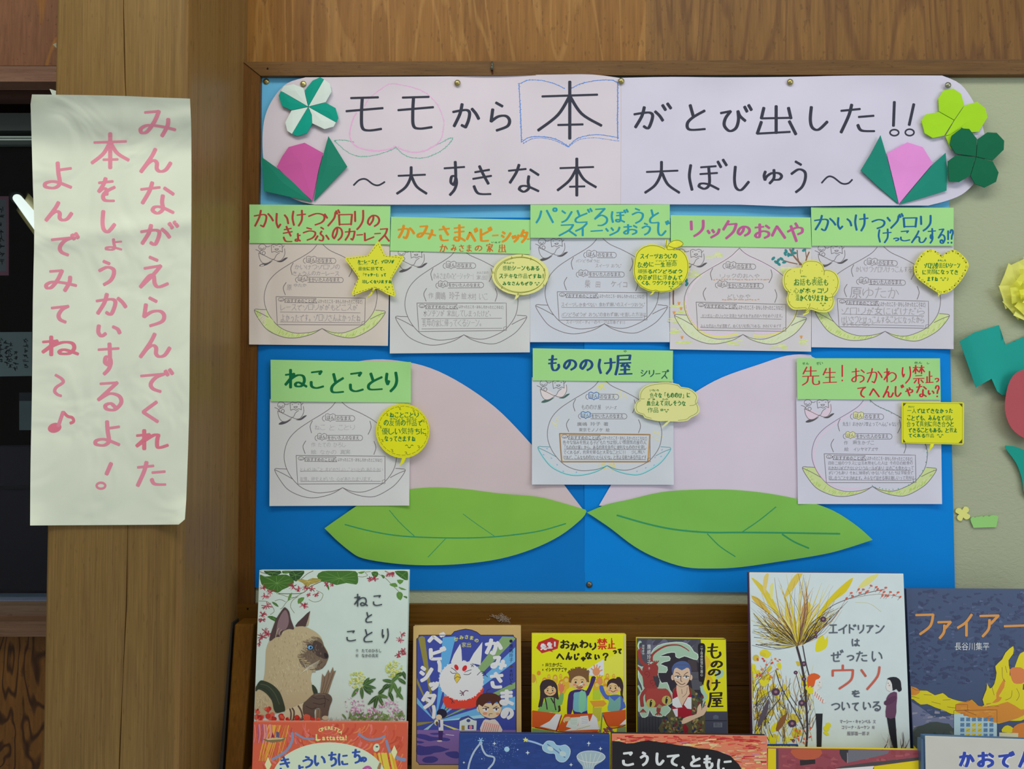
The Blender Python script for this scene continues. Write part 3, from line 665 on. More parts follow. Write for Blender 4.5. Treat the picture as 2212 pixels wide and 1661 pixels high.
def dr(m, s):
    for c, *b_ in (('が', 1367, 221.6, 1452, 279), ('と', 1482, 225, 1526, 282), ('び', 1554, 225, 1626, 285), ('出', 1633, 227, 1722, 292), ('し', 1747.6, 229, 1790, 282), ('た', 1814, 224, 1892, 288)): brush(m, c, b_, s, .0004, BK, (4.2, 7.2))
    for c, *b_ in (('大', 1391, 347.5, 1470, 418), ('ぼ', 1486.6, 343, 1572, 412), ('し', 1584, 358, 1620, 412), ('ゅ', 1648, 365, 1691, 398), ('う', 1707, 347, 1742, 417)): brush(m, c, b_, s, .0004, BK, (3.8, 6.6))
    ribbon(m, smooth_line(P('1775,395 1788,382 1800,383 1818,396 1832,396 1841,388'), 6), 3.8, s, .0004, BK)
    for a, b_, c, r in ((P('1932,220 1930,272'), 0, (1932, 286.5), (9.5, 6.6)), (P('1974,225 1964,270'), 0, (1965, 286), (9.5, 7))):
        ribbon(m, a, 6.4, s, .0004, BK); ribbon(m, ell(*c, *r, 18) + [(c[0] + r[0], c[1])], 3.6, s, .0004, BK)
inked(bn, 'lettering', sb2, dr)
def cray(m, s, pts, w_, col, col2, dens=1.0):
    q = dense(smooth_line(pts, 6), 3)
    ribbon(m, q, w_ * .6, s, .0003, col)
    for x, y in q:
        for _ in range(2):
            if R_.random() < dens: fill(m, ell(x + R_.uniform(-2, 2), y + R_.uniform(-w_, w_) * .55, R_.uniform(.6, 1.5), R_.uniform(.4, .8), 5), s, .00032 + R_.uniform(0, 4e-5), col if R_.random() < .7 else col2, None)
BR = Z(540, 100, .20796); B6 = Z(960, 100, .20796)
def dr(m, s):
    PK = C(214, 160, 196); PK2 = C(222, 178, 204)
    cray(m, s, P('1190,620 1230,550 1300,490 1380,430 1460,390 1560,400 1700,430 1820,480 1910,560 1970,650 2010,760 2010,860 1985,960 1930,1030', BR), 2.6, PK, PK2)
    cray(m, s, P('1105,690 1070,760 1040,870 1040,950 1080,1020 1150,1060 1250,1080 1350,1085 1450,1065 1515,1040', BR), 4.5, PK, PK2)
    cray(m, s, P('1530,1045 1600,1080 1700,1100 1800,1090 1870,1060 1940,1020', BR), 4.0, PK, PK2)
    GN = C(110, 168, 150); GN2 = C(80, 150, 128)
    cray(m, s, P('1070,992 980,975 900,975 880,985 930,1030 1000,1090 1080,1130 1180,1145 1300,1130 1420,1095 1490,1065 1520,1045', BR), 2.0, GN, GN2)
    cray(m, s, P('1530,1062 1590,1120 1680,1155 1790,1160 1900,1130 2000,1075 2070,1010 2105,955 2060,960 1990,1000 1940,1020', BR), 2.0, GN, GN2)
inked(bn, 'crayon_peach_outline', sb, dr)
def dr(m, s):
    BL = C(72, 122, 196); BL2 = C(100, 146, 210)
    for q, w_ in (('790,385 870,352 980,352 1100,375 1190,410 1250,440', 2.2), ('775,385 785,600 795,800 800,990', 2.8), ('1305,445 1400,395 1520,365 1650,350 1740,352 1800,375', 2.2), ('800,995 870,950 960,938 1080,945 1180,975 1290,1040', 2.4), ('1290,1040 1360,970 1450,935 1580,918 1700,930 1810,950', 2.2), ('820,1008 900,965 1000,952 1120,970 1230,1015 1288,1045', 1.2), ('1300,1035 1400,970 1550,950 1700,968 1810,985', 1.0)): cray(m, s, P(q, B6), w_, BL, BL2)
    cray(m, s, P('1800,375 1800,600 1798,800 1800,960', B6), 3.2, BL, BL2)
inked(bn, 'crayon_book_outline', sb, dr)
# ---- folded paper ornaments
def facets(m, s, polys, base):
    for poly, hs, col in polys:
        c = [s.pt(x, y, h) for (x, y), h in zip(poly, hs)]
        m.add(c, [orient(poly, t) for t in tess(poly)], None)
def origami(name, parts, d, label, cat='origami', thick=.0012, group=None):
    """parts: (name, colour, [(outline, centre lift)]) - each facet is creased up towards its middle"""
    al = [p for _, _, ps in parts for q, _ in ps for p in q]; cx = sum(p[0] for p in al) / len(al); cy = sum(p[1] for p in al) / len(al)
    r = thing(name, W(cx, cy, d), label, cat, group); s = Depth(d)
    for nm, col, ps in parts:
        for q, lift in ps:
            gx = sum(p[0] for p in q) / len(q); gy = sum(p[1] for p in q) / len(q); q = [(gx + (x - gx) * .975, gy + (y - gy) * .975) for x, y in q]; lift *= 1.5
            m = M(); qx = sum(p[0] for p in q) / len(q); qy = sum(p[1] for p in q) / len(q); n = len(q)
            v = [s.pt(x, y, 0) for x, y in q] + [s.pt(qx, qy, lift)]
            fs = [orient(list(q) + [(qx, qy)], (i, (i + 1) % n, n)) for i in range(n)]
            bk = [Vector((p.x, -(d - thick), p.z)) for p in v[:n]]
            m.add(v + bk, fs + [(i, n + 1 + i, n + 1 + (i + 1) % n, (i + 1) % n) for i in range(n)])
            m.build(nm, paper(col, var=.08, bump=.1, rough=.7), r)
    return r
TEAL = C(0, 142, 122); MINT = C(196, 216, 202)
O = lambda s_: P(s_, BR)
cen = '605,628'
origami('origami_clover', [('petal_half', TEAL, [(O(f'{cen} 565,460 650,355 730,318 770,340'), .0022), (O(f'{cen} 785,582 890,640 920,745 895,790'), .0022), (O(f'{cen} 640,710 650,800 590,905 490,935 435,912'), .0022), (O(f'{cen} 430,665 330,620 295,510 318,462'), .0022)]),
    ('petal_half', MINT, [(O(f'{cen} 770,340 830,385 848,470 785,582'), .002), (O(f'{cen} 895,790 870,835 775,862 645,800 640,710'), .002), (O(f'{cen} 435,912 385,880 365,790 430,665'), .002), (O(f'{cen} 318,462 350,410 450,392 550,430 565,460'), .002)])], .0185, 'folded clover of teal and pale mint petals at the banner end by the post')
origami('origami_tulip', [('petal', C(186, 84, 148), [(O('650,1618 270,1255 330,1140 398,1042 568,996 765,1105 715,1290'), .004)]),
    ('leaf', C(22, 120, 96), [(O('115,1142 272,1255 470,1425 650,1618 380,1560 138,1505'), .003), (O('815,925 1015,1248 660,1620 715,1290 765,1105'), .003)])], .0180, 'magenta paper tulip between two green leaves near the teal clover')
B8 = Z(1752, 100, .20796); O = lambda s_: P(s_, B8)
origami('origami_clover', [('petal', C(150, 198, 28), [(O('1488,768 1328,678 1320,540 1375,455 1478,435 1560,490 1595,610'), .0025), (O('1488,768 1595,610 1730,572 1815,640 1838,735 1745,890 1660,895 1560,845 1440,920 1395,930'), .0022), (O('1488,768 1385,930 1265,955 1180,905 1143,770 1190,705 1328,678'), .0025), (O('1440,920 1560,845 1600,960 1540,1060 1450,1060 1395,935'), .0022)])], .0185, 'lime green folded paper clover at the banner corner')
origami('origami_clover', [('petal', C(0, 92, 60), [(O('1715,1148 1500,1118 1440,1020 1460,925 1560,848 1645,855 1728,962'), .003), (O('1715,1148 1728,962 1830,890 1930,895 2010,980 2005,1075 1888,1190'), .003), (O('1715,1148 1888,1190 1952,1310 1925,1410 1805,1470 1700,1430 1655,1345'), .003), (O('1715,1148 1655,1345 1540,1412 1430,1405 1420,1190 1505,1128'), .003)])], .0225, 'dark green folded paper clover overlapping the lime clover')
origami('origami_tulip', [('petal', C(234, 132, 196), [(O('910,1645 840,1350 780,1110 1000,990 1165,1042 1272,1215 1090,1430'), .004)]),
    ('leaf', C(20, 124, 106), [(O('722,915 780,1110 840,1350 910,1645 690,1455 512,1288 620,1110'), .003), (O('1403,1098 1418,1300 1412,1500 1170,1575 912,1648 1090,1430 1272,1215'), .003)])], .0185, 'bright pink paper tulip between two green leaves under the exclamation marks')
# ---- the pink brush-lettered poster on the post
def ph(x, y):
    h = .0015 * (.5 + .5 * math.sin(y / 75.0 + x / 140.0)) + .0035 * max(0, (110 - x) / 60.0) ** 2
    h += .012 * max(0, 1 - math.hypot(x - 67, y - 204) / 60) ** 1.6 + .016 * max(0, 1 - math.hypot(x - 402, y - 1134) / 75) ** 1.6 + .006 * max(0, 1 - math.hypot(x - 66, y - 1135) / 60) ** 1.5
    h += .03 * max(0, (330 - y) / 130.0) ** 1.6
    h += .0035 * math.exp(-((y - 500 - (x - 240) * -.12) / 22) ** 2) + .0035 * math.exp(-((y - 385 + x * .3) / 50) ** 2) * math.exp(-((x - 95) / 40) ** 2) + .003 * math.exp(-((y - 262) / 30) ** 2)
    return h
spo = Depth(.2085, ph)
po = sheet('brush_poster', smooth_line(P('69,204 160,205 260,207 330,210 410,213'), 3) + smooth_line(P('410,213 413,300 413,500 410,700 408,900 402,1080'), 3) + P('399,1122 386,1133') + smooth_line(P('386,1133 250,1134 65,1135'), 3) + smooth_line(P('65,1135 66,1000 69,850 71,650 74,500 71,400 68,290 66,225'), 3), spo,
    C(204, 210, 190), 'tall cream paper poster with pink brush lettering hung on the wooden post', 'poster', grid=10, var=.05, crease=.006)
def dr(m, s):
    PB = C(214, 130, 146); PB2 = C(208, 114, 130)
    for ch, x0, y0, x1, y1 in (('み', 301, 238, 382, 296), ('ん', 301, 320, 372, 373), ('な', 301, 392, 378, 463), ('が', 301, 477, 387, 530), ('え', 300, 553, 366, 622), ('ら', 308, 641, 358, 706), ('ん', 300, 719, 370, 773), ('で', 301, 796, 376, 848), ('く', 306, 866, 344, 913), ('れ', 292, 927, 366, 972), ('た', 294, 996, 361, 1051),
        ('本', 195, 286, 281, 365), ('を', 210, 383, 251, 436), ('し', 218, 454, 251, 502), ('ょ', 227, 515, 265, 541), ('う', 211, 562, 249, 617), ('か', 205, 633, 275, 681), ('い', 209, 701, 262, 728), ('す', 209, 740, 260, 810), ('る', 209, 824, 265, 887), ('よ', 204, 908, 261, 964),
        ('よ', 95, 349, 157, 408), ('ん', 96, 435, 158, 478), ('で', 108, 502, 172, 553), ('み', 97, 582, 168, 630), ('て', 108, 659, 151, 698), ('ね', 89, 725, 172, 769)):
        k = .75 if ch == 'ょ' else 1
        brush(m, ch, (x0, y0, x1, y1), s, .0005, PB if ch not in 'ねれ' else PB2, (4.6 * k, 9.2 * k))
    ribbon(m, P('240,1001 230,1024'), 9, s, .0005, PB); ribbon(m, ell(218, 1049, 9.5, 6.5, 16) + [(227.5, 1049)], 5, s, .0005, PB)
    ribbon(m, smooth_line(P('120,810 133,818 136,826 122,836 118,845 124,852 132,855'), 5), 7, s, .0005, PB, (4.5, 7.5))
    fill(m, ell(118, 924, 15, 10.5, 20, -15), s, .0005, PB2); ribbon(m, P('126,920 136,890'), 8, s, .0006, PB); ribbon(m, smooth_line(P('137,890 146,899 156,902 159,910 152,914'), 5), 6.5, s, .0005, PB2)
inked(po, 'brush_lettering', spo, dr)
m = M(); fill(m, P('107,192 121,196 122,206 113,206'), Depth(.17), 0, None, None); tag(m.build('paper_scrap', paper(C(190, 200, 185)), solid=.0004), 'tiny torn scrap of white paper sticking out behind the poster top', 'paper scrap')
m = M(); fill(m, P('114,96 122,92 122,104'), Depth(.19), 0, None, None); tag(m.build('paper_scrap', paper(C(130, 130, 110)), solid=.0004), 'tiny grey scrap on the edge of the post above the poster', 'paper scrap')
# ---- brass thumbtacks
tk0 = None
def tack(px, py, d, label, col=(150, 140, 90)):
    r = thing('thumbtack', W(px, py, d), label, 'thumbtack', 'brass thumbtacks holding the papers')
    c = W(px, py, d); rad = 7.0 * .00066; m = M(); prof = [(0, .0026), (.35, .0024), (.65, .0018), (.88, .0009), (1.0, 0.0)]; vs = []; n = 20
    for k, (q, h) in enumerate(prof[1:]):
        for i in range(n): t = 2 * math.pi * i / n; vs.append(c + Vector((math.cos(t) * rad * q, -h, math.sin(t) * rad * q)))
    vs.append(c + Vector((0, -.0026, 0))); top = len(vs) - 1
    fs = [(top, i, (i + 1) % n) for i in range(n)] + [(k * n + i, (k + 1) * n + i, (k + 1) * n + (i + 1) % n, k * n + (i + 1) % n) for k in range(3) for i in range(n)]
    m.add(vs, fs); m.build('head', simple(C(*col), .32, .8), r, True)
    m = M(); tube(m, c, c + Vector((0, .006, 0)), .0005, .0003, 8); m.build('pin', simple(C(120, 110, 70), .3, .9), r)
tack(575, 176, .0075, 'brass thumbtack in the light blue paper corner beside the frame')
tack(655, 181, .0150, 'brass thumbtack touching the teal and mint clover', (175, 165, 110))
tack(988, 179, .0165, 'brass thumbtack above the crayon peach drawing')
tack(1342, 175, .0165, 'brass thumbtack where the two banner sheets meet')
tack(1707, 177, .0165, 'brass thumbtack alone above the middle of the bluish banner sheet')
tack(2048, 184, .0190, 'dull brass thumbtack just above the lime clover', (130, 132, 110))
tack(1273, 1263, .0095, 'dull brass thumbtack at the foot of the blue seam', (96, 92, 80))
# ================================================================ the eight recommendation cards
CARDT = []
def affine(src, dst):
    (a, b), (c, d), (e, f) = src; det = (c - a) * (f - b) - (e - a) * (d - b); out = []
    for k in (0, 1):
        p, q, r = dst[0][k], dst[1][k], dst[2][k]
        ux = ((q - p) * (f - b) - (r - p) * (d - b)) / det; uy = ((r - p) * (c - a) - (q - p) * (e - a)) / det
        out.append((ux, uy, p - ux * a - uy * b))
    return lambda x, y: (out[0][0] * x + out[0][1] * y + out[0][2], out[1][0] * x + out[1][1] * y + out[1][2])
REF = ((100, 1220), (1570, 1245), (832, 665))
LN = C(112, 106, 108); PENCIL = C(152, 148, 150)
def printed(m, s, T, sc, opt):
    """the printed form: peach outline with leaves, two name pills, a comment box"""
    LT = lambda q, w_=1.5, c_=LN, n=5, e=.0004: ribbon(m, smooth_line(P(q, T), n), w_ * sc, s, e, c_)
    top = opt.get('apex', '800,490'); 
    LT('860,1425 800,1450 700,1472 550,1475 400,1420 290,1310 225,1180 212,1050 255,910 350,800 500,700 640,620 740,555 ' + ('800,490' if 'full' not in opt else '800,500 838,462'), c_=opt.get('lo', LN), w_=opt.get('lw', 1.5))
    LT(('870,485' if 'full' not in opt else '838,462 880,505') + ' 950,550 1100,620 1250,710 1400,850 1470,1000 1470,1130 1430,1250 1330,1370 1200,1440 1080,1475 960,1465 860,1425', c_=opt.get('ro', LN), w_=opt.get('rw', 1.5))
    lc = opt.get('leafline', LN)
    LT('240,1215 170,1212 100,1220 170,1350 260,1450 420,1520 570,1530 740,1490 860,1425', c_=lc); LT('100,1220 200,1268 300,1325', c_=lc)
    LT('1460,1220 1520,1225 1570,1245 1480,1370 1380,1450 1220,1525 1080,1520 950,1480 860,1425', c_=lc); LT('1570,1245 1490,1275 1400,1320', c_=lc)
    for b0, b1, y0, y1, i0, i1, iy0, iy1, txt in ((650, 1015, 635, 695, 685, 795, 614, 700, 'のなまえ'), (562, 1098, 850, 908, 592, 692, 828, 906, 'をかいた人のなまえ')):
        r = (y1 - y0) / 2; ym = (y0 + y1) / 2
        LT(' '.join('%g,%g' % p for p in ell(b0 + r, ym, r, r, 8, 0, 100, 260)), 1.2, n=3); q = [(i1 + 5, y0), (b1 - r, y0 + 3)] + ell(b1 - r, ym + 3, r, r, 8, 0, -80, 80) + [(b1 - r, y1 + 3), (i1 + 5, y1)]
        ribbon(m, [T(*p) for p in q], 1.2 * sc, s, .0004, LN)
        ic = opt.get('icon', LN)
        q = [(i0, iy1 - 20), (i0 + 2, iy0 + 6), (i0 + 25, iy0 - 2), ((i0 + i1) / 2, iy0 + 12), (i1 - 25, iy0), (i1, iy0 + 10), (i1, iy1 - 18), ((i0 + i1) / 2 + 10, iy1 - 12), ((i0 + i1) / 2, iy1), ((i0 + i1) / 2 - 12, iy1 - 12), (i0, iy1 - 20)]
        if 'iconfill' in opt: fill(m, [T(*p) for p in q[:-1]], s, .0003, opt['iconfill'], None)
        ribbon(m, [T(*p) for p in q], (1.3 if ic == LN else 2) * sc, s, .0004, ic)
        a, b_ = T(i0 + 12, iy0 + 18), T(i1 - 8, iy1 - 18); typ(m, 'ほん', a[0], a[1], b_[0], b_[1], s, .00045, LN, .01)
        a, b_ = T(i1 + 10, y0 + 7), T(b1 - 38, y1 - 4); typ(m, txt, a[0], a[1], b_[0], b_[1], s, .0004, LN, .01)
    for q in ('537,690 510,750 525,822', '1185,700 1195,770 1160,845', '458,908 425,970 448,1048', '1225,920 1245,990 1220,1065'): LT(q, 1.6)
    bx = opt.get('box', LN); ribbon(m, dense(P('345,1068 1345,1085 1338,1385 357,1381 345,1068', T), 12), opt.get('boxw', 1.4) * sc, s, .0004, bx)
    LT('1306,1385 1308,1350 1338,1342', 1.1, n=1); LT('390,1240 1290,1250', 1.0, n=3); LT('390,1352 1290,1360', 1.0, n=3)
    ribbon(m, [T(*p) for p in ell(400, 1100, 32, 20, 14)] + [T(432, 1100)], 1.1 * sc, s, .0004, LN); LT('385,1105 400,1113 416,1104', 1.0); LT('388,1094 391,1096', 1.0); LT('410,1094 413,1096', 1.0); LT('432,1110 442,1092 440,1120', 1.0)
    LT('450,1086 795,1090', 1.2, n=2); LT('795,1090 778,1112 800,1140', 1.2, n=1); LT('800,1140 440,1132', 1.2, n=2); LT('450,1086 458,1108 440,1132', 1.2, n=1)
    a, b_ = T(465, 1093), T(778, 1134); typ(m, 'おすすめのことば', a[0], a[1], b_[0], b_[1], s, .0004, LN, .012, slope=1)
    a, b_ = T(800, 1098), T(1318, 1142); typ(m, '(よかったところ・おもしろかったところなど)', a[0], a[1], b_[0], b_[1], s, .0004, LN, .004, slope=1.5)
def doodle(m, s, T, sc, opt):
    """small printed drawing: an open peach with a child and a book looking out"""
    LT = lambda q, w_=1.2, c_=LN, n=5: ribbon(m, smooth_line(P(q, T), n), w_ * sc, s, .0004, c_)
    if opt.get('bowl'):
        fill(m, smooth_line(P('155,580 160,640 195,690 250,690 312,650 250,600', T), 4, True), s, .0003, opt['bowl'], None); fill(m, smooth_line(P('440,530 440,600 400,660 350,665 314,648 390,580', T), 4, True), s, .0003, opt['bowl'], None)
    sh = opt.get('shade', C(84, 82, 86))
    fill(m, smooth_line(P('155,722 190,697 245,692 305,668 250,708 190,728', T), 3, True), s, .0003, sh, None); fill(m, smooth_line(P('350,676 400,665 440,635 476,630 440,662 400,682', T), 3, True), s, .0003, sh, None)
    LT('150,575 160,640 195,690 250,690 312,650'); LT('440,530 440,600 400,660 350,665 312,650'); LT('155,580 220,610 312,650 350,600 385,575')
    ribbon(m, [T(*p) for p in ell(190, 512, 40, 34, 16)] + [T(230, 512)], 1.1 * sc, s, .0004, LN); LT('165,520 190,535 212,518'); LT('115,540 150,555 175,590 165,560 200,545'); LT('225,500 250,510 275,500'); LT('185,575 210,560 225,580 205,600 185,580')
    LT('290,495 320,482 350,492 380,480 412,490', n=3); LT('290,495 296,572', n=1); LT('412,490 416,568', n=1); LT('296,572 330,560 355,572 385,556 416,568', n=3); LT('330,535 352,550 372,532 330,535'); LT('412,520 436,495'); LT('310,510 322,508'); LT('380,506 392,506')
def form_card(key, corners, ref, surf, color, label, opt, writing, label_strip, extra=None):
    r = sheet('recommendation_card', quad_edges(corners, 4), surf, color, label, 'card', 'handwritten book recommendation cards', grid=opt.get('grid', 8)); T = affine(REF, ref); sc = 1.0
    s = surf
    if opt.get('leaf') or opt.get('under'):
        def dr(m, s):
            if opt.get('leaf'):
                lf = opt['leaf']
                for q in ('240,1217 150,1214 105,1222 170,1345 260,1445 420,1515 570,1525 740,1487 840,1435 700,1470 550,1473 400,1418 290,1308 250,1245', '1462,1222 1520,1228 1566,1246 1478,1366 1378,1446 1220,1520 1080,1516 950,1478 890,1440 1080,1474 1200,1440 1330,1372 1430,1255'):
                    fill(m, smooth_line(P(q, T), 3, True), s, .00025, lf[0])
                    pl_ = P(q, T); n = len(pl_)
                if len(lf) > 1:
                    for base in ('140,1255 215,1360 320,1435 450,1488 600,1502 720,1480', '1535,1265 1455,1355 1350,1428 1220,1485 1090,1498 990,1470'):
                        q = smooth_line(P(base, T), 8); n = len(q)
                        for k in range(70):                           # pencil hatching
                            i = R_.randrange(n - 1); t = i / n; w_ = 6.5 * (1 - t) + 1.5; x, y = q[i][0] + R_.uniform(-2, 2), q[i][1] + R_.uniform(-w_, w_) * .7
                            ribbon(m, [(x - 1.5, y + 2.2), (x + 1.5, y - 2.2)], 1.3, s, .00028 + R_.uniform(0, 4e-5), lf[1] if R_.random() < .6 else C(206, 214, 160))
            if opt.get('under'): opt['under'](m, s, T)
        inked(r, 'crayon_colouring', s, dr)
    inked(r, 'printed_form', s, lambda m, s: (printed(m, s, T, .85, opt), doodle(m, s, T, sc, opt)))
    def dr(m, s):
        for txt, x0, y0, x1, y1, *o in writing:
            a, b_ = key(x0, y0), key(x1, y1); pw = o[0] if o else .9
            hand(m, txt, a[0], a[1], b_[0], b_[1], s, .0006, opt.get('pencil', PENCIL), (pw * .65, pw * .9), .05)
    inked(r, 'handwriting', s, dr)
    # green title strip glued over the card's head
    c4, ls, col, lab, chars, rub = label_strip
    lr = sheet('title_strip', quad_edges(c4, 5), ls, C(152, 204, 130), lab, 'title strip', 'green title strips above the cards', grid=opt.get('grid', 8))
    def dr(m, s):
        for ch, x0, y0, x1, y1, cc, pen in chars: a, b_ = key(x0, y0), key(x1, y1); brush(m, ch, (a[0], a[1], b_[0], b_[1]), s, .0005, cc, (pen[0] * .74, pen[1] * .92))
    inked(lr, 'marker_title', ls, dr)
    if rub:
        def dr(m, s):
            for ch, x0, y0, x1, y1 in rub: a, b_ = key(x0, y0), key(x1, y1); hand(m, ch, a[0], a[1], b_[0], b_[1], s, .0005, C(70, 120, 70), (.8, 1.1), .04)
        inked(lr, 'reading_aid', ls, dr)
    return r
def chs(s, col, pen):
    out = []
    for t in s.split():
        ch, nums = t[0], t[2:]; x0, x1, y0, y1 = (float(v) for v in nums.replace('-', ',').split(',')); out.append((ch, x0, y0, x1, y1, col, pen))
    return out
def cardh(x0, y0, x1, y1, k, lift=0.0):
    return hsum(waves(.0009, 60 + 7 * k, 55, k), curl(x1, y1, 60, .003), curl(x0, y1, 50, .0015 + .001 * (k % 2)), lambda x, y: lift * max(0, (572 - x) / 30.0) if lift else 0.0)
K1, K2, K3, K4 = Z(530, 435, .19265), Z(830, 445, .19871), Z(1130, 435, .19261), Z(1430, 445, .19868)
K5, K6, K7, K8 = Z(1740, 435, .19566), Z(570, 770, .20163), Z(1140, 745, .18962), Z(1710, 765, .20165)
G1, G2 = (C(192, 206, 142), C(168, 194, 96)), (C(202, 210, 178), C(190, 206, 160))
RED = C(164, 62, 56); ORG = C(206, 134, 34); CYA = C(42, 140, 160); MAG = C(176, 84, 140); NAV = C(28, 94, 142); DGR = C(8, 98, 58); IND = C(34, 72, 122); CRM = C(190, 42, 52)
def l1(x, y): t = max(0, min(1, (588 - x) / 32.0)); return .0028 * t * t * (3 - 2 * t)
form_card(K1, P('538,518 842,522 838,747 538,744'), P('549.3,670 832.5,674.9 690.3,563.1'), Depth(.0130, hsum(l1, cardh(538, 520, 842, 747, 1))), C(198, 188, 178), 'warm beige recommendation card overlapping the board frame beside the post', dict(leaf=G1, lo=LN, grid=4),
    [('かいけつゾロリの', 550, 705, 1065, 762, 1.1), ('きょうふのカーレース', 528, 780, 1055, 832, 1.1), ('原', 462, 925, 520, 992, 1.0), ('ゆたか', 540, 918, 690, 958, 1.0), ('レースでソロリががもどこスが', 390, 1150, 1262, 1222, 1.15), ('よかったです。ゾロリさんよかったね', 395, 1262, 1295, 1345, 1.15)],
    (P('538.7,441.7 843.5,444 842,528 538.7,524.8'), Depth(.0148, hsum(l1, waves(.0008, 70, 40, 2), curl(843, 528, 40, .001))), RED, 'green strip titled in brick red letters, nearest to the post', chs('か:90-320,95-290 い:340-490,130-300 け:520-685,95-280 つ:700-895,130-270 ゾ:880-1065,90-280 ロ:1040-1205,140-270 リ:1220-1330,95-320 の:1365-1510,150-285', RED, (3.2, 5.0)) +
     chs('き:415-535,275-455 ょ:555-625,355-450 う:640-790,290-440 ふ:775-945,285-445 の:970-1095,285-440 カ:1110-1235,300-440 ー:1240-1325,365-385 レ:1330-1450,350-445 ー:1440-1525,350-370 ス:1490-1620,300-450', RED, (3.0, 4.8)), None))
form_card(K2, P('843,536 1146,540 1144.5,761 842,763.5'), P('854.2,685.4 1138,685.4 992.3,573.8'), Depth(.0126, cardh(843, 540, 1146, 762, 2)), C(192, 194, 192), 'plain white recommendation card under the strip in orange letters', dict(pencil=C(158, 155, 156)),
    [('かみさまのベビーシッター(', 530, 725, 985, 792, .8), ('かみさまの', 1005, 708, 1135, 738, .6), ('家出)', 1000, 745, 1140, 798, .8), ('作', 478, 938, 535, 1000, .8), ('廣嶋 玲子', 550, 930, 825, 1015, .9), ('絵', 838, 938, 895, 1010, .8), ('木村 いこ', 905, 945, 1130, 1018, .9), ('ホンテンが 家出してしまったけど、', 425, 1128, 1190, 1200, 1.0), ('乳母の家に帰ってくるシーン。', 412, 1228, 1085, 1308, 1.0)],
    (P('845,468 1146,474.8 1145,549 842.3,541.4'), Depth(.0142, hsum(waves(.0009, 50, 40, 1), curl(1146, 549, 50, .0012))), ORG, 'green strip titled in orange letters with a smaller second line', chs('か:140-335,205-355 み:355-570,210-360 さ:585-720,215-380 ま:750-890,200-385 べ:890-1020,235-385 ビ:1040-1175,225-385 ー:1165-1250,308-330 シ:1265-1385,275-395 ッ:1385-1470,310-395 タ:1475-1565,255-400 ー:1545-1590,352-366'.replace('べ', 'ベ'), ORG, (3.6, 6.4)) +
     chs('か:600-690,415-500 み:725-790,420-490 さ:810-870,420-495 ま:895-955,420-495 の:985-1065,430-490 家:1110-1185,405-500 出:1240-1325,415-505', C(190, 98, 40), (1.7, 2.7)), [('いえで', 1165, 384, 1268, 404)]))
form_card(K3, P('1146,508 1447,508 1446.5,739 1145,739'), P('1157,660.4 1442,663.2 1296,550.6'), Depth(.0122, cardh(1145, 508, 1447, 739, 3)), C(190, 194, 202), 'white recommendation card under the strip in turquoise letters', dict(),
    [('パンどろぼうと', 590, 648, 862, 682, .8), ('スイーツ おうじ', 808, 698, 1105, 742, .8), ('柴', 690, 880, 755, 970, .9), ('田', 812, 895, 870, 965, .9), ('ケイコ', 980, 890, 1178, 962, .9), ('スイーツしか食べない 食わず嫌いのスイーツおうじ', 425, 1132, 1370, 1178, .9), ('パンどろぼうが おうじの食わず嫌いを直した方法は', 428, 1243, 1382, 1290, .9), ('スイーツパーティーのページは圧巻です!!', 480, 1333, 1150, 1374, .8)],
    (P('1145.8,442.3 1446.8,441.7 1447.4,514 1145.8,513.6'), Depth(.0156, hsum(waves(.0009, 60, 40, 3), curl(1447, 442, 40, .0015))), CYA, 'green strip titled in turquoise letters, over two lines', chs('パ:140-385,70-245 ン:425-555,100-240 ど:580-780,75-240 ろ:795-945,75-275 ぼ:985-1185,85-240 う:1215-1350,75-250 と:1415-1530,90-245 ス:395-605,255-390 イ:580-725,240-390 ー:750-900,318-342 ヅ:920-1090,285-385 お:1120-1285,255-375 う:1325-1430,240-380 じ:1505-1645,212-385'.replace('ヅ', 'ツ'), CYA, (3.2, 5.2)), None))
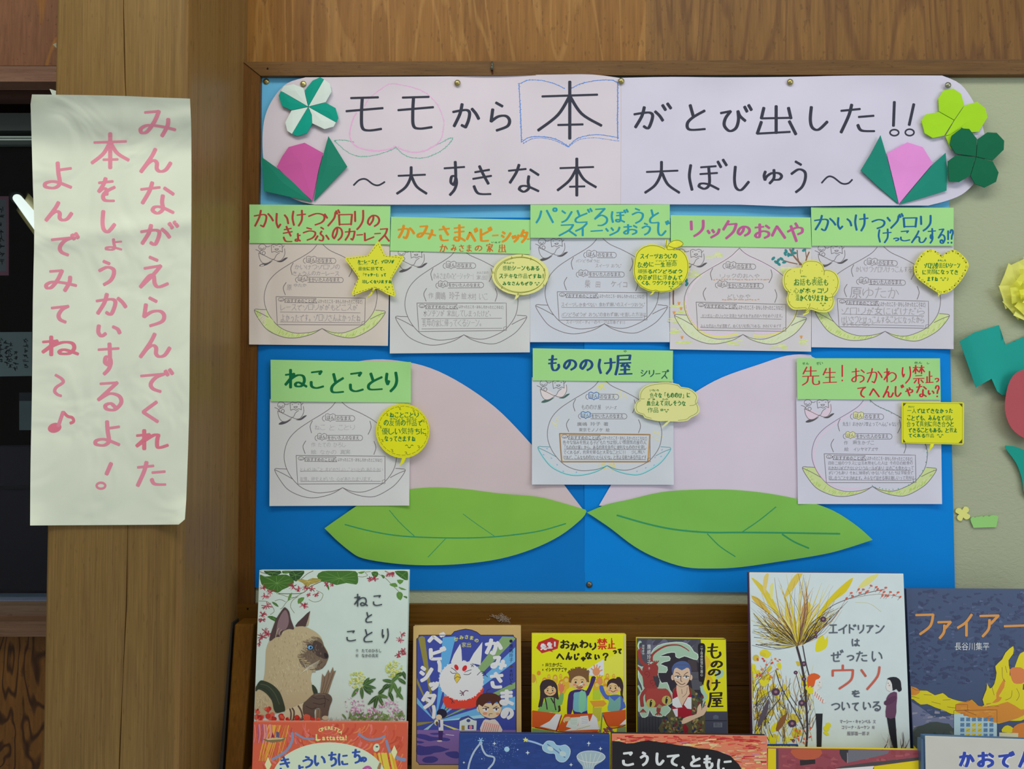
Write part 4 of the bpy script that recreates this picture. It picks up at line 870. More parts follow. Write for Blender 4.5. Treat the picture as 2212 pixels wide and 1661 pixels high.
def u4(m, s, T):
    FL = C(208, 146, 70); GR = C(196, 206, 130)
    z = K4
    for x, y, rx, ry in ((560, 540, 70, 30), (345, 740, 55, 35), (150, 1090, 45, 14), (150, 1240, 45, 20), (160, 1360, 45, 28), (800, 1485, 90, 24), (1270, 1525, 70, 22), (240, 1485, 70, 14), (1330, 700, 40, 30), (1540, 1480, 30, 20), (215, 1150, 30, 8)):
        for k in range(16):
            a, b_ = z(x + R_.uniform(-rx, rx), y + R_.uniform(-ry, ry)); ribbon(m, [(a - R_.uniform(3, 8), b_ + R_.uniform(-1, 1)), (a + R_.uniform(3, 8), b_ + R_.uniform(-1, 1))], R_.uniform(1.2, 2.4), s, .00022 + R_.uniform(0, 5e-5), C(*R_.choice([(198, 212, 140), (206, 212, 160), (190, 206, 120)])))
    for x, y in ((185, 1055), (208, 1110), (132, 1155), (218, 1425), (1515, 1420)):
        fill(m, P(f'{x-20},{y-16} {x-8},{y-4} {x},{y-18} {x+8},{y-4} {x+20},{y-16} {x+4},{y+24} {x-6},{y+22}', z), s, .0003, FL, None)
    for q, w_ in (('1600,500 1575,560 1565,600', 3), ('1560,480 1570,560', 2), ('1390,470 1430,540 1480,600 1520,640', 3.6), ('1470,480 1475,560 1500,640', 2.6), ('1290,580 1380,610 1470,630', 2.4), ('125,920 122,1000 124,1070', 3.4)): ribbon(m, smooth_line(P(q, z), 4), w_, s, .0003, C(132, 100, 82))
    for x, y in ((1350, 490), (1375, 530), (1340, 520), (1420, 480), (1440, 510), (1210, 570), (1240, 610), (1265, 590), (1300, 575), (1330, 610), (1270, 630), (1545, 480), (1400, 530), (265, 810), (270, 850)): fill(m, ell(*z(x, y), 5.2, 3.2, 8, R_.uniform(0, 180)), s, .00035, C(52, 128, 130), None)
    for q, w_, c_ in (('215,1060 230,1180 300,1310 420,1415 560,1450 700,1440 800,1420', 5, C(222, 206, 130)), ('235,1000 250,1180 320,1300 440,1395', 5, C(208, 190, 204)), ('1460,1160 1420,1270 1330,1370 1200,1420 1080,1440 980,1435', 5, C(222, 206, 130)), ('820,490 740,560 560,660 420,760 320,860 265,960', 4, C(214, 196, 204)), ('870,500 1000,580 1150,650 1270,740', 4, C(212, 194, 208)), ('450,1400 600,1430 750,1400', 6, C(206, 190, 212)), ('1000,1400 1150,1400 1280,1370', 6, C(206, 190, 212))): ribbon(m, smooth_line([T(x_ , y_) for x_, y_ in P(q)], 5), w_, s, .0002, c_)
    for (x0, x1, y) in ((560, 1150, 800), (655, 1045, 1018)):
        x = x0
        while x < x1: a = z(x, y + R_.uniform(-3, 3)); ribbon(m, [a, (a[0] + 3, a[1])], 1.8, s, .0004, C(198, 140, 84)); x += R_.uniform(18, 34)
form_card(K4, P('1448,528 1753,532 1752,759.5 1447,754.5'), P('1456.8,681.4 1742,689 1596.9,575.1'), Depth(.0132, cardh(1447, 530, 1752, 760, 4)), C(196, 192, 194), 'recommendation card painted with a tree and tiny orange flowers', dict(leaf=G2, full=1, under=u4),
    [('リックのおへや', 628, 732, 1060, 785, 1.0), ('どいかや', 708, 955, 962, 1005, 1.0), ('カンガルーのリックと友達たちがそれぞれのおへやをめぐります。', 430, 1172, 1330, 1215, .8), ('みんなのおへやが素敵で、ぬくもりを感じられる、かわいい本です', 418, 1282, 1300, 1322, .8)],
    (P('1448.9,464.5 1750.9,469.8 1752.8,535.4 1448.9,531.4'), Depth(.0146, hsum(waves(.001, 60, 40, 4), curl(1449, 465, 50, .001))), MAG, 'green strip titled in magenta letters', chs('リ:305-460,150-335 ッ:485-635,245-350 ク:655-820,155-360 の:815-965,215-330 お:1000-1180,190-355 へ:1185-1350,225-355 や:1355-1535,180-390', MAG, (4.2, 7.0)), None))
form_card(K5, P('1753,528 2060,529 2060,754 1753,750'), P('1761,673.7 2051,682.5 1902.4,567.7'), Depth(.0126, cardh(1753, 528, 2060, 754, 5)), C(192, 190, 198), 'recommendation card with green coloured leaves overlapping the bare olive board', dict(leaf=G1),
    [('かいけつゾロリけっこんする', 552, 715, 1180, 780, 1.0), ('!?', 1150, 740, 1195, 800, 1.0), ('原ゆたか', 480, 935, 1040, 1068, 1.5), ('ゾロリが女にばけだら', 392, 1165, 1320, 1252, 1.3), ('けいさつとけっこんすることになったから', 395, 1265, 1315, 1342, 1.2), ('おもしろい', 408, 1330, 752, 1374, 1.0)],
    (P('1752,447.7 2060,448.7 2060,531 1753.7,531'), Depth(.0150, hsum(waves(.0009, 60, 40, 5), curl(1752, 448, 40, .001))), NAV, 'green strip titled in navy letters ending with a question mark, on the olive board side', chs('か:90-340,150-325 い:350-515,175-310 け:540-700,135-330 つ:725-880,195-305 ゾ:895-1085,130-300 ロ:1075-1235,175-290 リ:1265-1390,150-330', NAV, (3.2, 5.2)) +
     chs('け:800-955,300-460 っ:965-1035,400-440 こ:1045-1160,320-440 ん:1165-1340,320-460 す:1345-1445,295-465 る:1460-1545,300-465 !:1560-1590,320-465 ?:1590-1635,310-465', NAV, (2.8, 4.4)), None))
form_card(K6, P('583,862 886,866 884,1092 582,1093'), P('593.2,1014.4 875.5,1016.4 731.3,903.5'), Depth(.0138, cardh(582, 862, 885, 1093, 6)), C(200, 201, 200), 'white recommendation card with very faint pencil writing under the dark green title', dict(pencil=C(168, 168, 168)),
    [('ねこ と ことり', 540, 728, 980, 788, .9), ('作:たての ひろし', 505, 918, 882, 968, .8), ('絵:なかの 真実', 505, 998, 932, 1048, .8), ('とんがりねこと まだやさしい ことりとの あたたかい', 385, 1188, 1278, 1232, .8), ('友情、絆をえがいた 心があたたまります。', 385, 1288, 1188, 1332, .8)],
    (P('584.5,777 887.6,782 887.6,869.8 585,866.8'), Depth(.0156, hsum(waves(.001, 60, 45, 6), curl(887, 782, 45, .003), curl(887, 869, 40, .002))), DGR, 'green strip titled in thick dark green letters', chs('ね:220-470,135-340 こ:495-650,150-345 と:715-865,180-390 こ:915-1075,165-380 と:1110-1280,175-360 り:1300-1435,165-380', DGR, (4.0, 7.2)), None))
def u7(m, s, T):
    TE = C(150, 208, 216); z = K7
    for q in ('115,1168 180,1290 300,1400 430,1470 600,1480 750,1450 880,1375', '1630,1185 1540,1310 1420,1400 1280,1470 1120,1465 960,1400 890,1375'): ribbon(m, smooth_line(P(q, z), 5), 3.6, s, .0003, TE)
    for x, y in ((220, 1180), (180, 1250), (270, 1290), (225, 1335), (335, 1365), (405, 1440), (555, 1450), (1530, 1195), (1520, 1270), (1450, 1280), (1440, 1370), (1345, 1400), (1245, 1440)): fill(m, ell(*z(x, y), 2.2, 1.4, 7, R_.uniform(0, 180)), s, .0003, C(140, 176, 206), None)
    for x, y, n, c_ in ((855, 460, 26, (226, 212, 120)), (850, 1365, 16, (218, 200, 130)), (960, 1365, 16, (218, 200, 130)), (1470, 1030, 14, (214, 206, 150)), (330, 880, 10, (212, 208, 160)), (1080, 560, 10, (218, 206, 150))):
        for k in range(n):
            a, b_ = z(x + R_.gauss(0, 30), y + R_.gauss(0, 28)); t = R_.uniform(0, 3.1); ribbon(m, [(a, b_), (a + 6 * math.cos(t), b_ + 6 * math.sin(t))], 1.5, s, .00025 + R_.uniform(0, 5e-5), C(*c_))
    for q in ('365,1010 375,1180 388,1330', '1392,1020 1380,1180 1372,1330', '365,1012 800,1016 1390,1022', '388,1330 900,1330 1372,1332'): ribbon(m, dense(P(q, z), 9), 3.4, s, .0003, C(186, 148, 96))
form_card(K7, P('1149,815 1454,820 1455.7,1047 1149,1046.5'), P('1161.8,966.5 1449,969.7 1300.8,856.9'), Depth(.0138, cardh(1149, 815, 1456, 1047, 7)), C(192, 198, 204), 'recommendation card with a brown bordered comment box and aqua leaf outlines', dict(under=u7, bowl=C(214, 200, 200), shade=C(70, 100, 92), iconfill=C(176, 196, 212), icon=C(70, 100, 160), leafline=C(92, 150, 160), pencil=C(128, 128, 132)),
    [('もののけ屋', 608, 678, 840, 735, .9), ('シリーズ', 885, 695, 1015, 735, .8), ('廣嶋 玲子 著', 560, 878, 922, 922, .8), ('東京モノノケ 絵', 580, 945, 932, 988, .8), ('色々な悩みを抱える子どもたちは怪しい雰囲気の屋の人', 400, 1085, 1352, 1132, .85), ('「もののけ屋」から、ある約束を条件に便利なもののけを貸し', 400, 1142, 1355, 1186, .85), ('てくれるが、約束を破ると大変なことに!!   少し怖い', 405, 1197, 1330, 1242, .85), ('けれど、こんなもののけいたらいいな。と思える魅力ある作品です', 405, 1255, 1355, 1302, .85)],
    (P('1150.8,752.2 1453.8,757.3 1452.9,824.5 1150.8,821.8'), Depth(.0154, hsum(waves(.001, 60, 45, 7), curl(1453, 824, 45, .0015))), IND, 'green strip titled in indigo letters with a small word at the end', chs('も:225-365,115-295 の:405-560,165-290 の:590-745,165-295 け:800-1010,150-335 屋:990-1200,110-345', IND, (3.6, 6.4)) + chs('シ:1285-1365,285-360 リ:1380-1440,285-365 ー:1450-1515,320-335 ズ:1520-1610,280-385', C(40, 92, 88), (1.8, 2.8)), [('や', 1085, 58, 1130, 88)]))
def u8(m, s, T):
    for q, c_ in (('800,520 700,610 540,700 400,800 300,900 255,1010 240,1120 270,1230 340,1320 450,1400 600,1440 740,1430', C(214, 190, 208)),): ribbon(m, smooth_line(P(q, K8), 5), 3, s, .00025, c_)
    q = dense(smooth_line(P('840,505 960,570 1100,640 1180,690', K8), 5) , 3) + []
    for a in (q, dense(smooth_line(P('1430,970 1450,1100 1420,1230 1330,1340 1200,1430 1060,1450 900,1425 865,1410', K8), 5), 3)):
        for x, y in a[::2]: ribbon(m, [(x, y), (x + R_.uniform(-2, 2), y + R_.uniform(-2, 2))], 1.5, s, .00055, C(80, 150, 134))
form_card(K8, P('1720,858 2032,860 2035,1088.7 1723.7,1088.7'), P('1733.2,1010.6 2023.2,1014.6 1872.9,899.7'), Depth(.0132, cardh(1722, 860, 2035, 1089, 8)), C(196, 196, 208), 'recommendation card with one pink and one green peach edge under the red title', dict(leaf=G1, under=u8, bowl=C(222, 190, 204), iconfill=C(216, 222, 150), lo=C(140, 110, 140), pencil=C(138, 136, 142)),
    [('先生! おかわり禁止ってへんじゃない?', 545, 722, 1158, 770, .85), ('作', 560, 925, 605, 968, .8), ('麻生かづこ', 655, 922, 890, 968, .85), ('絵', 563, 995, 612, 1038, .8), ('イシヤマアズサ', 660, 998, 930, 1038, .85), ('四年二組のクラスには忘れ物をした人は その日の給食の', 390, 1145, 1300, 1185, .8), ('おかわりができないというルールがあり ほのこも食わなって', 390, 1198, 1310, 1240, .8), ('がいつもあり それに納得がいかない子どもたちは学級会で', 395, 1248, 1305, 1290, .8), ('話し合うことを決めます。みんなで話せる事は難しいって見所は', 395, 1302, 1315, 1345, .8)],
    (P('1721,773.7 2030.6,774 2032.2,863.8 1722.5,862.2'), Depth(.0150, hsum(waves(.001, 60, 45, 8), curl(2031, 774, 40, .002), curl(1722, 862, 40, .0015))), CRM, 'green strip titled in bright red letters', chs('先:110-300,130-335 生:330-490,145-310 !:525-560,115-290 お:640-785,150-305 か:800-975,150-310 わ:985-1125,150-300 り:1180-1280,130-315 禁:1295-1430,115-320 止:1430-1525,180-310 っ:1530-1580,255-300', CRM, (2.2, 3.6)) +
     chs('て:700-800,350-465 へ:830-945,375-460 ん:975-1095,340-465 じ:1105-1205,325-455 ゃ:1215-1300,355-450 な:1330-1450,320-460 い:1460-1530,385-435 ?:1535-1585,335-460', CRM, (2.4, 4.2)), [('せん', 112, 84, 188, 112), ('せい', 262, 78, 338, 112), ('きん', 1312, 76, 1400, 104), ('し', 1448, 82, 1478, 106)]))
# ================================================================ speech balloons
def balloon(outline, key, d, color, label, rows, deco, face=None, shape_n=0, pen=(1.1, 1.8), h=None):
    s = Depth(d, h or waves(.0009, 40, 35, d * 900)); q = P(outline, key)
    if shape_n: q = smooth_line(q, shape_n, True)
    r = sheet('speech_balloon', q, s, color, label, 'speech balloon', 'yellow speech balloons on the cards', grid=10)
    GI = C(42, 116, 56)
    inked(r, 'printed_border', s, lambda m, s: deco(m, s, key, q))
    def dr(m, s):
        for txt, x0, y0, x1, y1, *o in rows:
            a, b_ = key(x0, y0), key(x1, y1); hand(m, txt, a[0], a[1], b_[0], b_[1], s, .0005, GI, pen if not o else (.6, .8), .05)
        if face:
            x, y, w_ = face
            for t in ('%g,%g %g,%g %g,%g' % (x - w_, y, x - w_ * .7, y - 8, x - w_ * .4, y), '%g,%g %g,%g %g,%g' % (x + w_ * .4, y, x + w_ * .7, y - 8, x + w_, y), '%g,%g %g,%g %g,%g' % (x - w_ * .35, y + 12, x, y + 24, x + w_ * .35, y + 12)): ribbon(m, smooth_line(P(t, key), 4), 1.4, s, .0005, GI)
    inked(r, 'marker_writing', s, dr); return r
def inset(q, f, dy=0):
    cx = sum(p[0] for p in q) / len(q); cy = sum(p[1] for p in q) / len(q); return [(cx + (x - cx) * f, cy + (y - cy) * f + dy) for x, y in q]
BRD = C(120, 124, 40); YEL = C(226, 220, 60); LIM = C(222, 238, 132)
def dashes(m, s, q, w_, col, on=2):
    q = dense(q + [q[0]], 3.2)
    for i in range(0, len(q) - 1, 2): ribbon(m, [q[i], q[i + 1]], w_, s, .0004, col)
def d1(m, s, key, q): dashes(m, s, inset(P('1490,450 1565,600 1770,620 1640,870 1685,1068 1475,980 1440,975 1195,1050 1265,850 1115,635 1370,600', key), .93), 1.1, BRD)
balloon('1490,450 1515,480 1565,600 1600,612 1770,612 1770,650 1640,860 1640,890 1685,1050 1670,1068 1600,1045 1480,975 1455,980 1420,1040 1350,1095 1410,1020 1435,968 1250,1040 1200,1050 1195,1020 1265,870 1260,840 1120,650 1125,625 1360,610 1385,590 1465,470', K1, .0205, YEL, 'yellow star shaped balloon on the beige card', [('カーレースで、ゾロリが', 1255, 652, 1672, 695), ('さいご   か', 1262, 695, 1480, 712, 1), ('最後に勝てて、', 1262, 732, 1592, 775), ('「ヤッター!」って', 1300, 802, 1580, 842), ('嬉しくなりますね', 1305, 878, 1645, 918)], d1, (1592, 965, 26))
def d2(m, s, key, q):
    for rx, ry, o in ((275, 195, 0), (268, 188, 8)): e = ell(1474 + o, 748, rx, ry, 40); ribbon(m, [key(*p) for p in e + [e[0]]], 1.0, s, .0004, BRD)
    for x, y in ((1385, 560), (1500, 535), (1595, 575), (1740, 690), (1735, 860), (1280, 885), (1183, 722), (1455, 955)): ribbon(m, P(f'{x-6},{y+14} {x},{y-14} {x+8},{y+10}', key), 1.3, s, .0004, BRD)
balloon(' '.join('%g,%g' % p for p in ell(1479, 747, 310, 222, 30, 0, 115, 455)[:]) + ' 1470,968 1450,1000 1415,1020 1432,968', K2, .0185, LIM, 'pale lime oval balloon with a double ring border', [('かんどう', 1298, 606, 1415, 628, 1), ('感動シーンもある', 1285, 648, 1690, 700), ('ステキな作品ですね!', 1245, 733, 1742, 787), ('みなさんもぜひ', 1285, 818, 1620, 862)], d2, (1662, 838, 26))
AP = '1592,525 1560,505 1500,485 1420,480 1330,510 1265,580 1240,700 1235,800 1260,890 1320,960 1400,1000 1455,1012 1420,1050 1450,1042 1485,1005 1540,1020 1650,1010 1750,960 1830,870 1862,760 1855,660 1820,580 1760,530 1690,530'
def d3(m, s, key, q):
    ribbon(m, smooth_line([((x - 1545) * .95 + 1545, (y - 760) * .95 + 762) for x, y in P(AP.replace(' 1420,1050 1450,1042', ' 1465,990'))][0:0] + [key((x - 1545) * .955 + 1545, (y - 760) * .95 + 762) for x, y in P(AP.replace(' 1420,1050 1450,1042', ''))], 3), 1.1, s, .0004, C(110, 112, 30))
    for t in ('1612,430 1605,480 1608,520', '1690,522 1750,515 1795,475 1755,440 1700,438 1645,465 1618,505', '1620,500 1620,540 1700,530 1630,500'): ribbon(m, smooth_line(P(t, key), 4), 1.2, s, .0004, C(110, 112, 30))
balloon(AP + ' 1700,522 1755,515 1802,475 1760,435 1700,430 1640,458 1622,478 1624,430 1598,428 1598,480', K3, .0210, YEL, 'yellow apple shaped balloon with a leaf on its stalk', [('スイーツおうじの', 1310, 584, 1728, 642), ('いっしょう けんめい', 1490, 655, 1730, 674, 1), ('ために一生懸命', 1280, 674, 1728, 732), ('がんば', 1286, 728, 1400, 745, 1), ('頑張るパンどろぼう', 1283, 758, 1788, 806), ('の姿が目に浮かんで', 1283, 822, 1788, 882), ('くる、ワクワクする作品', 1325, 888, 1788, 937)], d3, (1660, 958, 24), 0)
def d4(m, s, key, q):
    for x, y in ((1440, 712), (1365, 762), (1350, 848), (1400, 910), (1415, 960), (1390, 1042), (1490, 1108), (1585, 1072), (1690, 1112), (1760, 1120), (1820, 1085), (1835, 1022), (1888, 885), (1865, 805), (1805, 768), (1740, 708), (1680, 640), (1582, 645), (1525, 705), (1520, 655), (1845, 955)): fill(m, ell(*key(x, y), 1.1, .9, 6), s, .0004, C(140, 130, 40), None)
    for t in ('1505,690 1505,735', '1765,700 1762,750', '1355,925 1400,940', '1800,1000 1870,985', '1610,1060 1600,1100 1560,1150 1540,1168'): ribbon(m, smooth_line(P(t, key), 3), 1.1, s, .0004, BRD)
    e = inset(q, .945, -1); ribbon(m, e[:int(len(e) * .96)], 1.0, s, .0004, BRD)
balloon('1510,665 1530,620 1580,592 1640,590 1700,600 1750,640 1772,700 1800,692 1870,712 1915,760 1932,830 1912,920 1868,985 1877,1050 1850,1120 1790,1155 1700,1150 1615,1125 1590,1165 1530,1188 1570,1130 1520,1125 1430,1125 1375,1080 1355,1010 1370,945 1330,890 1312,820 1325,740 1370,690 1440,675', K4, .0205, C(232, 226, 92), 'soft yellow five-lobed flower balloon with dotted edge', [('はなし', 1510, 755, 1575, 772, 1), ('ひょうし', 1650, 770, 1742, 790, 1), ('お話も表紙も', 1432, 788, 1812, 862, ), ('こころ', 1432, 850, 1490, 866, 1), ('心がホッコリ', 1428, 886, 1808, 948), ('温かくなりますね', 1452, 962, 1808, 1032)], d4, (1750, 1062, 30), 3)
def d5(m, s, key, q):
    e = dense(inset(q, .93) + [inset(q, .93)[0]], 2.0); n = 46
    for i in range(n):
        x, y = e[int(i * (len(e) - 1) / n)]; 
        if key and y > K5(0, 1016)[1]: continue
        b_ = [(x - 2.1, y), (x, y - 2.1), (x + 2.1, y), (x, y + 2.1)] if i % 2 else [(x - 1.9, y - 1.9), (x + 1.9, y - 1.9), (x + 1.9, y + 1.9), (x - 1.9, y + 1.9)]
        if i % 2: fill(m, b_, s, .0004, C(104, 96, 20), None)
        else: ribbon(m, b_ + [b_[0]], .8, s, .0004, BRD)
balloon('1512,597 1450,552 1390,530 1340,538 1290,570 1240,630 1205,700 1200,770 1230,840 1300,900 1370,950 1462,1012 1465,1052 1492,1024 1560,1010 1640,960 1720,870 1770,790 1802,710 1782,650 1730,590 1670,545 1620,535 1560,560', K5, .0200, YEL, 'yellow heart shaped balloon with a beaded border', [('おもしろ', 1458, 640, 1552, 662, 1), ('ゾロリの面白いシーン', 1308, 675, 1712, 732), ('えがお', 1365, 724, 1462, 744, 1), ('に笑顔になってき', 1288, 750, 1690, 805), ('ますね', 1342, 828, 1465, 880), ('♪', 1560, 830, 1605, 880)], d5, (1520, 850, 30), 3)
def d6(m, s, key, q):
    for a in range(0, 360, 12):
        if a % 36 < 26: e = ell(1490, 795, 268, 262, 6, 0, a, a + 9); ribbon(m, [key(*p) for p in e], 1.0, s, .0004, C(130, 132, 30))
    for a in range(10, 370, 36):
        x = 1490 + 245 * math.cos(math.radians(a)); y = 795 + 240 * math.sin(math.radians(a)); ribbon(m, smooth_line(P(f'{x-14},{y-12} {x+8},{y-6} {x-4},{y+8} {x+14},{y+12}', key), 4), 1.2, s, .0004, C(130, 132, 30))
    e = ell(1490, 795, 281, 278, 40); ribbon(m, [key(*p) for p in e + [e[0]]], .7, s, .0004, C(200, 190, 60))
balloon(' '.join('%g,%g' % p for p in ell(1487, 797, 288, 292, 34, 0, 97, 447)) + ' 1520,1088 1498,1140 1450,1168 1468,1130 1480,1088', K6, .0200, C(228, 216, 28), 'deep yellow round balloon with a squiggle border', [('ねことことり', 1345, 596, 1662, 655), ('の友情の作品で', 1280, 676, 1705, 742), ('ゆうじょう  さくひん', 1350, 660, 1640, 678, 1), ('優しい気持ちに', 1262, 762, 1745, 832), ('なってきますね', 1288, 848, 1628, 908)], d6, (1558, 955, 42))
CL7 = '1270,600 1275,540 1320,480 1400,445 1490,430 1600,425 1720,450 1745,478 1830,490 1900,530 1942,590 1925,650 1950,700 1957,760 1920,800 1860,830 1820,862 1720,875 1622,872'
def d7(m, s, key, q):
    e = [((x - 1590) * .95 + 1590, (y - 650) * .93 + 650) for x, y in P(CL7 + ' 1400,850 1330,830 1310,800 1240,775 1215,720 1230,660 1270,630')]; ribbon(m, smooth_line([key(*p) for p in e[:18]], 3), 1.1, s, .0004, C(140, 150, 90)); ribbon(m, smooth_line([key(*p) for p in e[19:]], 3), 1.1, s, .0004, C(140, 150, 90))
    for t in ('1275,615 1330,615', '1845,690 1895,685 1930,660', '1310,800 1325,825', '1700,455 1730,480'): ribbon(m, smooth_line(P(t, key), 3), 1.1, s, .0004, C(140, 150, 90))
balloon(CL7 + ' 1590,905 1530,935 1575,885 1600,866 1500,870 1400,850 1330,830 1310,800 1240,775 1215,720 1230,660 1270,630', K7, .0190, C(220, 240, 140), 'pale lime cloud shaped balloon', [('いろいろ', 1390, 505, 1495, 528, 1), ('色々な「もののけ」に', 1392, 542, 1855, 602), ('出会えて楽しそうな', 1352, 632, 1802, 692), ('で あ    たの', 1365, 608, 1600, 628, 1), ('作品', 1362, 712, 1495, 772), ('ロ', 1512, 725, 1545, 752)], d7, (1580, 742, 26), 2)
def d8(m, s, key, q):
    ribbon(m, P('1195,525 1830,530 1828,955 1195,945 1195,525', key), .9, s, .0004, C(150, 150, 50))
    for t in ('1195,522 1232,522 1195,562', '1790,525 1832,528 1832,572', '1195,905 1195,945 1225,948', '1832,905 1830,955 1786,955'): fill(m, P(t, key), s, .0004, C(84, 78, 36), None)
balloon('1190,512 1835,516 1847,528 1845,952 1832,968 1525,962 1515,990 1465,1052 1480,1000 1488,962 1190,952 1180,942 1180,522', K8, .0190, C(226, 224, 44), 'yellow rectangular balloon with dark photo corners', [('ひとり', 1248, 552, 1315, 572, 1), ('一人ではできなかった', 1238, 578, 1732, 632), ('ことでも、みんなで話し', 1235, 652, 1735, 710), ('合って真剣に向き合うと', 1232, 716, 1742, 776), ('できることもある。と教え', 1248, 786, 1778, 838), ('てくれる作品', 1248, 848, 1528, 892)], d8, (1592, 868, 32))
# ================================================================ paper decorations on the bare board
fl = thing('paper_rosette', W(2232, 628, .008), 'layered bright yellow paper rosette with cut square petals', 'paper flower')
cx, cy = 2234, 630
k = 0
for ring, (r0, r1, nn, dd, c_) in enumerate(((26, 72, 11, .011, (240, 228, 110)), (12, 50, 8, .018, (242, 230, 84)), (2, 30, 7, .025, (244, 230, 62)))):
    for i in range(nn):
        a = 2 * math.pi * (i + .5 * ring) / nn + .2 + R_.uniform(-.09, .09); rr_ = R_.uniform(-.09, .07) * r1; tw = R_.uniform(-.22, .22); ca, sa = math.cos(a), math.sin(a); hw0, hw1 = r1 * .26, r1 * .36; dz = .0022 * (i % 2)
        q = [(cx + ca * r0 - sa * hw0, cy + sa * r0 + ca * hw0), (cx + ca * (r1 + rr_ + tw * 20) - sa * hw1, cy + sa * (r1 + rr_ + tw * 20) + ca * hw1), (cx + ca * (r1 + rr_ - tw * 20) + sa * hw1, cy + sa * (r1 + rr_ - tw * 20) - ca * hw1), (cx + ca * r0 + sa * hw0, cy + sa * r0 - ca * hw0)]
        m = M(); v = [W(q[0][0], q[0][1], dd - .003 + dz), W(q[1][0], q[1][1], dd + .004 + dz * 2), W(q[2][0], q[2][1], dd - .001 + dz), W(q[3][0], q[3][1], dd - .003 + dz)]
        mid = (v[1] + v[2]) / 2 + Vector((0, -.001, 0)); m.add(v + [mid], [(0, 1, 4), (0, 4, 3), (3, 4, 2)]); m.build('petal', paper(C(*c_)), fl, solid=.0004)
m = M(); fill(m, ell(cx, cy, 42, 42, 30), Depth(.0072), 0, None, None); m.build('backing_disc', paper(C(226, 206, 80)), fl, solid=.0006)
def hs_(x, y): return .010 * max(0, (2125 - x) / 55.0) ** 1.4 + .012 * math.exp(-((x - 2110 - (y - 760) * .3) / 28) ** 2)
sheet('teal_leaf', P('2073,737 2105,718 2158,702 2172,745 2211,728 2260,705 2290,770 2250,830 2200,852 2164,853 2154,845 2142,818 2108,837'), Depth(.009, hs_), C(30, 146, 134), 'notched teal paper leaf curling off the olive board', 'paper leaf', grid=9)
sheet('red_petal', smooth_line(P('2203,801 2182,822 2172,860 2172,893 2185,925 2210,945 2245,955 2290,900 2280,830 2240,800'), 3, True), Depth(.0205, waves(.002, 40, 40, 1)), C(166, 78, 84), 'dull red oval paper petal overlapping the teal leaf', 'paper petal', grid=12)
sheet('teal_stem_leaf', smooth_line(P('2171,966 2182,963 2200,967 2240,985 2290,1010 2330,1080 2300,1110 2250,1085 2215,1070 2208,1035 2195,1000'), 3, True), Depth(.010, waves(.002, 40, 40, 2)), C(26, 144, 128), 'curved teal paper leaf beneath the red petal', 'paper leaf', grid=12)
y2 = Z(2040, 900, .24096)
q = []
for k_, (x, y) in enumerate(((190, 835), (200, 892), (145, 905), (130, 848))): q += [y2(*p) for p in ell(x, y, 31, 29, 8, 0, -110 + k_ * 90, 70 + k_ * 90)]
sheet('punched_flower', q, Depth(.0075), C(218, 216, 120), 'tiny pale yellow punched paper flower beside the blue sheet edge', 'paper flower', grid=None)
q = P('234,920 245,902 262,898 275,905 290,897 305,897 318,895 340,892 350,900 365,890 385,888 400,896 420,885 440,882 465,885 482,895 480,920 465,990 262,996 240,945')
sheet('punched_grass', [y2(*p) for p in q], Depth(.0078), C(140, 194, 112), 'small green punched grass tuft next to the tiny yellow flower', 'paper grass', grid=None)
# ================================================================ picture books on the rack
class Art:
    """flat print built up in layers on one book cover"""
    def __init__(s, book, name, surf, zf=None): s.m = M(); s.s = surf; s.z = zf; s.e = book['e']; s.b = book; s.name = name
    def up(s): s.b['e'] += 7e-7; return s.b['e']
    def pts(s, q, n=0, closed=True):
        q = P(q, s.z) if isinstance(q, str) else [s.z(*p) for p in q]
        return smooth_line(q, n, closed) if n else q
    def poly(s, q, c, n=0):
        q = clip_convex(s.pts(q, n), s.b['hull'])
        if q: fill(s.m, q, s.s, s.up(), c, None)
    def line(s, q, w, c, n=5, taper=0):
        q = [p for p in dense(s.pts(q, n, False), 6) if inside(p, s.b['hull'])]
        if len(q) > 1: ribbon(s.m, q, w, s.s, s.up(), c, None, taper)
    def sline(s, q, w, c, n=5): # closed outline
        p = [x for x in s.pts(q, n) if inside(x, s.b['hull'])]; ribbon(s.m, p + [p[0]], w, s.s, s.up(), c)
    def ell(s, cx, cy, rx, ry, c, rot=0, n=20): s.poly(ell(cx, cy, rx, ry, n, rot), c)
    def br(s, txt, col, pen):
        for t in txt.split():
            ch = t[0]; x0, x1, y0, y1 = (float(v) for v in t[2:].replace('-', ',').split(',')); a, b = s.z(x0, y0), s.z(x1, y1); brush(s.m, ch, (a[0], a[1], b[0], b[1]), s.s, s.up(), col, pen)
    def ty(s, txt, x0, y0, x1, y1, c, bold=.02, slope=0): a, b = s.z(x0, y0), s.z(x1, y1); typ(s.m, txt, a[0], a[1], b[0], b[1], s.s, s.up(), c, bold, 0, slope)
    def vt(s, txt, x, y0, y1, w, c, bold=.02):
        h = (y1 - y0) / len(txt)
        for i, ch in enumerate(txt):
            if ch == ' ': continue
            a = s.z(x - w / 2, y0 + (i + .86) * h); k = s.z(w, 0)[0] - s.z(0, 0)[0]; kh = s.z(0, h)[1] - s.z(0, 0)[1]
            type_char(s.m, ch, a[0], a[1], k, kh * 1.02, s.s, s.up(), c, bold)
    def done(s, name=None, label=None):
        o = s.m.build(name or s.name, s.b['mat'], s.b['fc']); s.m = M()
        if o and label: o['label'] = label
        return o
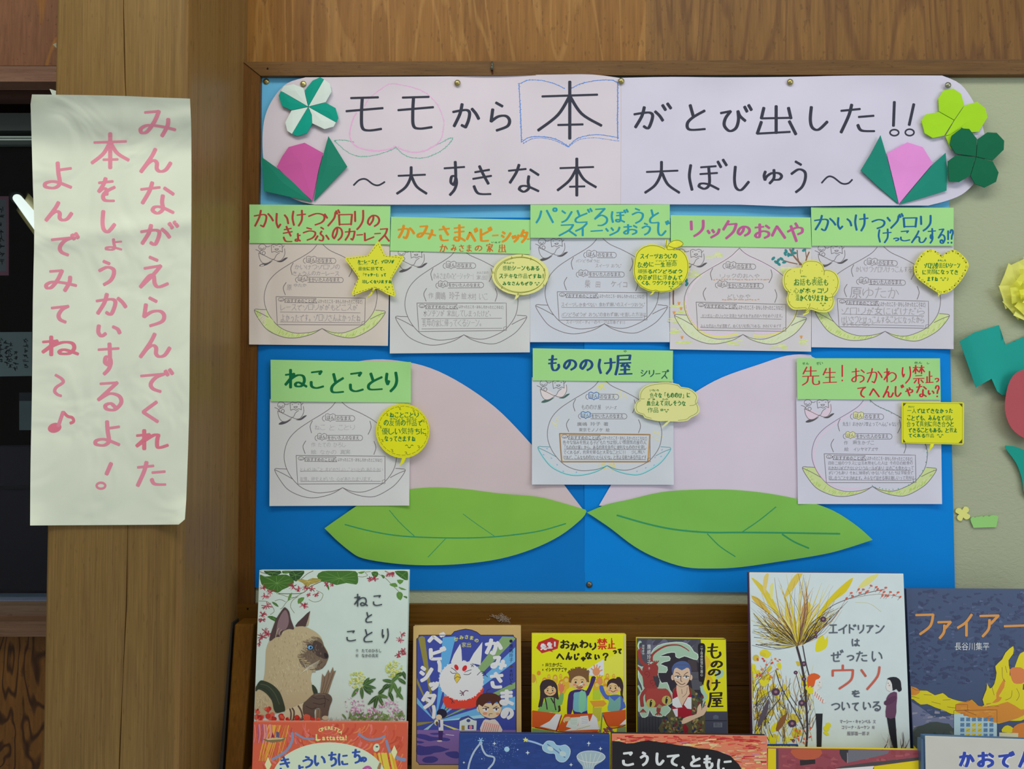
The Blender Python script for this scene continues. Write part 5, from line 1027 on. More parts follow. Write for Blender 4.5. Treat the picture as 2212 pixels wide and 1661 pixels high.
def book(name, c, dt, db, label, cover, spine='left', spine_col=None, thick=.012, block=C(214, 208, 186), mat=None, boards=.0022):
    """c: top-left, top-right, bottom-right, bottom-left on the photograph; dt, db: distance from the wall at top and bottom"""
    tl, tr, br, bl = c; A, B, D, E = W(*tl, dt), W(*tr, dt), W(*br, db), W(*bl, db)
    s = Plane(A, B, (D + E) / 2); q = [s.pt(*p) for p in c]; n = s.n
    root = thing(name, (q[2] + q[3]) / 2, label, 'book', 'books shown face-out on the rack')
    cm = simple(cover, .42, spec=.35, noise=.02)
    def slab(nm, q, t0, t1, m_, inset=(0, 0, 0, 0)):
        l, t, r, b_ = inset; A, B, D, E = q; ux = (B - A).normalized(); uy = (E - A).normalized()
        z = [A + ux * l + uy * t, B - ux * r + uy * t, D - ux * r - uy * b_, E + ux * l - uy * b_]; m = M(); hexa(m, [p - n * t0 for p in z[::-1]], [p - n * t1 for p in z[::-1]]); return m.build(nm, m_, root)
    fc = bevel(slab('front_cover', q, 0, boards, cm), .0006)
    bevel(slab('back_cover', q, thick - boards, thick, simple(spine_col or cover, .45, spec=.35, noise=.02)), .0006)
    li = .001 if spine == 'left' else .003; ri = .001 if spine == 'right' else .003
    slab('page_block', q, boards, thick - boards, simple(block, .8, noise=.06), (li, .003, ri, .003))
    A, B, D, E = q; ux = (B - A).normalized()
    z = [A, A + ux * .0012, E + ux * .0012, E] if spine == 'left' else [B - ux * .0012, B, D, D - ux * .0012]
    bevel(slab('spine', z, .0002, thick - .0002, simple(spine_col or cover, .45, spec=.35, noise=.02)), .0004)
    (x0, y0), (x1, y1), (x2, y2), (x3, y3) = c; k = 1.2
    return dict(root=root, fc=fc, s=s, e=4e-5, mat=GLOSS, q=q, hull=[(x0 + k, y0 + k), (x1 - k, y1 + k), (x2 - k, y2 - k), (x3 + k, y3 - k)])
def scatter(a, n, box, fn):
    for _ in range(n): fn(R_.uniform(box[0], box[2]), R_.uniform(box[1], box[3]))
ZA = Z(540, 1220, .16275); ZB = Z(540, 1440, .16275); ZC = Z(880, 1340, .19331); ZD = Z(1130, 1350, .15047); ZE = Z(1360, 1360, .14449); ZF = Z(1600, 1220, .2529); ZG = Z(1940, 1260, .24135); ZH = Z(980, 1560, .31646); ZI = Z(1640, 1580, .25859)
# ---------------------------------------------------------------- 1: white book with a cat in profile
b = book('picture_book', ((560, 1231.5), (883, 1231.5), (872.5, 1700), (543, 1700)), .066, .100, 'tall white picture book with a cat in profile among vines and flowers', C(194, 210, 200), spine_col=C(180, 196, 190))
a = Art(b, 'leaf_print', b['s'], ZA); G1_, G2_, G3_ = C(58, 100, 42), C(88, 132, 58), C(44, 78, 40)
def vleaf(q, c=G1_, vein=C(104, 146, 74)):
    a.poly(q, c, 2); p = P(q); cx = sum(x for x, y in p) / len(p); cy = sum(y for x, y in p) / len(p)
    for x, y in p: a.line([(cx, cy), (cx + (x - cx) * .85, cy + (y - cy) * .85)], .7, vein, 0)
a.line('380,380 520,385 700,372 800,290 950,220', 1.5, C(96, 84, 52)); a.line('130,90 230,120 420,110', 1.2, C(96, 84, 52)); a.line('840,80 760,120 690,180 640,210', 1.2, C(96, 84, 52))
for q in ('640,420 560,480 540,560 590,640', '700,372 600,430 500,480 430,570 400,585', '880,340 960,380 965,420 930,475 850,492 780,460', '350,380 430,400 520,430 620,430', '1420,155 1500,160 1560,140 1530,100 1600,90', '1700,120 1800,180 1870,250 1930,310 1980,360', '330,480 400,460 470,490', '120,480 230,490 300,560 320,620 270,660'): a.line(q, 1.0, C(112, 110, 66))
vleaf('190,75 400,75 395,125 300,150 220,120', G3_); vleaf('560,80 720,80 690,150 610,222 540,165 520,110', G3_); vleaf('430,80 560,80 520,110 440,115', G1_)
vleaf('130,130 200,155 350,140 480,128 560,180 582,240 500,300 430,330 370,372 300,350 220,320 150,250', C(64, 106, 40))
vleaf('888,150 960,85 1150,78 1400,84 1430,150 1436,210 1410,262 1280,240 1150,268 1050,235 950,222', C(66, 110, 44)); vleaf('620,200 700,190 760,205 830,175 950,195 880,240 800,262 760,300 700,240', C(156, 140, 66), C(190, 176, 100))
for q in ('1610,100 1690,90 1700,140 1650,172', '1920,85 2090,85 2092,205 2000,170', '230,690 300,680 400,735 340,755', '290,490 350,510 380,560 320,530', '500,480 520,400 560,370 540,440', '640,520 640,450 720,430 700,480', '1950,370 2000,360 2030,400 2000,470 1950,430', '2030,415 2085,420 2080,448', '1850,260 1930,240 1960,290 1900,290', '1950,200 2040,205 1990,260', '1970,290 2080,330 2010,330', '1740,130 1790,150 1770,185', '1430,100 1530,85 1480,120', '1010,260 1050,290 1045,340'): vleaf(q, R_.choice([G1_, G2_]))
a.done()
a = Art(b, 'red_flower_print', b['s'], ZA)
for x, y, r in ((170, 310, 70), (270, 365, 70), (200, 420, 60), (570, 285, 70), (640, 320, 60), (730, 305, 50), (820, 320, 60), (880, 390, 50), (780, 400, 40), (708, 540, 70), (225, 545, 75), (170, 655, 65), (160, 730, 55), (200, 880, 70), (170, 960, 80), (120, 1040, 60), (230, 920, 60), (1010, 255, 50), (1080, 265, 35), (1600, 190, 55), (1660, 185, 45), (1850, 110, 70), (1890, 130, 40), (2010, 925, 60), (1990, 990, 60), (2030, 1140, 60), (1975, 1190, 60), (2050, 1190, 45)):
    for k in range(16):
        t = R_.uniform(0, 6.28); rr = r * R_.uniform(.5, 1); a.line([(x, y), (x + rr * math.cos(t), y + rr * .8 * math.sin(t))], R_.uniform(.8, 1.7), C(*R_.choice([(150, 44, 62), (168, 60, 78), (132, 34, 50), (196, 120, 126)])), 0)
a.done()
a = Art(b, 'cat_print', b['s'], ZA); yb_ = 1351.8
FUR, FL_, FD_ = C(178, 164, 128), C(204, 194, 158), C(146, 128, 96)
a.poly('598,812 700,700 800,612 772,720 742,812 700,835', C(76, 58, 58), 2); a.poly('742,812 772,720 800,612 790,700 775,800', C(170, 158, 128), 2)
a.poly('270,980 330,920 430,860 560,832 700,815 800,850 890,905 950,972 975,1060 1020,1130 1042,1200 1020,1245 1022,1290 980,1352 930,1386 850,1402 822,1440 808,1500 815,1560 842,1620 870,1702 800,1780 700,1830 560,1900 350,1975 65,1975 60,1650 100,1600 180,1520 205,1300 215,1120', FUR, 3)
def tuft(n, box, cols, L=26, w=.8, ang=(1.0, 2.0)):
    for _ in range(n):
        x = R_.uniform(box[0], box[2]); y = R_.uniform(box[1], box[3]); t = R_.uniform(*ang); a.line([(x, y), (x + L * math.cos(t), y + L * math.sin(t))], w, C(*R_.choice(cols)), 0)
tuft(150, (300, 880, 800, 1300), [(204, 192, 152), (150, 132, 98), (190, 176, 138), (166, 148, 112)]); tuft(160, (250, 1300, 780, 1700), [(206, 196, 160), (160, 144, 106), (192, 180, 142)]); tuft(60, (90, 1700, 280, 1900), [(206, 196, 160), (166, 150, 112)])
a.poly('690,1170 740,1120 720,1030 800,1000 900,960 960,1010 985,1080 1042,1200 1020,1290 975,1355 860,1398 740,1372 665,1300 650,1220', C(112, 96, 78), 3)
a.poly('850,1010 930,1030 975,1080 1042,1200 1020,1250 960,1240 880,1200 820,1130', C(74, 60, 54), 3); a.poly('985,1165 1042,1198 1022,1240 990,1225', C(44, 36, 38), 2)
tuft(90, (680, 1060, 960, 1370), [(140, 124, 102), (86, 72, 62), (126, 110, 90)], 22)
a.poly('750,1085 790,1050 840,1075 850,1110 810,1138 765,1120', C(60, 56, 58), 3); a.ell(800, 1096, 34, 28, C(96, 152, 196)); a.ell(806, 1098, 12, 16, C(24, 34, 56)); a.ell(792, 1088, 5, 5, C(220, 230, 235)); a.line('820,1400 900,1395 960,1370 1010,1310', .9, C(60, 50, 46))
a.line('960,1290 900,1330 860,1330', .9, C(54, 44, 42))
for k in range(120):                                                # cream fur breaking up the edge of the dark mask
    t = R_.random(); e_ = [(690, 1170), (735, 1110), (722, 1035), (800, 1000), (880, 965)]; f = t * 4; i = min(3, int(f)); f -= i; x = e_[i][0] + (e_[i+1][0] - e_[i][0]) * f; y = e_[i][1] + (e_[i+1][1] - e_[i][1]) * f; a.line([(x - 26, y - 8 + R_.uniform(-18, 18)), (x + R_.uniform(5, 34), y + 10 + R_.uniform(-18, 18))], .9, C(*R_.choice([(190, 178, 142), (160, 146, 114), (126, 108, 86)])), 0)
for k in range(90):
    t = R_.random(); x = 660 + 200 * t; y = 1200 + 190 * t + R_.uniform(-30, 30); a.line([(x - 30, y + 5), (x + 12, y + R_.uniform(-6, 12))], .9, C(*R_.choice([(182, 168, 132), (150, 134, 104), (118, 100, 80)])), 0)
for k in range(9): y = 1262 + 12 * k; a.line([(930 - 6 * k, y), (850 - 14 * k, y + 45), (780 - 16 * k, y + 75 + 4 * k)], .45, C(208, 200, 176), 4)
for k in range(5): a.line([(700 + 20 * k, 1290 + 14 * k), (740 + 6 * k, 1360 + 14 * k), (760 + 2 * k, 1430 + 10 * k)], .4, C(208, 200, 176), 4)
a.poly('270,1010 262,960 330,760 370,680 440,580 470,566 520,620 542,720 585,850 520,850 440,880 400,950 340,960', C(78, 60, 60), 3); a.poly('370,760 420,650 470,600 505,660 515,760 480,850 410,880 380,930 350,900', C(128, 104, 108), 3)
a.line('340,960 360,880 385,840', 1.2, C(178, 164, 132)); a.line('400,950 395,900 420,860', 1.2, C(170, 156, 126))
DG = C(52, 60, 44)
a.z = ZB
a.poly('70,290 130,190 200,192 300,240 390,330 440,450 467,575 420,600 350,612 315,560 290,450 210,350 120,300 82,325', DG, 3); a.line('140,230 240,260 330,360 390,500', 1.6, C(78, 86, 66)); a.line('120,270 220,310 300,420', 1.0, C(36, 42, 34)); a.poly('820,240 870,270 900,345 850,375', DG, 2)
a.poly('470,580 600,528 720,485 745,650 520,710 440,700', C(196, 186, 154), 2)
for q in ('560,550 585,600 575,700 550,725', '640,520 680,590 700,690 670,700', '530,560 545,620 540,700'): a.line(q, 3.6, C(92, 78, 66), 4)
WD = C(128, 108, 86)
a.poly('930,360 960,92 985,130 1000,122 1042,38 1062,92 1100,2 1112,62 1142,50 1090,190 1035,360', WD); a.poly('880,560 970,560 965,700 870,730', WD)
for q in ('950,340 985,200 990,140', '975,350 1030,180 1050,90', '1005,350 1070,180 1105,80', '905,570 900,700', '940,565 935,690'): a.line(q, .9, C(78, 62, 50))
a.poly('700,510 760,440 850,362 960,350 1050,366 1092,430 1062,520 1042,600 1030,660 950,690 940,560 860,570 850,700 720,660', C(92, 78, 68), 3)
for q in ('830,400 900,430 990,420 1050,450', '840,480 930,500 1000,480', '980,380 1000,450 985,540', '740,520 820,560 880,540'): a.line(q, 1.3, C(58, 48, 44))
a.ell(1000, 680, 45, 30, C(190, 178, 150)); a.line('860,380 930,362 1000,372', 1.2, C(126, 110, 94)); a.done()
a = Art(b, 'flower_print', b['s'], ZB)
for x, y, r in ((100, 590, 50), (235, 570, 55), (70, 650, 55), (150, 680, 60), (260, 665, 75), (320, 680, 50), (420, 665, 65), (490, 700, 45), (610, 690, 60), (760, 680, 80), (830, 710, 60), (900, 715, 50), (60, 560, 30)):
    for k in range(4): a.poly(ell(x + R_.uniform(-.4, .4) * r, y + R_.uniform(-.4, .4) * r, r * R_.uniform(.35, .7), r * R_.uniform(.3, .6), 9, R_.uniform(0, 180)), C(*R_.choice([(196, 58, 46), (172, 40, 38), (214, 92, 70), (186, 50, 40)])))
for cx, cy in ((1430, 180), (1910, 40)):
    for k in range(90):
        t = R_.uniform(0, 6.28); r = 120 * R_.random() ** .6; a.ell(cx + r * math.cos(t), cy + r * math.sin(t) * .95, 13, 9, C(*R_.choice([(206, 208, 120), (186, 196, 84), (222, 222, 150), (158, 172, 70)])), R_.uniform(0, 180), 7)
def bigleaf(x, y, t, L, w, c):
    ca, sa = math.cos(t), math.sin(t); q = [(x, y), (x + L * .35 * ca - w * sa, y + L * .35 * sa + w * ca), (x + L * .75 * ca - w * .7 * sa, y + L * .75 * sa + w * .7 * ca), (x + L * ca, y + L * sa), (x + L * .7 * ca + w * .8 * sa, y + L * .7 * sa - w * .8 * ca), (x + L * .3 * ca + w * .9 * sa, y + L * .3 * sa - w * .9 * ca)]
    a.poly(q, c, 2); a.line([(x, y), (x + L * .9 * ca, y + L * .9 * sa)], .5, C(130, 160, 96), 0)
for x, y, t, L in ((1500, 250, -.9, 160), (1500, 250, -.5, 230), (1510, 250, .2, 200), (1500, 260, .8, 180), (1480, 270, 1.5, 190), (1440, 280, 2.2, 180), (1900, 200, 3.3, 170), (1880, 230, 2.6, 200), (1900, 210, 1.9, 230), (1900, 200, 1.2, 220), (1960, 150, .6, 180), (1930, 120, -.3, 150), (1700, 380, 2.4, 220), (1690, 390, 1.8, 230), (1700, 380, 1.1, 200), (1700, 370, .3, 170), (1700, 360, -.6, 130), (1640, 330, 3.4, 130), (2000, 260, 1.9, 190), (2030, 60, 1.2, 150), (1980, 110, 2.4, 190), (1850, 330, 1.2, 170), (1950, 330, .9, 160), (1760, 300, -.8, 120)): bigleaf(x, y, t, L * .85, 24, C(*R_.choice([(62, 96, 48), (78, 114, 56), (48, 80, 42)])))
for k in range(260):
    cx, cy, rx, ry = R_.choice([(1400, 500, 110, 100), (1420, 570, 100, 60), (1650, 590, 130, 70), (1850, 510, 150, 90), (1960, 620, 100, 90), (1550, 650, 180, 60), (1750, 670, 200, 50)])
    x, y = cx + R_.gauss(0, .5) * rx, cy + R_.gauss(0, .5) * ry
    if x < 2045 and y < 735: a.ell(x, y, 13, 9, C(*R_.choice([(196, 136, 176), (214, 176, 200), (180, 110, 156), (226, 208, 216)])), R_.uniform(0, 180), 6)
for k in range(80): x = R_.uniform(1250, 2040); bigleaf(x, R_.uniform(640, 730), R_.uniform(-2.8, -.3), R_.uniform(40, 90), 10, C(*R_.choice([(92, 124, 70), (120, 148, 88), (74, 104, 58)])))
for k in range(40): x = R_.uniform(1050, 1400); a.line([(x, 735), (x + R_.uniform(-25, 25), 735 - R_.uniform(20, 75))], .9, C(130, 150, 144), 0, .7)
a.done()
a = Art(b, 'title_lettering', b['s'], ZA); TC = C(62, 70, 76)
a.br('ね:1380-1568,382-556 こ:1632-1758,400-545 と:1532-1626,625-766 こ:1280-1412,870-1016 と:1508-1632,852-1026 り:1748-1842,842-1042', TC, (2.2, 3.0)); a.ty('作', 1405, 1118, 1440, 1160, TC); a.ty('たてのひろし', 1480, 1118, 1748, 1164, TC, .015); a.ty('絵', 1403, 1182, 1440, 1226, TC); a.ty('なかの真実', 1480, 1182, 1705, 1230, TC, .015); a.done()
# ---------------------------------------------------------------- 2: operetta book
b = book('picture_book', ((547.5, 1559.5), (879.5, 1560.8), (872, 1900), (536, 1900)), .142, .176, 'orange and red book with a theatre curtain and pale oval title panel', C(196, 88, 62), spine_col=C(206, 120, 96), thick=.011)
a = Art(b, 'curtain_print', b['s'], ZB)
for k in range(240):
    x = R_.uniform(60, 2060); y = R_.uniform(760, 1420); L = R_.uniform(60, 190); t = math.atan2(y - 700, (x - 1060)) + 1.57 + R_.uniform(-.4, .4)
    if 70 < x + L * math.cos(t) < 2060 and 760 < y + L * math.sin(t) < 1700: a.line([(x, y), (x + L * .5 * math.cos(t), y + L * .5 * math.sin(t)), (x + L * math.cos(t + .3), y + L * math.sin(t + .3))], R_.uniform(2, 6), C(*R_.choice([(206, 96, 62), (190, 76, 54), (214, 122, 76), (196, 92, 84), (180, 72, 50), (210, 110, 100)])), 3, .6)
for k in range(20): x = R_.uniform(170, 480); a.line([(x + 60, 780), (x + R_.uniform(-20, 20), 1000), (x - 70, 1250)], R_.uniform(2, 5), C(*R_.choice([(216, 142, 52), (198, 100, 60), (222, 158, 60)])), 4, .7)
for k in range(16): x = R_.uniform(60, 300); a.line([(x, 770), (x + 10, 900), (x - 10, 1010)], R_.uniform(2, 4), C(*R_.choice([(206, 120, 116), (180, 96, 110), (150, 86, 124), (210, 136, 120)])), 4, .5)
for q, w in (('560,880 560,980 480,1120 300,1230', 6), ('600,880 720,950 850,960', 4.5), ('1440,890 1560,965 1700,960 1790,920', 5), ('1810,980 1830,1060 1860,1140', 6), ('1900,1170 1980,1220 2070,1240', 8)): a.line(q, w, C(128, 134, 160))
for k in range(14): x = R_.uniform(1640, 1900); a.line([(x, 1150), (x + 30, 1300), (x + 60, 1420)], 5, C(*R_.choice([(222, 158, 52), (212, 134, 46), (206, 186, 66)])), 3)
a.ell(1678, 1075, 42, 55, C(196, 206, 176), 10); a.ell(1685, 1062, 18, 10, C(60, 70, 60)); a.poly('170,960 330,950 480,938 440,985 300,1010 200,985', C(120, 104, 70)); a.poly('205,958 460,945 420,962 240,972', C(190, 188, 150)); a.poly('280,940 300,870 325,940', C(130, 40, 54)); a.poly('345,935 350,860 385,870 385,935', C(72, 84, 120))
for x, y, r in ((240, 1300, 60), (1915, 1135, 55)): a.poly([(x, y - r * 1.7), (x + r * .75, y), (x, y + r * 1.7), (x - r * .75, y)], C(222, 212, 158))
a.poly(ell(1050, 1500, 760, 496, 60), C(196, 212, 182)); a.done('curtain_print')
a = Art(b, 'title_lettering', b['s'], ZB); BLU = C(48, 78, 156)
a.br('き:385-540,1190-1420 ょ:595-720,1300-1420 う:690-835,1185-1350 い:850-1005,1170-1320 ち:1030-1155,1125-1330 に:1165-1312,1148-1315 ち:1345-1472,1090-1288 の:1455-1552,1195-1270', BLU, (3.6, 5.4))
a.poly(ell(1545, 1420, 80, 110, 24, 20), C(176, 90, 150)); a.poly(ell(1545, 1430, 50, 80, 24, 20), C(196, 212, 182)); a.poly('1690,1340 1720,1270 1745,1280 1725,1400 1690,1400', C(150, 120, 84))
CR = C(230, 214, 130)
for i, ch in enumerate('OPERETTA'): t = -.62 + i * .178; x, y = ZB(1075 + 215 * math.sin(t), 1010 - 205 * math.cos(t)); type_char(a.m, ch, x - 4, y + 5, 11, 10, b['s'], a.up(), CR, .03, t)
for i, ch in enumerate('Lattatta!'): x, y = ZB(866 + [0, 92, 148, 188, 226, 280, 318, 350, 396][i], 975); type_char(a.m, ch, x, y, 20 if i == 0 else 15, 18 if i == 0 else 15, b['s'], a.up(), CR, .03)
a.line('870,970 900,985 940,965', 1.4, CR); a.done()
# ---------------------------------------------------------------- 3: blue panel book with a round white creature
b = book('chapter_book', ((892.6, 1352.6), (1125.3, 1352.6), (1127, 1700), (888.5, 1700)), .060, .088, 'tan bordered book with a round white creature and two boys on blue rays', C(190, 160, 102), spine='right', spine_col=C(186, 156, 100), thick=.014)
a = Art(b, 'panel_print', b['s'], ZC); PB_ = C(60, 72, 150)
PNL = '130,165 490,165 525,125 590,108 650,97 715,107 775,130 820,165 1185,165 1192,188 1216,200 1216,1590 1195,1600 1185,1612 130,1610 122,1590 102,1578 104,205 126,192'
a.poly(PNL, PB_); O_ = (312, 1130)
LB, OL, GN_ = C(104, 166, 212), C(136, 128, 62), C(126, 158, 104)
for q, c in (('312,1130 395,190 540,180', C(90, 160, 214)), ('312,1130 120,190 165,175 195,190', OL), ('312,1130 106,640 106,700', OL), ('312,1130 106,860 106,930', LB), ('312,1130 106,1140 106,1180', OL), ('312,1130 180,1222 230,1222', C(150, 190, 200)), ('312,1130 420,980 400,720 470,760', LB), ('312,1130 1060,180 1205,185 1205,210', GN_), ('312,1130 1205,300 1205,460', LB), ('312,1130 1205,690 1205,760', GN_), ('312,1130 1205,850 1205,1000', LB), ('312,1130 590,1222 520,1222', C(198, 196, 110)), ('312,1130 860,1050 860,1090', C(150, 200, 220))): a.poly(q, c)
a.poly('104,1225 1216,1225 1216,1590 1195,1600 1185,1612 130,1610 122,1590 102,1578', C(124, 98, 160), 0)
for q in ('110,1270 200,1275 280,1300 420,1310 480,1330 440,1350 330,1340 250,1350 180,1330 110,1310', '110,1395 200,1410 330,1400 430,1430 470,1440 380,1470 300,1480 250,1500 110,1500', '165,1560 210,1525 300,1520 345,1555 290,1590 200,1590', '420,1480 560,1465 570,1540 480,1530', '250,1262 350,1255 420,1270 300,1280', '110,1345 190,1360 150,1375 110,1370'): a.poly(q, C(64, 62, 138), 3)
a.line('430,1275 520,1285', 1.4, C(200, 190, 220)); a.done()
a = Art(b, 'creature_print', b['s'], ZC); WH = C(214, 230, 226)
a.poly('405,850 410,930 440,975 520,990 600,985 700,985 770,955 830,905 842,800 842,750 600,840', C(206, 62, 44), 2); a.poly('485,470 520,380 590,262 604,330 612,470', WH); a.poly('685,470 740,370 838,240 830,380 818,500', WH)
a.poly(ell(602, 672, 246, 218, 44), WH)
for k in range(60): t = R_.uniform(0, 6.28); x, y = 602 + 240 * math.cos(t), 672 + 212 * math.sin(t); a.line([(x, y), (x + 14 * math.cos(t + .3), y + 14 * math.sin(t + .3))], 1.6, WH, 0)
a.ell(548, 525, 22, 34, C(196, 40, 44), -25); a.ell(640, 535, 24, 36, C(196, 40, 44), 30); K = C(48, 44, 60)
for q in ('490,530 520,548 548,572', '480,570 505,592 540,588', '715,552 680,562 640,578', '712,585 680,606 630,603', '705,490 722,500 715,520', '745,490 728,500 738,520', '780,612 820,575 860,580 880,620', '870,610 898,632', '470,868 500,895 495,930', '500,895 525,925'): a.line(q, 1.2, K)
a.poly('552,582 582,605 596,640 552,702 526,655 528,618', C(222, 184, 66)); a.line('526,655 555,630 596,640', 1.0, K); a.sline('552,582 582,605 596,640 552,702 526,655 528,618', .8, K, 0)
for q in ('680,790 650,785 625,810', '625,810 590,785', '622,812 585,815', '625,815 600,840', '625,815 628,840'): a.line(q, 1.8, C(110, 70, 90))
a.done()
a = Art(b, 'boy_print', b['s'], ZC); SK = C(228, 186, 150); HR = C(78, 42, 32)
a.poly('585,1120 680,1065 775,1120 770,1232 580,1232', C(196, 206, 200)); a.poly('565,1120 600,1085 680,1062 780,1125 740,1115 680,1085 590,1125', C(66, 70, 130)); a.ell(682, 1120, 22, 18, C(66, 70, 130)); a.poly('605,1228 605,1175 640,1175 640,1228', C(150, 130, 60)); a.poly('675,1215 675,1170 740,1170 740,1215', C(60, 56, 120)); a.ell(708, 1195, 18, 24, C(226, 130, 140))
a.poly('820,1255 835,1150 870,1105 920,1115 980,1105 1040,1180 1050,1255', C(228, 196, 186), 2)
for k in range(8): a.line([(835 + k * 24, 1245), (870 + k * 22, 1135 + k * 5)], 1.6, C(210, 120, 110), 0)
a.poly('790,960 800,930 1040,930 1042,1030 990,1085 920,1095 850,1070 810,1030', SK, 3); a.ell(800, 990, 26, 34, SK); a.poly('775,975 770,900 820,830 900,808 980,820 1040,860 1060,930 1045,975 1020,930 990,905 950,955 925,900 860,940 840,965 800,940', HR, 2); a.line('885,820 890,785 930,765', 1.3, HR)
for x in (875, 990): a.ell(x, 998, 30, 22, C(236, 236, 226)); a.ell(x + 5, 994, 10, 14, C(46, 60, 90)); a.line([(x - 34, 985), (x + 34, 978)], 1.6, HR, 0)
a.line('860,960 910,972', 1.3, HR); a.line('1005,960 965,975', 1.3, HR); a.line('915,1068 915,1045 950,1042', 1.0, HR); a.ell(868, 1040, 26, 16, C(222, 140, 110)); a.ell(1010, 1045, 20, 14, C(222, 140, 110)); a.sline('790,960 800,930 1040,930 1042,1030 990,1085 920,1095 850,1070 810,1030', .7, HR, 3)
a.ell(385, 1040, 58, 52, C(34, 30, 52), 15); a.ell(352, 1082, 34, 30, SK); a.poly('345,1110 400,1105 402,1235 350,1235', C(206, 206, 222)); a.poly('345,1110 365,1110 370,1190 350,1200', C(80, 70, 150)); a.poly('345,1232 400,1232 390,1340 350,1340', C(60, 40, 100)); a.ell(325, 1140, 24, 34, C(220, 214, 160)); a.ell(330, 1150, 16, 22, C(90, 70, 60)); a.ell(360, 1348, 30, 9, C(230, 200, 190)); a.done()
a = Art(b, 'title_lettering', b['s'], ZC); WT = C(222, 230, 228)
a.br('べ:222-428,130-262'.replace('べ', 'ベ') + ' ビ:242-436,288-446 シ:130-292,508-690 ッ:238-352,680-786 タ:154-324,790-992 か:858-1066,200-388 み:930-1118,395-556 さ:912-1082,575-762 ま:1028-1198,768-952 の:1043-1188,975-1108', WT, (6.2, 8.6))
a.line('350,458 362,500 360,568', 8, WT); a.line('292,958 300,1010 292,1088', 7.5, WT)
for i, ch in enumerate('かみさまの'): x, y = ZC(527 + i * 54, 236 - [0, 24, 32, 26, 4][i]); type_char(a.m, ch, x, y, 10, 9.6, b['s'], a.up(), C(208, 206, 96), .03, [-.35, -.15, 0, .15, .35][i])
a.ty('家出', 605, 248, 716, 302, C(208, 206, 96), .03); a.vt('廣嶋玲子', 1160, 262, 470, 44, C(24, 26, 46)); a.vt('木村いこ', 1160, 545, 722, 40, C(24, 26, 46)); a.ell(1158, 232, 18, 18, C(24, 26, 46)); a.ell(1160, 515, 18, 18, C(80, 60, 66)); a.sline(PNL, 1.4, C(40, 36, 56), 0); a.done()
# ---------------------------------------------------------------- 4: yellow classroom book
b = book('chapter_book', ((1148.6, 1369.5), (1352.6, 1370.3), (1354, 1700), (1147.5, 1700)), .062, .088, 'bright yellow book with three pupils raising hands at their desks', C(222, 214, 22), spine='right', spine_col=C(206, 186, 40), thick=.013)
a = Art(b, 'classroom_print', b['s'], ZD); OR1, OR2 = C(220, 170, 44), C(206, 140, 40)
a.poly('900,650 1158,488 1162,720 950,722', C(206, 222, 226)); a.poly('1162,500 1440,370 1442,740 1162,720', C(216, 212, 70))
for x, y, r in ((140, 750, 60), (370, 730, 28), (460, 745, 45), (310, 790, 50), (560, 830, 70), (620, 780, 60), (1210, 720, 32), (1060, 850, 60), (1200, 800, 60), (1180, 900, 70), (1300, 720, 24), (540, 720, 24)):
    a.ell(x, y + r, r * .95, r * 1.4, OR1); a.ell(x, y, r * .7, r * .75, OR2); a.ell(x, y + r * .2, r * .5, r * .5, C(228, 190, 90))
a.poly('125,720 180,740 190,860 230,760 200,700 250,680 250,740 200,930 195,1060 125,1060', C(208, 214, 50)); a.ell(225, 690, 28, 34, OR2); a.ell(145, 770, 38, 60, C(196, 150, 60))
a.poly('1000,940 1090,930 1120,970 1110,1070 1000,1075', C(170, 196, 50)); a.poly('955,1090 1160,1080 1200,1130 1150,1170 1010,1175', C(214, 146, 52)); a.line('1010,1175 1010,1240 1000,1340', 2, C(150, 140, 50)); a.poly('1000,1185 1130,1180 1110,1370 1040,1400 1000,1300', C(178, 176, 60))
a.done()
a = Art(b, 'pupil_print', b['s'], ZD); SK = C(222, 178, 126); BR_ = C(110, 44, 24)
def face(x, y, rx, ry, hair, smile=True):
    a.ell(x, y, rx, ry, SK)
    for dx in (-.42, .42): a.ell(x + dx * rx, y - .05 * ry, rx * .13, ry * .16, C(46, 50, 52)); a.line([(x + dx * rx - rx * .2, y - ry * .38), (x + dx * rx, y - ry * .46), (x + dx * rx + rx * .2, y - ry * .38)], 1.0, hair, 3)
    a.ell(x - .55 * rx, y + .3 * ry, rx * .22, ry * .15, C(220, 130, 96)); a.ell(x + .6 * rx, y + .3 * ry, rx * .2, ry * .15, C(220, 130, 96)); a.line([(x - .3 * rx, y + .42 * ry), (x, y + .62 * ry), (x + .4 * rx, y + .38 * ry)], 1.4, C(120, 40, 30), 3)
# girl in green, long dark hair
a.poly('245,960 240,880 270,810 330,782 390,782 450,810 490,870 500,960 520,1100 540,1230 470,1240 440,1050 300,1050 270,1160 215,1180 240,1060', C(56, 44, 46), 2); a.poly('330,1040 450,1040 500,1075 515,1040 530,980 585,985 560,1140 500,1160 500,1255 300,1255 345,1280 230,1250 215,1210 300,1110', C(116, 166, 92), 2); a.ell(550, 905, 40, 58, C(214, 120, 84)); a.line('540,990 548,950', 4, C(214, 120, 84), 0)
for q in ('520,880 505,850', '540,870 535,838', '560,870 570,840', '578,885 600,862'): a.line(q, 2.2, C(214, 120, 84), 0)
face(388, 945, 85, 72, C(56, 44, 46)); a.poly('300,930 310,850 370,800 440,820 480,890 440,880 420,900 390,860 340,900', C(56, 44, 46), 2)
for q in ('285,900 290,1050 260,1170', '300,1000 330,1110 345,1210', '450,1000 450,1120 470,1220', '360,790 330,850', '400,1050 440,1120'): a.line(q, 2.6, C(56, 44, 46))
a.ell(395, 1272, 42, 24, SK)
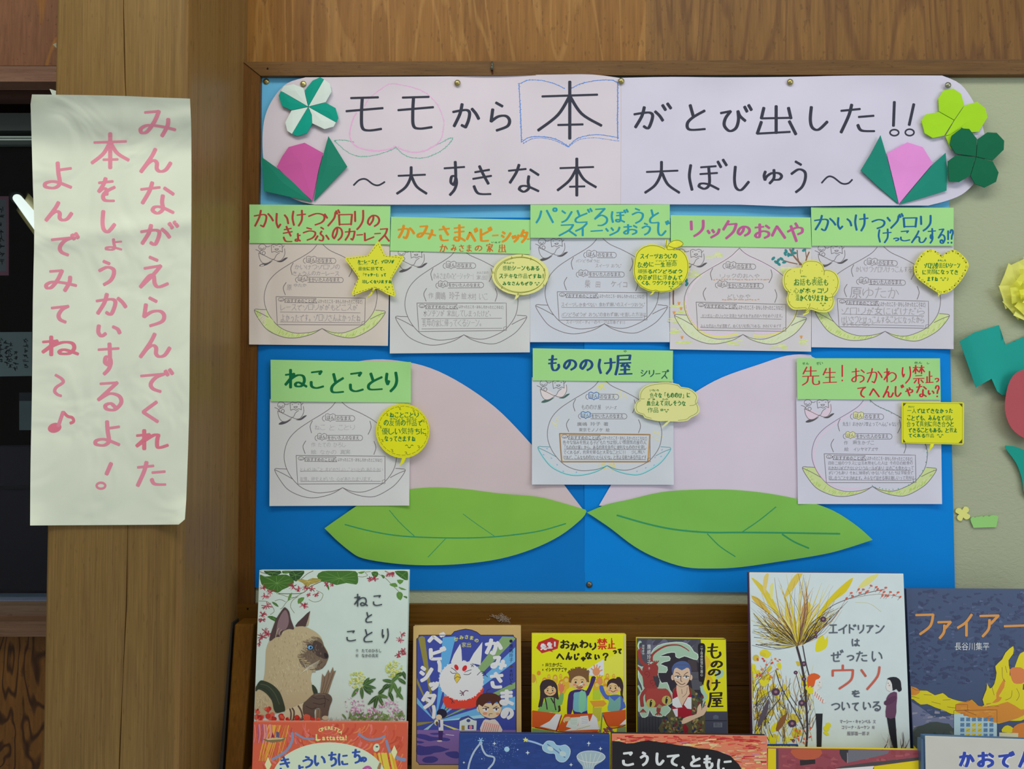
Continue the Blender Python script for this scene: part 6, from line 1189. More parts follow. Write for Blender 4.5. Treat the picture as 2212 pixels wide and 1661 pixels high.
# girl on the other side, ponytail and blue shirt
a.poly('1330,770 1380,745 1420,790 1440,880 1430,1000 1450,1080 1400,1010 1390,900', C(58, 40, 40), 2); a.poly('1215,1010 1300,1000 1400,1010 1450,1100 1475,1180 1440,1200 1390,1230 1215,1232 1240,1090 1180,1060 1110,960 1095,880 1140,865 1175,960', C(74, 100, 176), 2); a.poly('1235,1020 1310,1090 1390,1020 1400,1110 1380,1225 1215,1232 1230,1110', C(110, 160, 150), 2)
a.ell(1100, 800, 42, 62, C(216, 136, 84), -15)
for q in ('1075,770 1062,735', '1098,750 1100,715', '1120,760 1135,730', '1065,800 1045,780'): a.line(q, 2.2, C(216, 136, 84), 0)
face(1290, 910, 88, 82, C(58, 40, 40)); a.poly('1205,900 1210,820 1260,775 1330,770 1380,830 1375,900 1340,850 1270,830 1230,860', C(58, 40, 40), 2); a.ell(1385, 930, 18, 26, SK)
# boy in the middle
a.poly('640,1310 630,1200 650,1000 700,945 780,925 860,925 910,940 960,830 985,740 1045,750 1000,880 940,1010 920,1030 920,1240 910,1275 725,1275 720,1180 680,1310', C(62, 42, 96), 2); a.poly('735,970 860,960 890,950 915,1050 920,1190 910,1230 830,1250 740,1240 715,1180 725,1050', C(110, 168, 178), 2); a.poly('810,960 880,960 900,1080 880,1230 800,1245', C(120, 186, 150), 2)
a.ell(800, 700, 150, 82, C(116, 82, 48))
for k in range(40): t = R_.uniform(3.3, 6.1); x, y = 800 + 145 * math.cos(t), 705 + 80 * math.sin(t); a.line([(x, y), (x + 20 * math.cos(t), y + 22 * math.sin(t))], 1.6, C(116, 82, 48), 0)
a.poly('668,700 660,790 680,830 925,830 945,790 935,690 900,740 800,730 720,735', C(116, 82, 48), 2); face(802, 828, 112, 98, C(90, 58, 36)); a.ell(680, 860, 20, 30, SK); a.ell(925, 845, 18, 28, SK); a.poly('750,880 800,900 862,878 840,910 790,915', C(150, 50, 40), 2); a.poly('800,860 860,820 850,870', C(236, 226, 190))
a.ell(1050, 670, 52, 56, C(222, 140, 92)); 
for q in ('1010,650 978,622', '1030,625 1020,575', '1055,620 1062,572', '1078,635 1105,590', '1090,665 1135,645'): a.line(q, 2.6, C(222, 140, 92), 0)
# desks and the open book
DK = C(196, 84, 34)
for q, edge in (('140,1225 440,1265 552,1275 550,1300 480,1510 125,1465 125,1240', '125,1462 455,1520 485,1505 552,1300'), ('600,1280 1000,1270 1060,1340 1098,1500 1060,1530 520,1520 488,1500', '488,1500 520,1530 1060,1538 1098,1505'), ('1140,1255 1480,1215 1483,1420 1380,1460 1230,1460 1150,1300', '1150,1300 1232,1465 1380,1468 1483,1430')):
    a.poly(q, DK, 1); a.line(edge, 2.2, C(130, 44, 26))
for q in ('240,1455 380,1380 470,1275 548,1278 470,1510', '600,1520 1000,1500 1095,1500 1060,1340 1000,1275 960,1380', '1385,1435 1480,1345 1483,1425'): a.poly(q, C(214, 226, 226), 0)
a.poly('680,1330 820,1320 800,1400 760,1500 615,1460 650,1380', C(200, 222, 200)); a.poly('820,1310 930,1300 958,1430 780,1490 800,1400', C(210, 226, 206)); a.line('770,1500 960,1445', 1.4, C(180, 176, 110)); a.ell(630, 1350, 55, 32, SK, -15); a.line('580,1375 595,1395', 3, SK, 0)
for k in range(4): a.line([(660 + 8 * k, 1350 + 22 * k), (780 - 4 * k, 1350 + 24 * k)], .6, C(130, 160, 130), 0); a.line([(840, 1340 + 24 * k), (930, 1330 + 24 * k)], .6, C(130, 150, 190), 0)
a.poly('130,1480 450,1530 440,1560 125,1560', C(116, 140, 84)); a.line('1140,1260 1125,1400 1115,1550', 2.6, C(96, 130, 120)); a.line('1230,1470 1300,1540', 3, C(96, 130, 120)); a.poly('1350,1480 1483,1450 1483,1560 1340,1560', C(120, 136, 90))
for k in range(26): x, y = R_.uniform(1150, 1280), R_.uniform(1470, 1550); a.ell(x, y, 18, 12, C(*R_.choice([(170, 50, 44), (60, 70, 110), (150, 80, 60)])), R_.uniform(0, 90), 6)
a.done()
a = Art(b, 'title_lettering', b['s'], ZD); KB = C(38, 34, 16); RR = C(196, 44, 26)
a.poly('190,330 225,246 405,178 516,222 496,338 412,366 432,388 380,372 270,405', C(178, 44, 40)); a.br('先:245-340,262-362 生:340-428,242-340 !:445-468,235-312', C(232, 230, 224), (2.8, 3.6))
a.br('お:530-668,212-342 か:672-798,248-368 わ:808-938,212-332 り:950-1052,252-362 へ:475-592,415-500 ん:608-706,388-502 じ:730-812,402-505 ゃ:824-898,452-522 な:888-988,385-492 い:1025-1102,418-502 ?:1140-1224,402-515 っ:1285-1345,362-415 て:1352-1420,338-415', KB, (2.7, 3.9)); a.br('禁:1062-1210,190-355 止:1208-1338,215-342', RR, (2.1, 3.2)); a.line('1270,212 1272,190', 1.6, C(60, 50, 40), 0)
a.ty('麻生かづこ', 318, 545, 568, 600, KB, .03); a.ty('イシヤマアズサ', 318, 615, 632, 668, KB, .03); a.ty('作', 272, 562, 296, 592, KB, .02); a.ty('絵', 272, 628, 296, 658, KB, .02); a.done()
a = Art(b, 'library_film_edge', b['s'], ZD); a.poly('1442,140 1480,140 1484,1120 1440,1100', C(196, 186, 110)); a.done()
# ---------------------------------------------------------------- 5: dark book with yellow title strip
b = book('chapter_book', ((1376, 1378.6), (1569, 1380.5), (1575, 1700), (1377.5, 1700)), .062, .088, 'dark grey book with a red lizard, a man and yellow title strip', C(74, 74, 84), spine='right', spine_col=C(196, 182, 40), thick=.013)
a = Art(b, 'background_print', b['s'], ZE)
for k in range(16): x = R_.uniform(150, 1000); a.ell(x, R_.uniform(170, 300), R_.uniform(30, 80), R_.uniform(60, 120), C(*R_.choice([(84, 84, 100), (96, 96, 116), (68, 68, 80)])), R_.uniform(0, 60), 12)
a.poly('330,360 700,340 1000,470 1090,620 1090,1000 600,1250 440,1000 420,520', C(46, 42, 50), 2); a.poly('870,450 1000,450 1010,620 880,620', C(66, 58, 62)); a.poly('900,630 1080,630 1080,900 940,900', C(80, 80, 88)); a.line('930,740 1080,740', .8, C(40, 40, 46), 0); a.poly('130,1300 480,1300 480,1550 130,1550', C(56, 56, 62)); 
for x in range(160, 470, 45): a.line([(x, 1310), (x + 4, 1545)], .9, C(36, 36, 42), 0)
MT = C(152, 182, 158); ME = C(196, 216, 200)
SM = '330,340 420,240 600,195 780,190 900,240 960,330 1020,370 1010,450 900,420 820,395 740,425 690,400 680,340 560,350 450,400 590,400 600,460 520,480 460,520 560,560 545,640 430,640 440,720 480,800 560,790 600,900 640,960 630,1080 560,1130 620,1190 560,1260 500,1300 350,1280 300,1190 270,1290 190,1310 150,1230 120,1200 118,1000 200,900 150,760 118,660 118,520 180,560 300,520 340,430'
a.poly(SM, MT, 2); a.sline(SM, 1.5, ME, 2); a.poly('200,620 330,560 440,660 430,860 240,900 200,760', C(60, 56, 62), 2)
for q in ('170,190 150,180 130,230 135,330', '560,1130 640,1080', '1060,860 1100,850 1090,900 1140,980 1100,1060 1080,1120', '130,840 180,960 150,1040'): a.line(q, 4, MT); 
a.done()
a = Art(b, 'lizard_print', b['s'], ZE); RD = C(142, 56, 52); RD2 = C(112, 38, 40)
a.line('330,470 340,380 430,300 560,240 720,230 820,270 890,320', 5.6, RD, 6, .7); a.poly('200,560 290,500 420,600 400,700 350,700 420,880 540,880 610,960 630,1080 480,1150 300,1150 235,1060 230,900 190,700', RD, 3); a.poly('230,900 330,880 540,890 600,960 560,1060 400,1120 260,1060', C(156, 62, 56), 3)
a.line('240,540 180,480 150,400 140,320', 7, RD); a.line('200,680 150,600 120,560', 6, RD); a.line('390,640 400,560 340,520', 8, RD); a.line('240,900 180,1000 190,1140', 8, RD); a.line('440,1140 430,1220', 9, RD)
for x, y, dx in ((140, 320, 0), (200, 1190, 0), (430, 1230, 0), (390, 520, 1)):
    for k in (-45, -15, 15, 45): a.line([(x, y), (x + k, y + (48 if y > 900 else -52))], 2.4, RD, 0)
for cx, cy in ((255, 660), (335, 790)): a.line([(cx + (8 + 4.2 * k) * math.cos(k * .7), cy + (8 + 4.2 * k) * math.sin(k * .7)) for k in range(12)], 1.1, RD2, 3)
for x, y in ((318, 1102), (552, 1055)): a.ell(x, y, 70, 68, C(176, 164, 84), 10); a.ell(x, y, 17, 56, C(34, 30, 28), 8); a.ell(x + 10, y - 30, 7, 7, C(230, 230, 210))
a.poly('400,1160 440,1110 500,1150 450,1175', C(140, 140, 96)); a.done()
a = Art(b, 'man_print', b['s'], ZE); SKN = C(206, 178, 150); LNE = C(90, 60, 56)
a.poly('470,1550 480,1380 560,1280 640,1150 640,960 680,860 900,860 1000,950 1100,1090 1130,1250 1135,1550', C(84, 80, 56), 2)
for k in range(150): x, y = R_.choice([(R_.uniform(500, 800), R_.uniform(1310, 1550)), (R_.uniform(930, 1100), R_.uniform(950, 1550))]); a.ell(x, y, R_.uniform(12, 34), R_.uniform(8, 22), C(*R_.choice([(146, 130, 80), (52, 62, 44), (44, 52, 84), (120, 104, 62), (104, 44, 44), (98, 108, 66)])), R_.uniform(0, 180), 8)
a.poly('640,960 690,850 900,850 925,1000 935,1300 860,1310 690,1300 640,1180', C(150, 26, 42), 1); a.poly('640,1040 720,1000 790,1160 700,1170 640,1130', C(206, 214, 224)); a.poly('810,1120 870,1010 925,1010 925,1190 860,1180', C(206, 214, 224)); a.poly('640,1190 720,1180 720,1300 690,1300', C(206, 200, 214))
a.poly('700,830 880,830 900,960 860,1010 785,1140 720,1000 700,900', SKN, 1); a.line('780,890 785,960', .9, LNE); a.line('860,860 850,950 790,1010', .8, LNE)
a.poly('645,600 660,560 700,530 860,530 900,560 915,640 905,720 870,800 830,840 780,855 730,840 690,790 655,720', SKN, 3); a.ell(645, 715, 24, 42, SKN); a.ell(918, 715, 22, 42, SKN)
a.poly('640,660 630,580 670,510 740,475 800,468 860,485 905,540 922,620 912,680 895,590 850,570 782,608 710,570 670,590 655,650', C(72, 94, 142), 2)
for q in ('690,640 730,650 755,680', '872,636 840,655 815,680', '770,690 765,760 785,775', '740,800 785,822 830,798', '740,795 700,770'): a.line(q, 1.4, LNE)
for x in (718, 845): a.ell(x, 712, 42, 20, C(224, 226, 222)); a.ell(x + 4, 708, 14, 15, C(70, 84, 98)); a.line([(x - 44, 700), (x, 690), (x + 44, 704)], 1.5, C(50, 40, 46), 3)
a.sline('645,600 660,560 700,530 860,530 900,560 915,640 905,720 870,800 830,840 780,855 730,840 690,790 655,720', .7, LNE, 3)
a.poly('780,1410 800,1330 900,1290 1000,1260 1010,1180 1040,1120 1065,1110 1075,1170 1110,1165 1130,1090 1165,1110 1160,1180 1120,1260 1080,1290 960,1340 860,1390', SKN, 2); a.line('1080,1200 1085,1160 1140,1130', .9, LNE); a.poly('820,1550 790,1450 830,1400 880,1480 870,1550', C(130, 34, 42)); a.done()
a = Art(b, 'title_strip_print', b['s'], ZE); YY = C(222, 206, 20)
a.poly('1064,138 1445,146 1458,500 1462,850 1468,1222 1148,1222 1165,1160 1110,1010 1080,900 1100,740 1070,300', YY, 0); a.poly('1130,380 1220,500 1150,620 1250,760 1180,900 1140,760 1120,560', C(222, 176, 40), 3)
a.poly('1022,270 1035,215 1075,200 1120,215 1134,280 1125,400 1134,560 1130,700 1110,790 1098,840 1080,780 1040,770 1030,640 1036,450', C(30, 26, 32), 2); a.vt('二丁目の妖怪に三周心', 1078, 240, 700, 42, C(206, 210, 206))
a.poly('1280,640 1380,600 1415,650 1370,720 1290,735 1300,690', C(156, 190, 170), 3); a.poly('1060,870 1100,845 1110,890 1150,960 1165,1010 1110,1100 1085,1170 1095,1080 1120,1010 1070,940', C(156, 190, 170), 3)
a.poly('1130,1240 1450,1240 1455,1550 1135,1550', C(66, 68, 84)); a.line('1135,1360 1455,1362', 1.6, C(40, 40, 50), 0); a.poly('1255,1390 1385,1390 1385,1460 1255,1460', C(104, 108, 116)); a.ty('開店', 1268, 1395, 1372, 1455, C(60, 62, 74)); a.poly('1250,1290 1290,1270 1330,1290 1330,1335 1250,1335', C(88, 96, 112)); a.done()
a = Art(b, 'title_lettering', b['s'], ZE)
a.br('も:1150-1368,202-428 の:1214-1392,465-572 の:1174-1362,588-692 け:1155-1368,745-912 屋:1165-1412,935-1162', C(40, 30, 20), (2.4, 5.4))
a.vt('廣嶋玲子', 290, 220, 530, 62, C(206, 218, 206), .03); a.vt('宮セキ作', 205, 225, 380, 42, C(196, 210, 196), .02); a.line('150,190 125,240 140,290', 2, C(196, 210, 196)); a.ty('作', 280, 562, 306, 600, C(206, 218, 206)); a.done()
# ---------------------------------------------------------------- 6: white book with wild grasses
b = book('picture_book', ((1618.5, 1236.3), (1951.8, 1239), (1970, 1700), (1628, 1700)), .072, .104, 'large white picture book with wild grasses, a red-haired boy and a woman', C(198, 210, 222), spine_col=C(96, 56, 84), thick=.012)
a = Art(b, 'grass_print', b['s'], ZF)
def stroke(x0, y0, x1, y1, w, cols, bend=.15, tp=.8):
    mx, my = (x0 + x1) / 2, (y0 + y1) / 2; dx, dy = x1 - x0, y1 - y0; k = R_.uniform(-bend, bend); a.line([(x0, y0), (mx - dy * k, my + dx * k), (x1, y1)], w, C(*R_.choice(cols)), 4, tp)
YC = [(204, 184, 30), (196, 170, 60), (186, 160, 50), (214, 198, 90)]; DKC = [(58, 50, 50), (76, 62, 50), (50, 44, 52), (88, 74, 46)]; BC = [(150, 110, 56), (120, 78, 66), (170, 134, 70)]
for q, c in (('640,480 720,330 850,190 960,110 900,230 780,320 700,420', (206, 188, 30)), ('90,110 180,240 260,370 330,440 280,300 180,170', (204, 186, 60)), ('380,330 400,320 430,500 420,560 385,480', (198, 170, 50)), ('370,280 420,150 480,75 530,75 440,220', (206, 184, 80)), ('560,320 600,340 590,440 545,560 540,420', (206, 186, 70)), ('650,650 700,600 722,640 745,600 740,690 700,730 640,740', (214, 202, 40)), ('160,750 210,720 260,760 220,800', (212, 198, 50)), ('1000,200 1080,110 1180,80 1090,170', (220, 206, 120)), ('200,100 240,80 210,240 190,210', (210, 190, 110)), ('90,270 160,290 260,420 150,350', (200, 170, 70)), ('250,180 280,160 270,290 250,260', (222, 208, 130))): a.poly(q, C(*c), 3)
for k in range(46): t = R_.uniform(-2.5, -.7); L = R_.uniform(220, 640); stroke(490 + 120 * math.cos(t), 690 + 120 * math.sin(t), max(84, 490 + L * math.cos(t)), max(75, 690 + L * math.sin(t)), R_.uniform(3, 6.5), [(214, 196, 90), (206, 186, 60), (186, 150, 90), (216, 204, 130), (160, 120, 90)], .12, .95)
for k in range(90): t = R_.uniform(-2.9, -.6); L = R_.uniform(260, 620); stroke(490, 690, max(84, 490 + L * math.cos(t)), max(75, 690 + L * math.sin(t)), R_.uniform(.8, 2.6), R_.choice([YC, YC, DKC, BC]))
for k in range(70): t = R_.uniform(-3.1, -2.3); L = R_.uniform(150, 400); stroke(480, 690, max(86, 480 + L * math.cos(t)), 690 + L * math.sin(t), R_.uniform(.8, 2.4), R_.choice([DKC, DKC, YC]))
for k in range(36): t = R_.uniform(-1.2, -.75); L = R_.uniform(150, 430); stroke(530, 680, 530 + L * math.cos(t), 680 + L * math.sin(t), R_.uniform(.9, 2.2), R_.choice([DKC, DKC, YC]))
for k in range(26): stroke(R_.uniform(84, 200), R_.uniform(380, 700), 470, 690, R_.uniform(.6, 1.4), R_.choice([DKC, YC, [(226, 222, 200)]]))
stroke(560, 650, 700, 410, 2.6, DKC); a.line('700,410 800,340 950,280 1100,235 1220,210', 1.2, C(96, 80, 90)); a.line('940,290 1020,270 1200,250 1370,275', .7, C(150, 130, 110)); a.line('980,320 1100,330 1200,400', .7, C(206, 196, 140))
for x, y in ((905, 285), (945, 240), (955, 265), (1008, 210), (1020, 240), (1048, 210), (1075, 235), (1085, 225), (1115, 178), (1158, 190), (1170, 208), (1200, 218), (1240, 195), (1225, 232), (1212, 262), (1258, 265), (1280, 232), (1310, 258), (1345, 235), (1362, 275), (1240, 262)): a.ell(x, y, 13, 8, C(206, 94, 70), R_.uniform(-60, 30)); a.line([(x - 20, y + 26), (x, y)], .5, C(120, 90, 90), 0)
for k in range(60): x = R_.uniform(100, 560); y = R_.uniform(760, 1500); a.poly(ell(x, y, R_.uniform(16, 52), R_.uniform(12, 34), 9, R_.uniform(0, 180)), C(*R_.choice([(216, 202, 30), (204, 188, 44), (218, 206, 80), (196, 176, 60)])))
a.poly('260,740 400,745 470,830 520,1000 545,1180 480,1140 400,1060 340,940 290,860', C(198, 210, 222), 2)
for k in range(170): x = R_.uniform(100, 620); y = R_.uniform(1050, 1550); stroke(x, y, x + R_.uniform(-60, 60), y - R_.uniform(80, 240), R_.uniform(.6, 1.9), R_.choice([DKC, DKC, BC, YC]), .2, .6)
for k in range(26): y = R_.uniform(800, 1250); stroke(120 + R_.uniform(-20, 60), y + 100, 250 + R_.uniform(-60, 60), y - 40, R_.uniform(.6, 1.4), R_.choice([DKC, BC]))
for q, w in (('480,700 520,850 545,1000 560,1200 570,1400 560,1560', 4.6), ('530,690 560,850 600,1000', 2.2), ('300,900 350,1050 480,1280 560,1450', 1.8), ('470,920 500,1030 530,1160', 1.4), ('130,1420 250,1250 330,1150', 1.6), ('120,1440 160,1250 240,1120', 1.4)): a.line(q, w, C(60, 50, 54), 5)
a.poly('300,1400 330,1320 390,1270 380,1340 320,1420', C(130, 84, 46), 2); a.poly('140,1380 170,1280 240,1140 230,1250 180,1360', C(84, 74, 84), 2)
for x, y, r in ((705, 465, 26), (540, 845, 24), (470, 920, 18), (300, 1085, 36), (522, 1180, 30), (440, 1355, 36), (645, 580, 14), (640, 612, 16), (450, 1500, 14), (515, 1120, 11), (540, 975, 20)): a.ell(x, y, r, r * .9, C(74, 52, 74), 0, 12); a.ell(x, y, r * .4, r * .36, C(150, 110, 120), 0, 8)
for k in range(40): x, y = R_.choice([(R_.uniform(130, 350), R_.uniform(800, 980)), (R_.uniform(420, 600), R_.uniform(1380, 1540))]); a.ell(x, y, R_.uniform(6, 15), R_.uniform(5, 11), C(*R_.choice([(206, 92, 60), (214, 124, 50), (196, 70, 60)])), R_.uniform(0, 180), 7)
for x, y, r in ((585, 1070, 45), (735, 1380, 40), (730, 1440, 26), (580, 1000, 26), (320, 860, 30), (200, 1010, 40)):
    for k in range(5): a.ell(x + R_.uniform(-.5, .5) * r, y + R_.uniform(-.5, .5) * r, r * .6, r * .5, C(214, 202, 40), R_.uniform(0, 90), 9)
for k in range(18): x = R_.uniform(1220, 1420); stroke(x, 1570, x + R_.uniform(-50, 50), 1570 - R_.uniform(60, 200), R_.uniform(1, 2.4), [(110, 96, 100), (80, 70, 72), (170, 150, 140), (206, 200, 200)], .1, .8)
a.done()
a = Art(b, 'figure_print', b['s'], ZF); SKF = C(228, 216, 206); NK = C(34, 34, 42)
a.poly('640,1270 700,1270 695,1400 690,1560 650,1555 648,1400', NK, 1); a.poly('620,1110 690,1120 700,1270 640,1270 625,1190', C(196, 214, 232), 1); a.poly('620,1080 660,1085 730,1170 712,1185 640,1130 615,1110', C(230, 212, 204), 1)
for k in range(5): a.line([(640 + k * 16, 1085 + k * 16), (632 + k * 16, 1120 + k * 14)], 1.5, C(200, 90, 70), 0)
a.poly('618,1000 640,960 685,960 695,1010 690,1050 660,1065 650,1085 622,1080', SKF, 1); a.poly('568,990 580,945 630,925 680,950 665,975 640,985 625,1040 590,1030 575,1050', C(216, 92, 36), 2); a.ell(665, 1030, 10, 8, C(196, 200, 160)); a.line('672,1000 676,1006', 1.2, NK, 0); a.line('672,1045 690,1045', .7, C(180, 80, 70), 0)
a.poly('1248,1300 1320,1300 1330,1440 1340,1565 1305,1568 1270,1440', NK, 1); a.poly('1245,1140 1280,1095 1335,1090 1330,1200 1320,1305 1240,1300 1245,1200', C(98, 60, 88), 2); a.poly('1225,1170 1300,1120 1330,1135 1300,1180 1240,1200', C(86, 50, 78), 2)
a.poly('1250,1000 1265,965 1300,980 1300,1060 1280,1085 1250,1070 1240,1045', SKF, 1); a.poly('1250,975 1280,960 1330,960 1365,990 1372,1040 1375,1070 1350,1085 1330,1060 1300,1075 1292,1020 1275,985', NK, 2); a.ell(1270, 1030, 8, 7, C(220, 150, 150)); a.line('1258,1008 1262,1014', 1.2, NK, 0); a.done()
a = Art(b, 'title_lettering', b['s'], ZF); GY = C(86, 94, 104)
a.br('エ:750-832,508-585 イ:832-912,508-592 ド:925-990,505-588 リ:1000-1055,508-588 ア:1070-1138,515-585 ン:1150-1232,510-588 は:948-1020,628-698 ぜ:768-880,722-828 っ:905-970,770-820 た:985-1085,735-828 い:1120-1212,735-828 を:948-1020,1068-1130 つ:772-850,1180-1242 い:862-935,1168-1245 て:948-1012,1175-1250 い:1045-1115,1168-1240 る:1125-1198,1165-1250', GY, (2.6, 3.0))
a.br('ウ:778-968,850-1065 ソ:1022-1195,865-1070', C(190, 92, 74), (3.6, 5.0))
a.ty('マーシー・キャンベル', 846, 1322, 1112, 1356, C(96, 84, 100), .01); a.ty('文', 1130, 1324, 1156, 1354, C(96, 84, 100)); a.ty('コリーナ・ルーケン', 860, 1372, 1105, 1404, C(96, 84, 100), .01); a.ty('絵', 1122, 1374, 1146, 1402, C(96, 84, 100)); a.ty('服部雄一郎', 908, 1424, 1068, 1458, C(96, 84, 100), .01); a.ty('訳', 1076, 1426, 1100, 1456, C(96, 84, 100)); a.done()
a = Art(b, 'library_sticker', b['s'], ZF); a.poly('228,1530 485,1530 492,1540 492,1640 228,1640', C(36, 66, 136)); a.ty('岡山市立図書館(便船)', 232, 1546, 480, 1572, C(190, 204, 230), .02); a.done()
# ---------------------------------------------------------------- 7: dark blue night fire book
b = book('picture_book', ((1957, 1271.5), (2268, 1273.5), (2290, 1700), (1976, 1700)), .054, .086, 'dark blue picture book with flames sweeping over a tower block', C(66, 80, 110), spine_col=C(64, 78, 112), thick=.010)
a = Art(b, 'sky_print', b['s'], ZG)
for k in range(420):
    x, y = R_.uniform(90, 1300), R_.uniform(75, 900); L = R_.uniform(20, 80); t = R_.uniform(-.6, .6); bright = R_.random() ** 3.0 * .7; L *= .7
    a.line([(x, y), (x + L * .5, y + L * t * .4), (x + L, y + L * t)], R_.uniform(3, 8), C(int(56 + 44 * bright), int(64 + 52 * bright), int(94 + 56 * bright)), 3, .5)
a.poly('105,1050 320,1200 500,1180 500,1300 320,1240 120,1330', C(110, 116, 144), 2)
for k in range(30): x, y = R_.uniform(120, 480), R_.uniform(1120, 1290); a.line([(x, y), (x + 40, y + R_.uniform(-15, 15))], R_.uniform(2, 5), C(*R_.choice([(124, 128, 150), (150, 146, 160), (86, 94, 126)])), 0, .4)
a.poly('110,1340 220,1270 310,1240 400,1250 500,1310 505,1700 110,1700', C(70, 78, 74), 2); 
for k in range(30): x, y = R_.uniform(150, 480), R_.uniform(1290, 1600); a.line([(x, y), (x + R_.uniform(-40, 40), y + 30)], R_.uniform(2, 5), C(*R_.choice([(58, 66, 62), (88, 94, 86), (66, 72, 70)])), 0)
a.poly('110,1400 130,1440 165,1480 120,1480', C(206, 180, 50), 2); a.poly('500,1140 888,1140 886,1400 886,1700 500,1700', C(176, 204, 216)); a.done()
a = Art(b, 'flame_print', b['s'], ZG); FY, FO = C(226, 196, 30), C(206, 134, 50)
a.poly('95,910 160,955 260,960 330,1000 400,980 450,1020 540,1050 620,1060 660,1040 720,1095 770,1090 755,1040 790,950 797,890 822,940 860,900 880,800 870,740 930,680 960,620 1030,560 1032,630 990,690 1000,770 1000,830 1040,760 1080,650 1127,610 1300,560 1300,1150 1200,1180 1100,1230 1000,1230 900,1255 820,1230 760,1200 640,1200 590,1170 480,1170 420,1140 330,1110 260,1080 200,1085 140,1040 100,1020', FY, 2)
a.poly('520,1080 600,1060 660,1045 720,1095 860,1100 980,1060 1100,1130 1140,1120 1127,1180 1000,1230 900,1250 800,1230 760,1200 640,1200 590,1170 520,1150', FO, 2); a.poly('1000,770 1060,750 1127,770 1140,880 1060,900 1020,870', C(206, 122, 66), 2); a.poly('880,980 950,850 950,930 900,1010 930,1020 900,1060 840,1070 880,1030', FO, 2); a.poly('110,920 200,960 160,1000 100,990', FO, 2)
for k in range(24): x, y = R_.uniform(560, 850), R_.uniform(1080, 1220); a.line([(x, y), (x + 40, y + R_.uniform(-12, 12))], 3, C(*R_.choice([(186, 106, 60), (214, 150, 60), (200, 124, 70)])), 0, .5)
for q in ('230,995 300,1000', '300,1060 380,1080', '120,1010 190,1030', '400,1045 470,1040', '440,1105 510,1115', '600,1140 700,1180', '800,1105 860,1095 900,1100', '960,1045 1010,1020 1020,960', '930,750 935,840 960,880', '1060,940 1085,1000 1060,1050', '840,930 860,1000', '960,740 975,800'): a.line(q, .8, C(96, 76, 50))
FL2 = '95,910 160,955 260,960 330,1000 400,980 450,1020 540,1050 620,1060 660,1040 720,1095 770,1090 755,1040 790,950 797,890 822,940 860,900 880,800 870,740 930,680 960,620 1030,560 1032,630 990,690 1000,770'
a.line(FL2, .7, C(90, 66, 40), 2); a.poly('1120,900 1150,900 1140,960 1115,950', C(66, 80, 110)); a.poly('930,1330 940,1290 980,1270 1030,1295 1040,1335', FY, 2); a.poly('1020,1330 1040,1280 1100,1250 1160,1260 1160,1400 1060,1380', C(206, 124, 50), 2); a.poly('905,1335 1075,1340 1075,1400 905,1400', C(206, 200, 160)); a.done()
a = Art(b, 'building_print', b['s'], ZG)
for r in range(6):
    for c_ in range(6): x = 575 + c_ * 52; y = 1218 + r * 48; lit = (c_ in (2, 3) and r >= 1) or (c_ == 1 and r >= 2); a.poly([(x - 18, y - 17), (x + 18, y - 17), (x + 18, y + 17), (x - 18, y + 17)], C(214, 190, 60) if lit else C(98, 134, 170)); a.line([(x - 14, y + 8), (x + 14, y - 10)], .5, C(60, 70, 80), 0)
a.line('500,1140 500,1400', .6, C(70, 70, 70), 0); a.line('886,1135 886,1400', .6, C(70, 70, 70), 0); a.line('515,1135 515,1085 622,1085 622,1135', .7, C(90, 60, 40), 0); a.line('500,1138 886,1132', .7, C(90, 60, 40), 0); a.done()
a = Art(b, 'title_lettering', b['s'], ZG)
a.br('フ:148-325,270-465 ァ:345-482,335-500 イ:522-670,270-480 ア:722-910,278-485 ー:940-1180,372-388', C(204, 142, 74), (4.8, 6.0)); a.ty('長谷川集平', 505, 532, 818, 600, C(206, 214, 222), .035); a.done()
# ---------------------------------------------------------------- 8: starry instruments book
b = book('picture_book', ((992, 1584), (1317.5, 1586.5), (1318, 1900), (984, 1900)), .140, .172, 'deep blue picture book with harp, violin and horn drawn among stars', C(38, 62, 124), spine_col=C(30, 48, 100), thick=.011)
a = Art(b, 'night_print', b['s'], ZH)
for k in range(150): x, y = R_.uniform(60, 1030), R_.uniform(100, 330); a.line([(x, y), (x + R_.uniform(30, 90), y + R_.uniform(-20, 20))], R_.uniform(4, 10), C(*R_.choice([(38, 64, 127), (41, 66, 129), (36, 60, 120), (40, 62, 122)])), 0, .4)
for k in range(150): x, y = R_.gauss(290, 70), R_.gauss(180, 45); a.ell(x, y, 2.5, 2.5, C(104, 128, 176), 0, 5) if 50 < x < 1030 and 90 < y < 330 else None
for x, y, r in ((278, 145, 14), (505, 208, 16), (922, 144, 15), (1002, 180, 14), (801, 290, 14), (70, 275, 10), (437, 187, 7), (798, 105, 5), (192, 250, 6), (260, 215, 5), (920, 160, 5), (950, 90, 4)): a.poly([(x, y - r), (x + r * .25, y - r * .25), (x + r, y), (x + r * .25, y + r * .25), (x, y + r), (x - r * .25, y + r * .25), (x - r, y), (x - r * .25, y - r * .25)], C(190, 206, 224))
a.ell(363, 184, 18, 18, C(150, 190, 216)); a.done()
a = Art(b, 'instrument_print', b['s'], ZH); HP = C(180, 196, 206); HD = C(120, 140, 170)
for w, c in ((3.6, HP), (1.0, HD)): a.line('185,140 140,200 110,270 98,330 92,420', w, c); a.line('185,140 200,190 225,225 275,240 270,280 230,330 200,400', w, c)
for k in range(6): t = k * 1.05; a.line([(185, 125), (185 + 20 * math.cos(t), 125 + 20 * math.sin(t))], 1.8, C(140, 180, 220), 0)
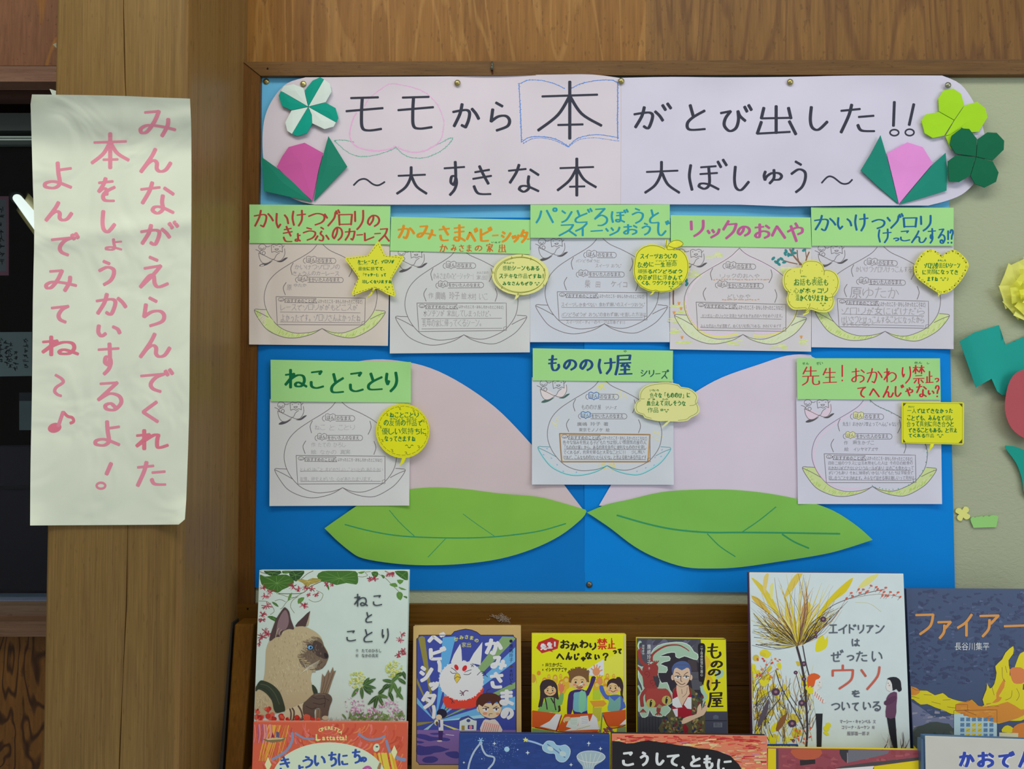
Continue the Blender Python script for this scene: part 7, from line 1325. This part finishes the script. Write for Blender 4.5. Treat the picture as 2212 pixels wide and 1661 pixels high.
a.line('500,125 560,140 620,165', 4.4, C(120, 150, 196)); a.line('500,122 620,160', .8, C(200, 210, 220), 0); a.poly([(490 + (20 if k % 2 == 0 else 9) * math.cos(k * .628 - 1.57), 120 + (20 if k % 2 == 0 else 9) * math.sin(k * .628 - 1.57)) for k in range(10)], C(206, 204, 90))
V_ = '615,150 640,128 680,132 700,155 730,160 765,155 795,185 790,230 760,268 725,270 700,250 690,215 650,212 615,195 605,170'
a.poly(V_, C(140, 176, 196), 3); a.sline(V_, 1.0, C(190, 204, 200), 3); a.line('640,150 760,240', 2.2, C(90, 110, 150), 0); a.line('720,180 735,200', 1.0, C(60, 80, 120), 0); a.ell(660, 180, 22, 14, C(176, 196, 190), 30); a.ell(745, 215, 24, 18, C(170, 190, 190), 20)
a.poly('840,235 870,205 940,195 1010,210 1035,240 1010,270 960,300 950,340 890,340 880,300 850,265', C(150, 170, 176), 2); a.sline('840,235 870,205 940,195 1010,210 1035,240 1000,268 940,275 870,262', 1.0, C(206, 214, 204), 3)
for x in (870, 900, 935, 970, 1005): a.line([(x, 215), (922 + (x - 922) * .4, 310)], .8, C(200, 206, 190), 0)
a.done()
# ---------------------------------------------------------------- 9: black and sunset book
b = book('picture_book', ((1321, 1584.5), (1657, 1589), (1664, 1900), (1320, 1900)), .138, .170, 'picture book with a red sunset sky above black land and white brushed title', C(206, 120, 90), spine_col=C(30, 28, 34), thick=.011)
a = Art(b, 'sunset_print', b['s'], ZH)
for k in range(420):
    x, y = R_.uniform(1085, 2120), R_.uniform(95, 330); top = y < 130 + R_.uniform(-20, 20) or R_.random() < .35; a.line([(x, y), (min(2135, x + R_.uniform(20, 80)), y + R_.uniform(-8, 8))], R_.uniform(1.5, 4), C(*R_.choice([(190, 56, 50), (204, 82, 66), (176, 44, 46)] if top else [(226, 170, 96), (220, 140, 90), (214, 190, 130), (206, 110, 80), (230, 186, 140), (196, 130, 150)])), 0, .5)
a.done()
a = Art(b, 'black_land_print', b['s'], ZH)
a.poly('1078,128 1130,130 1180,145 1230,142 1280,130 1330,124 1400,135 1470,145 1540,158 1610,165 1670,178 1740,182 1800,195 1850,215 1890,230 1920,262 1945,285 1960,310 1970,330 1975,1000 1078,1000', C(30, 28, 32), 0); a.done()
a = Art(b, 'title_lettering', b['s'], ZH)
a.br('こ:1150-1235,200-300 う:1268-1330,200-300 し:1378-1440,205-295 て:1450-1545,218-302 と:1615-1690,225-305 も:1700-1772,222-320', C(206, 222, 222), (4.6, 6.2)); a.line('1560,305 1572,318', 5, C(206, 222, 222), 0); a.br('に:1798-1908,248-350', C(206, 222, 222), (4.4, 5.6)); a.done()
# ---------------------------------------------------------------- 10: yellow and crimson machine book
b = book('picture_book', ((1658, 1615.5), (1992, 1621), (2002, 1900), (1655, 1900)), .140, .168, 'picture book with yellow spine band and a crimson painted machine', C(140, 66, 76), spine_col=C(206, 186, 20), thick=.011)
a = Art(b, 'machine_print', b['s'], ZI)
a.poly('72,140 140,140 142,1100 70,1100', C(206, 186, 20)); a.poly('143,140 160,140 165,1100 143,1100', C(66, 66, 74))
for k in range(90): x, y = R_.uniform(175, 1290), R_.uniform(160, 330); a.line([(x, y), (x + R_.uniform(20, 60), y + R_.uniform(-6, 20))], R_.uniform(3, 7), C(*R_.choice([(146, 68, 78), (132, 58, 70), (156, 80, 84), (136, 62, 62)])), 0, .4)
a.poly('272,150 515,150 500,215 420,235 330,230 285,200', C(176, 86, 58), 2); a.poly('340,240 468,234 468,270 342,284', C(44, 38, 40)); a.poly('672,152 745,152 728,262 690,225 672,185', C(52, 50, 56)); a.poly('745,152 1085,160 1075,185 980,210 860,235 735,262', C(104, 104, 112)); a.line('735,150 738,262', 1.4, C(140, 140, 150), 0)
a.poly('640,300 900,262 1365,212 1366,235 960,285 700,312', C(70, 66, 66)); a.poly('960,290 1366,236 1372,1100 900,1100', C(222, 190, 16)); a.poly('640,312 960,288 900,420 600,420', C(214, 206, 206)); a.done()
# ---------------------------------------------------------------- 11: kraft grey book with blue title
b = book('picture_book', ((1998, 1589.5), (2300, 1600), (2320, 1900), (2004, 1900)), .146, .172, 'grey cardboard coloured book with bold blue lettering outlined in white', C(188, 186, 176), spine_col=C(70, 104, 140), thick=.012)
a = Art(b, 'title_lettering', b['s'], ZG)
tx = 'か:540-685,1505-1645 お:705-862,1505-1650 で:890-1045,1500-1650 ん:1075-1200,1500-1650'
a.br(tx, C(226, 232, 240), (9.5, 12.5)); a.br(tx, C(44, 66, 160), (5.2, 7.6)); a.done()
m = M(); fr = [b['s'].pt(*p, -.001) for p in ((1991, 1900), (1998, 1900), (1998, 1597), (1991, 1597))]; fr = [p + Vector((0, .001, 0)) for p in fr]
hexa(m, fr, [p - b['s'].n * .010 for p in fr]); m.build('spine_roll', simple(C(66, 92, 120), .4), b['root'])
bpy.data.objects.remove(_to)
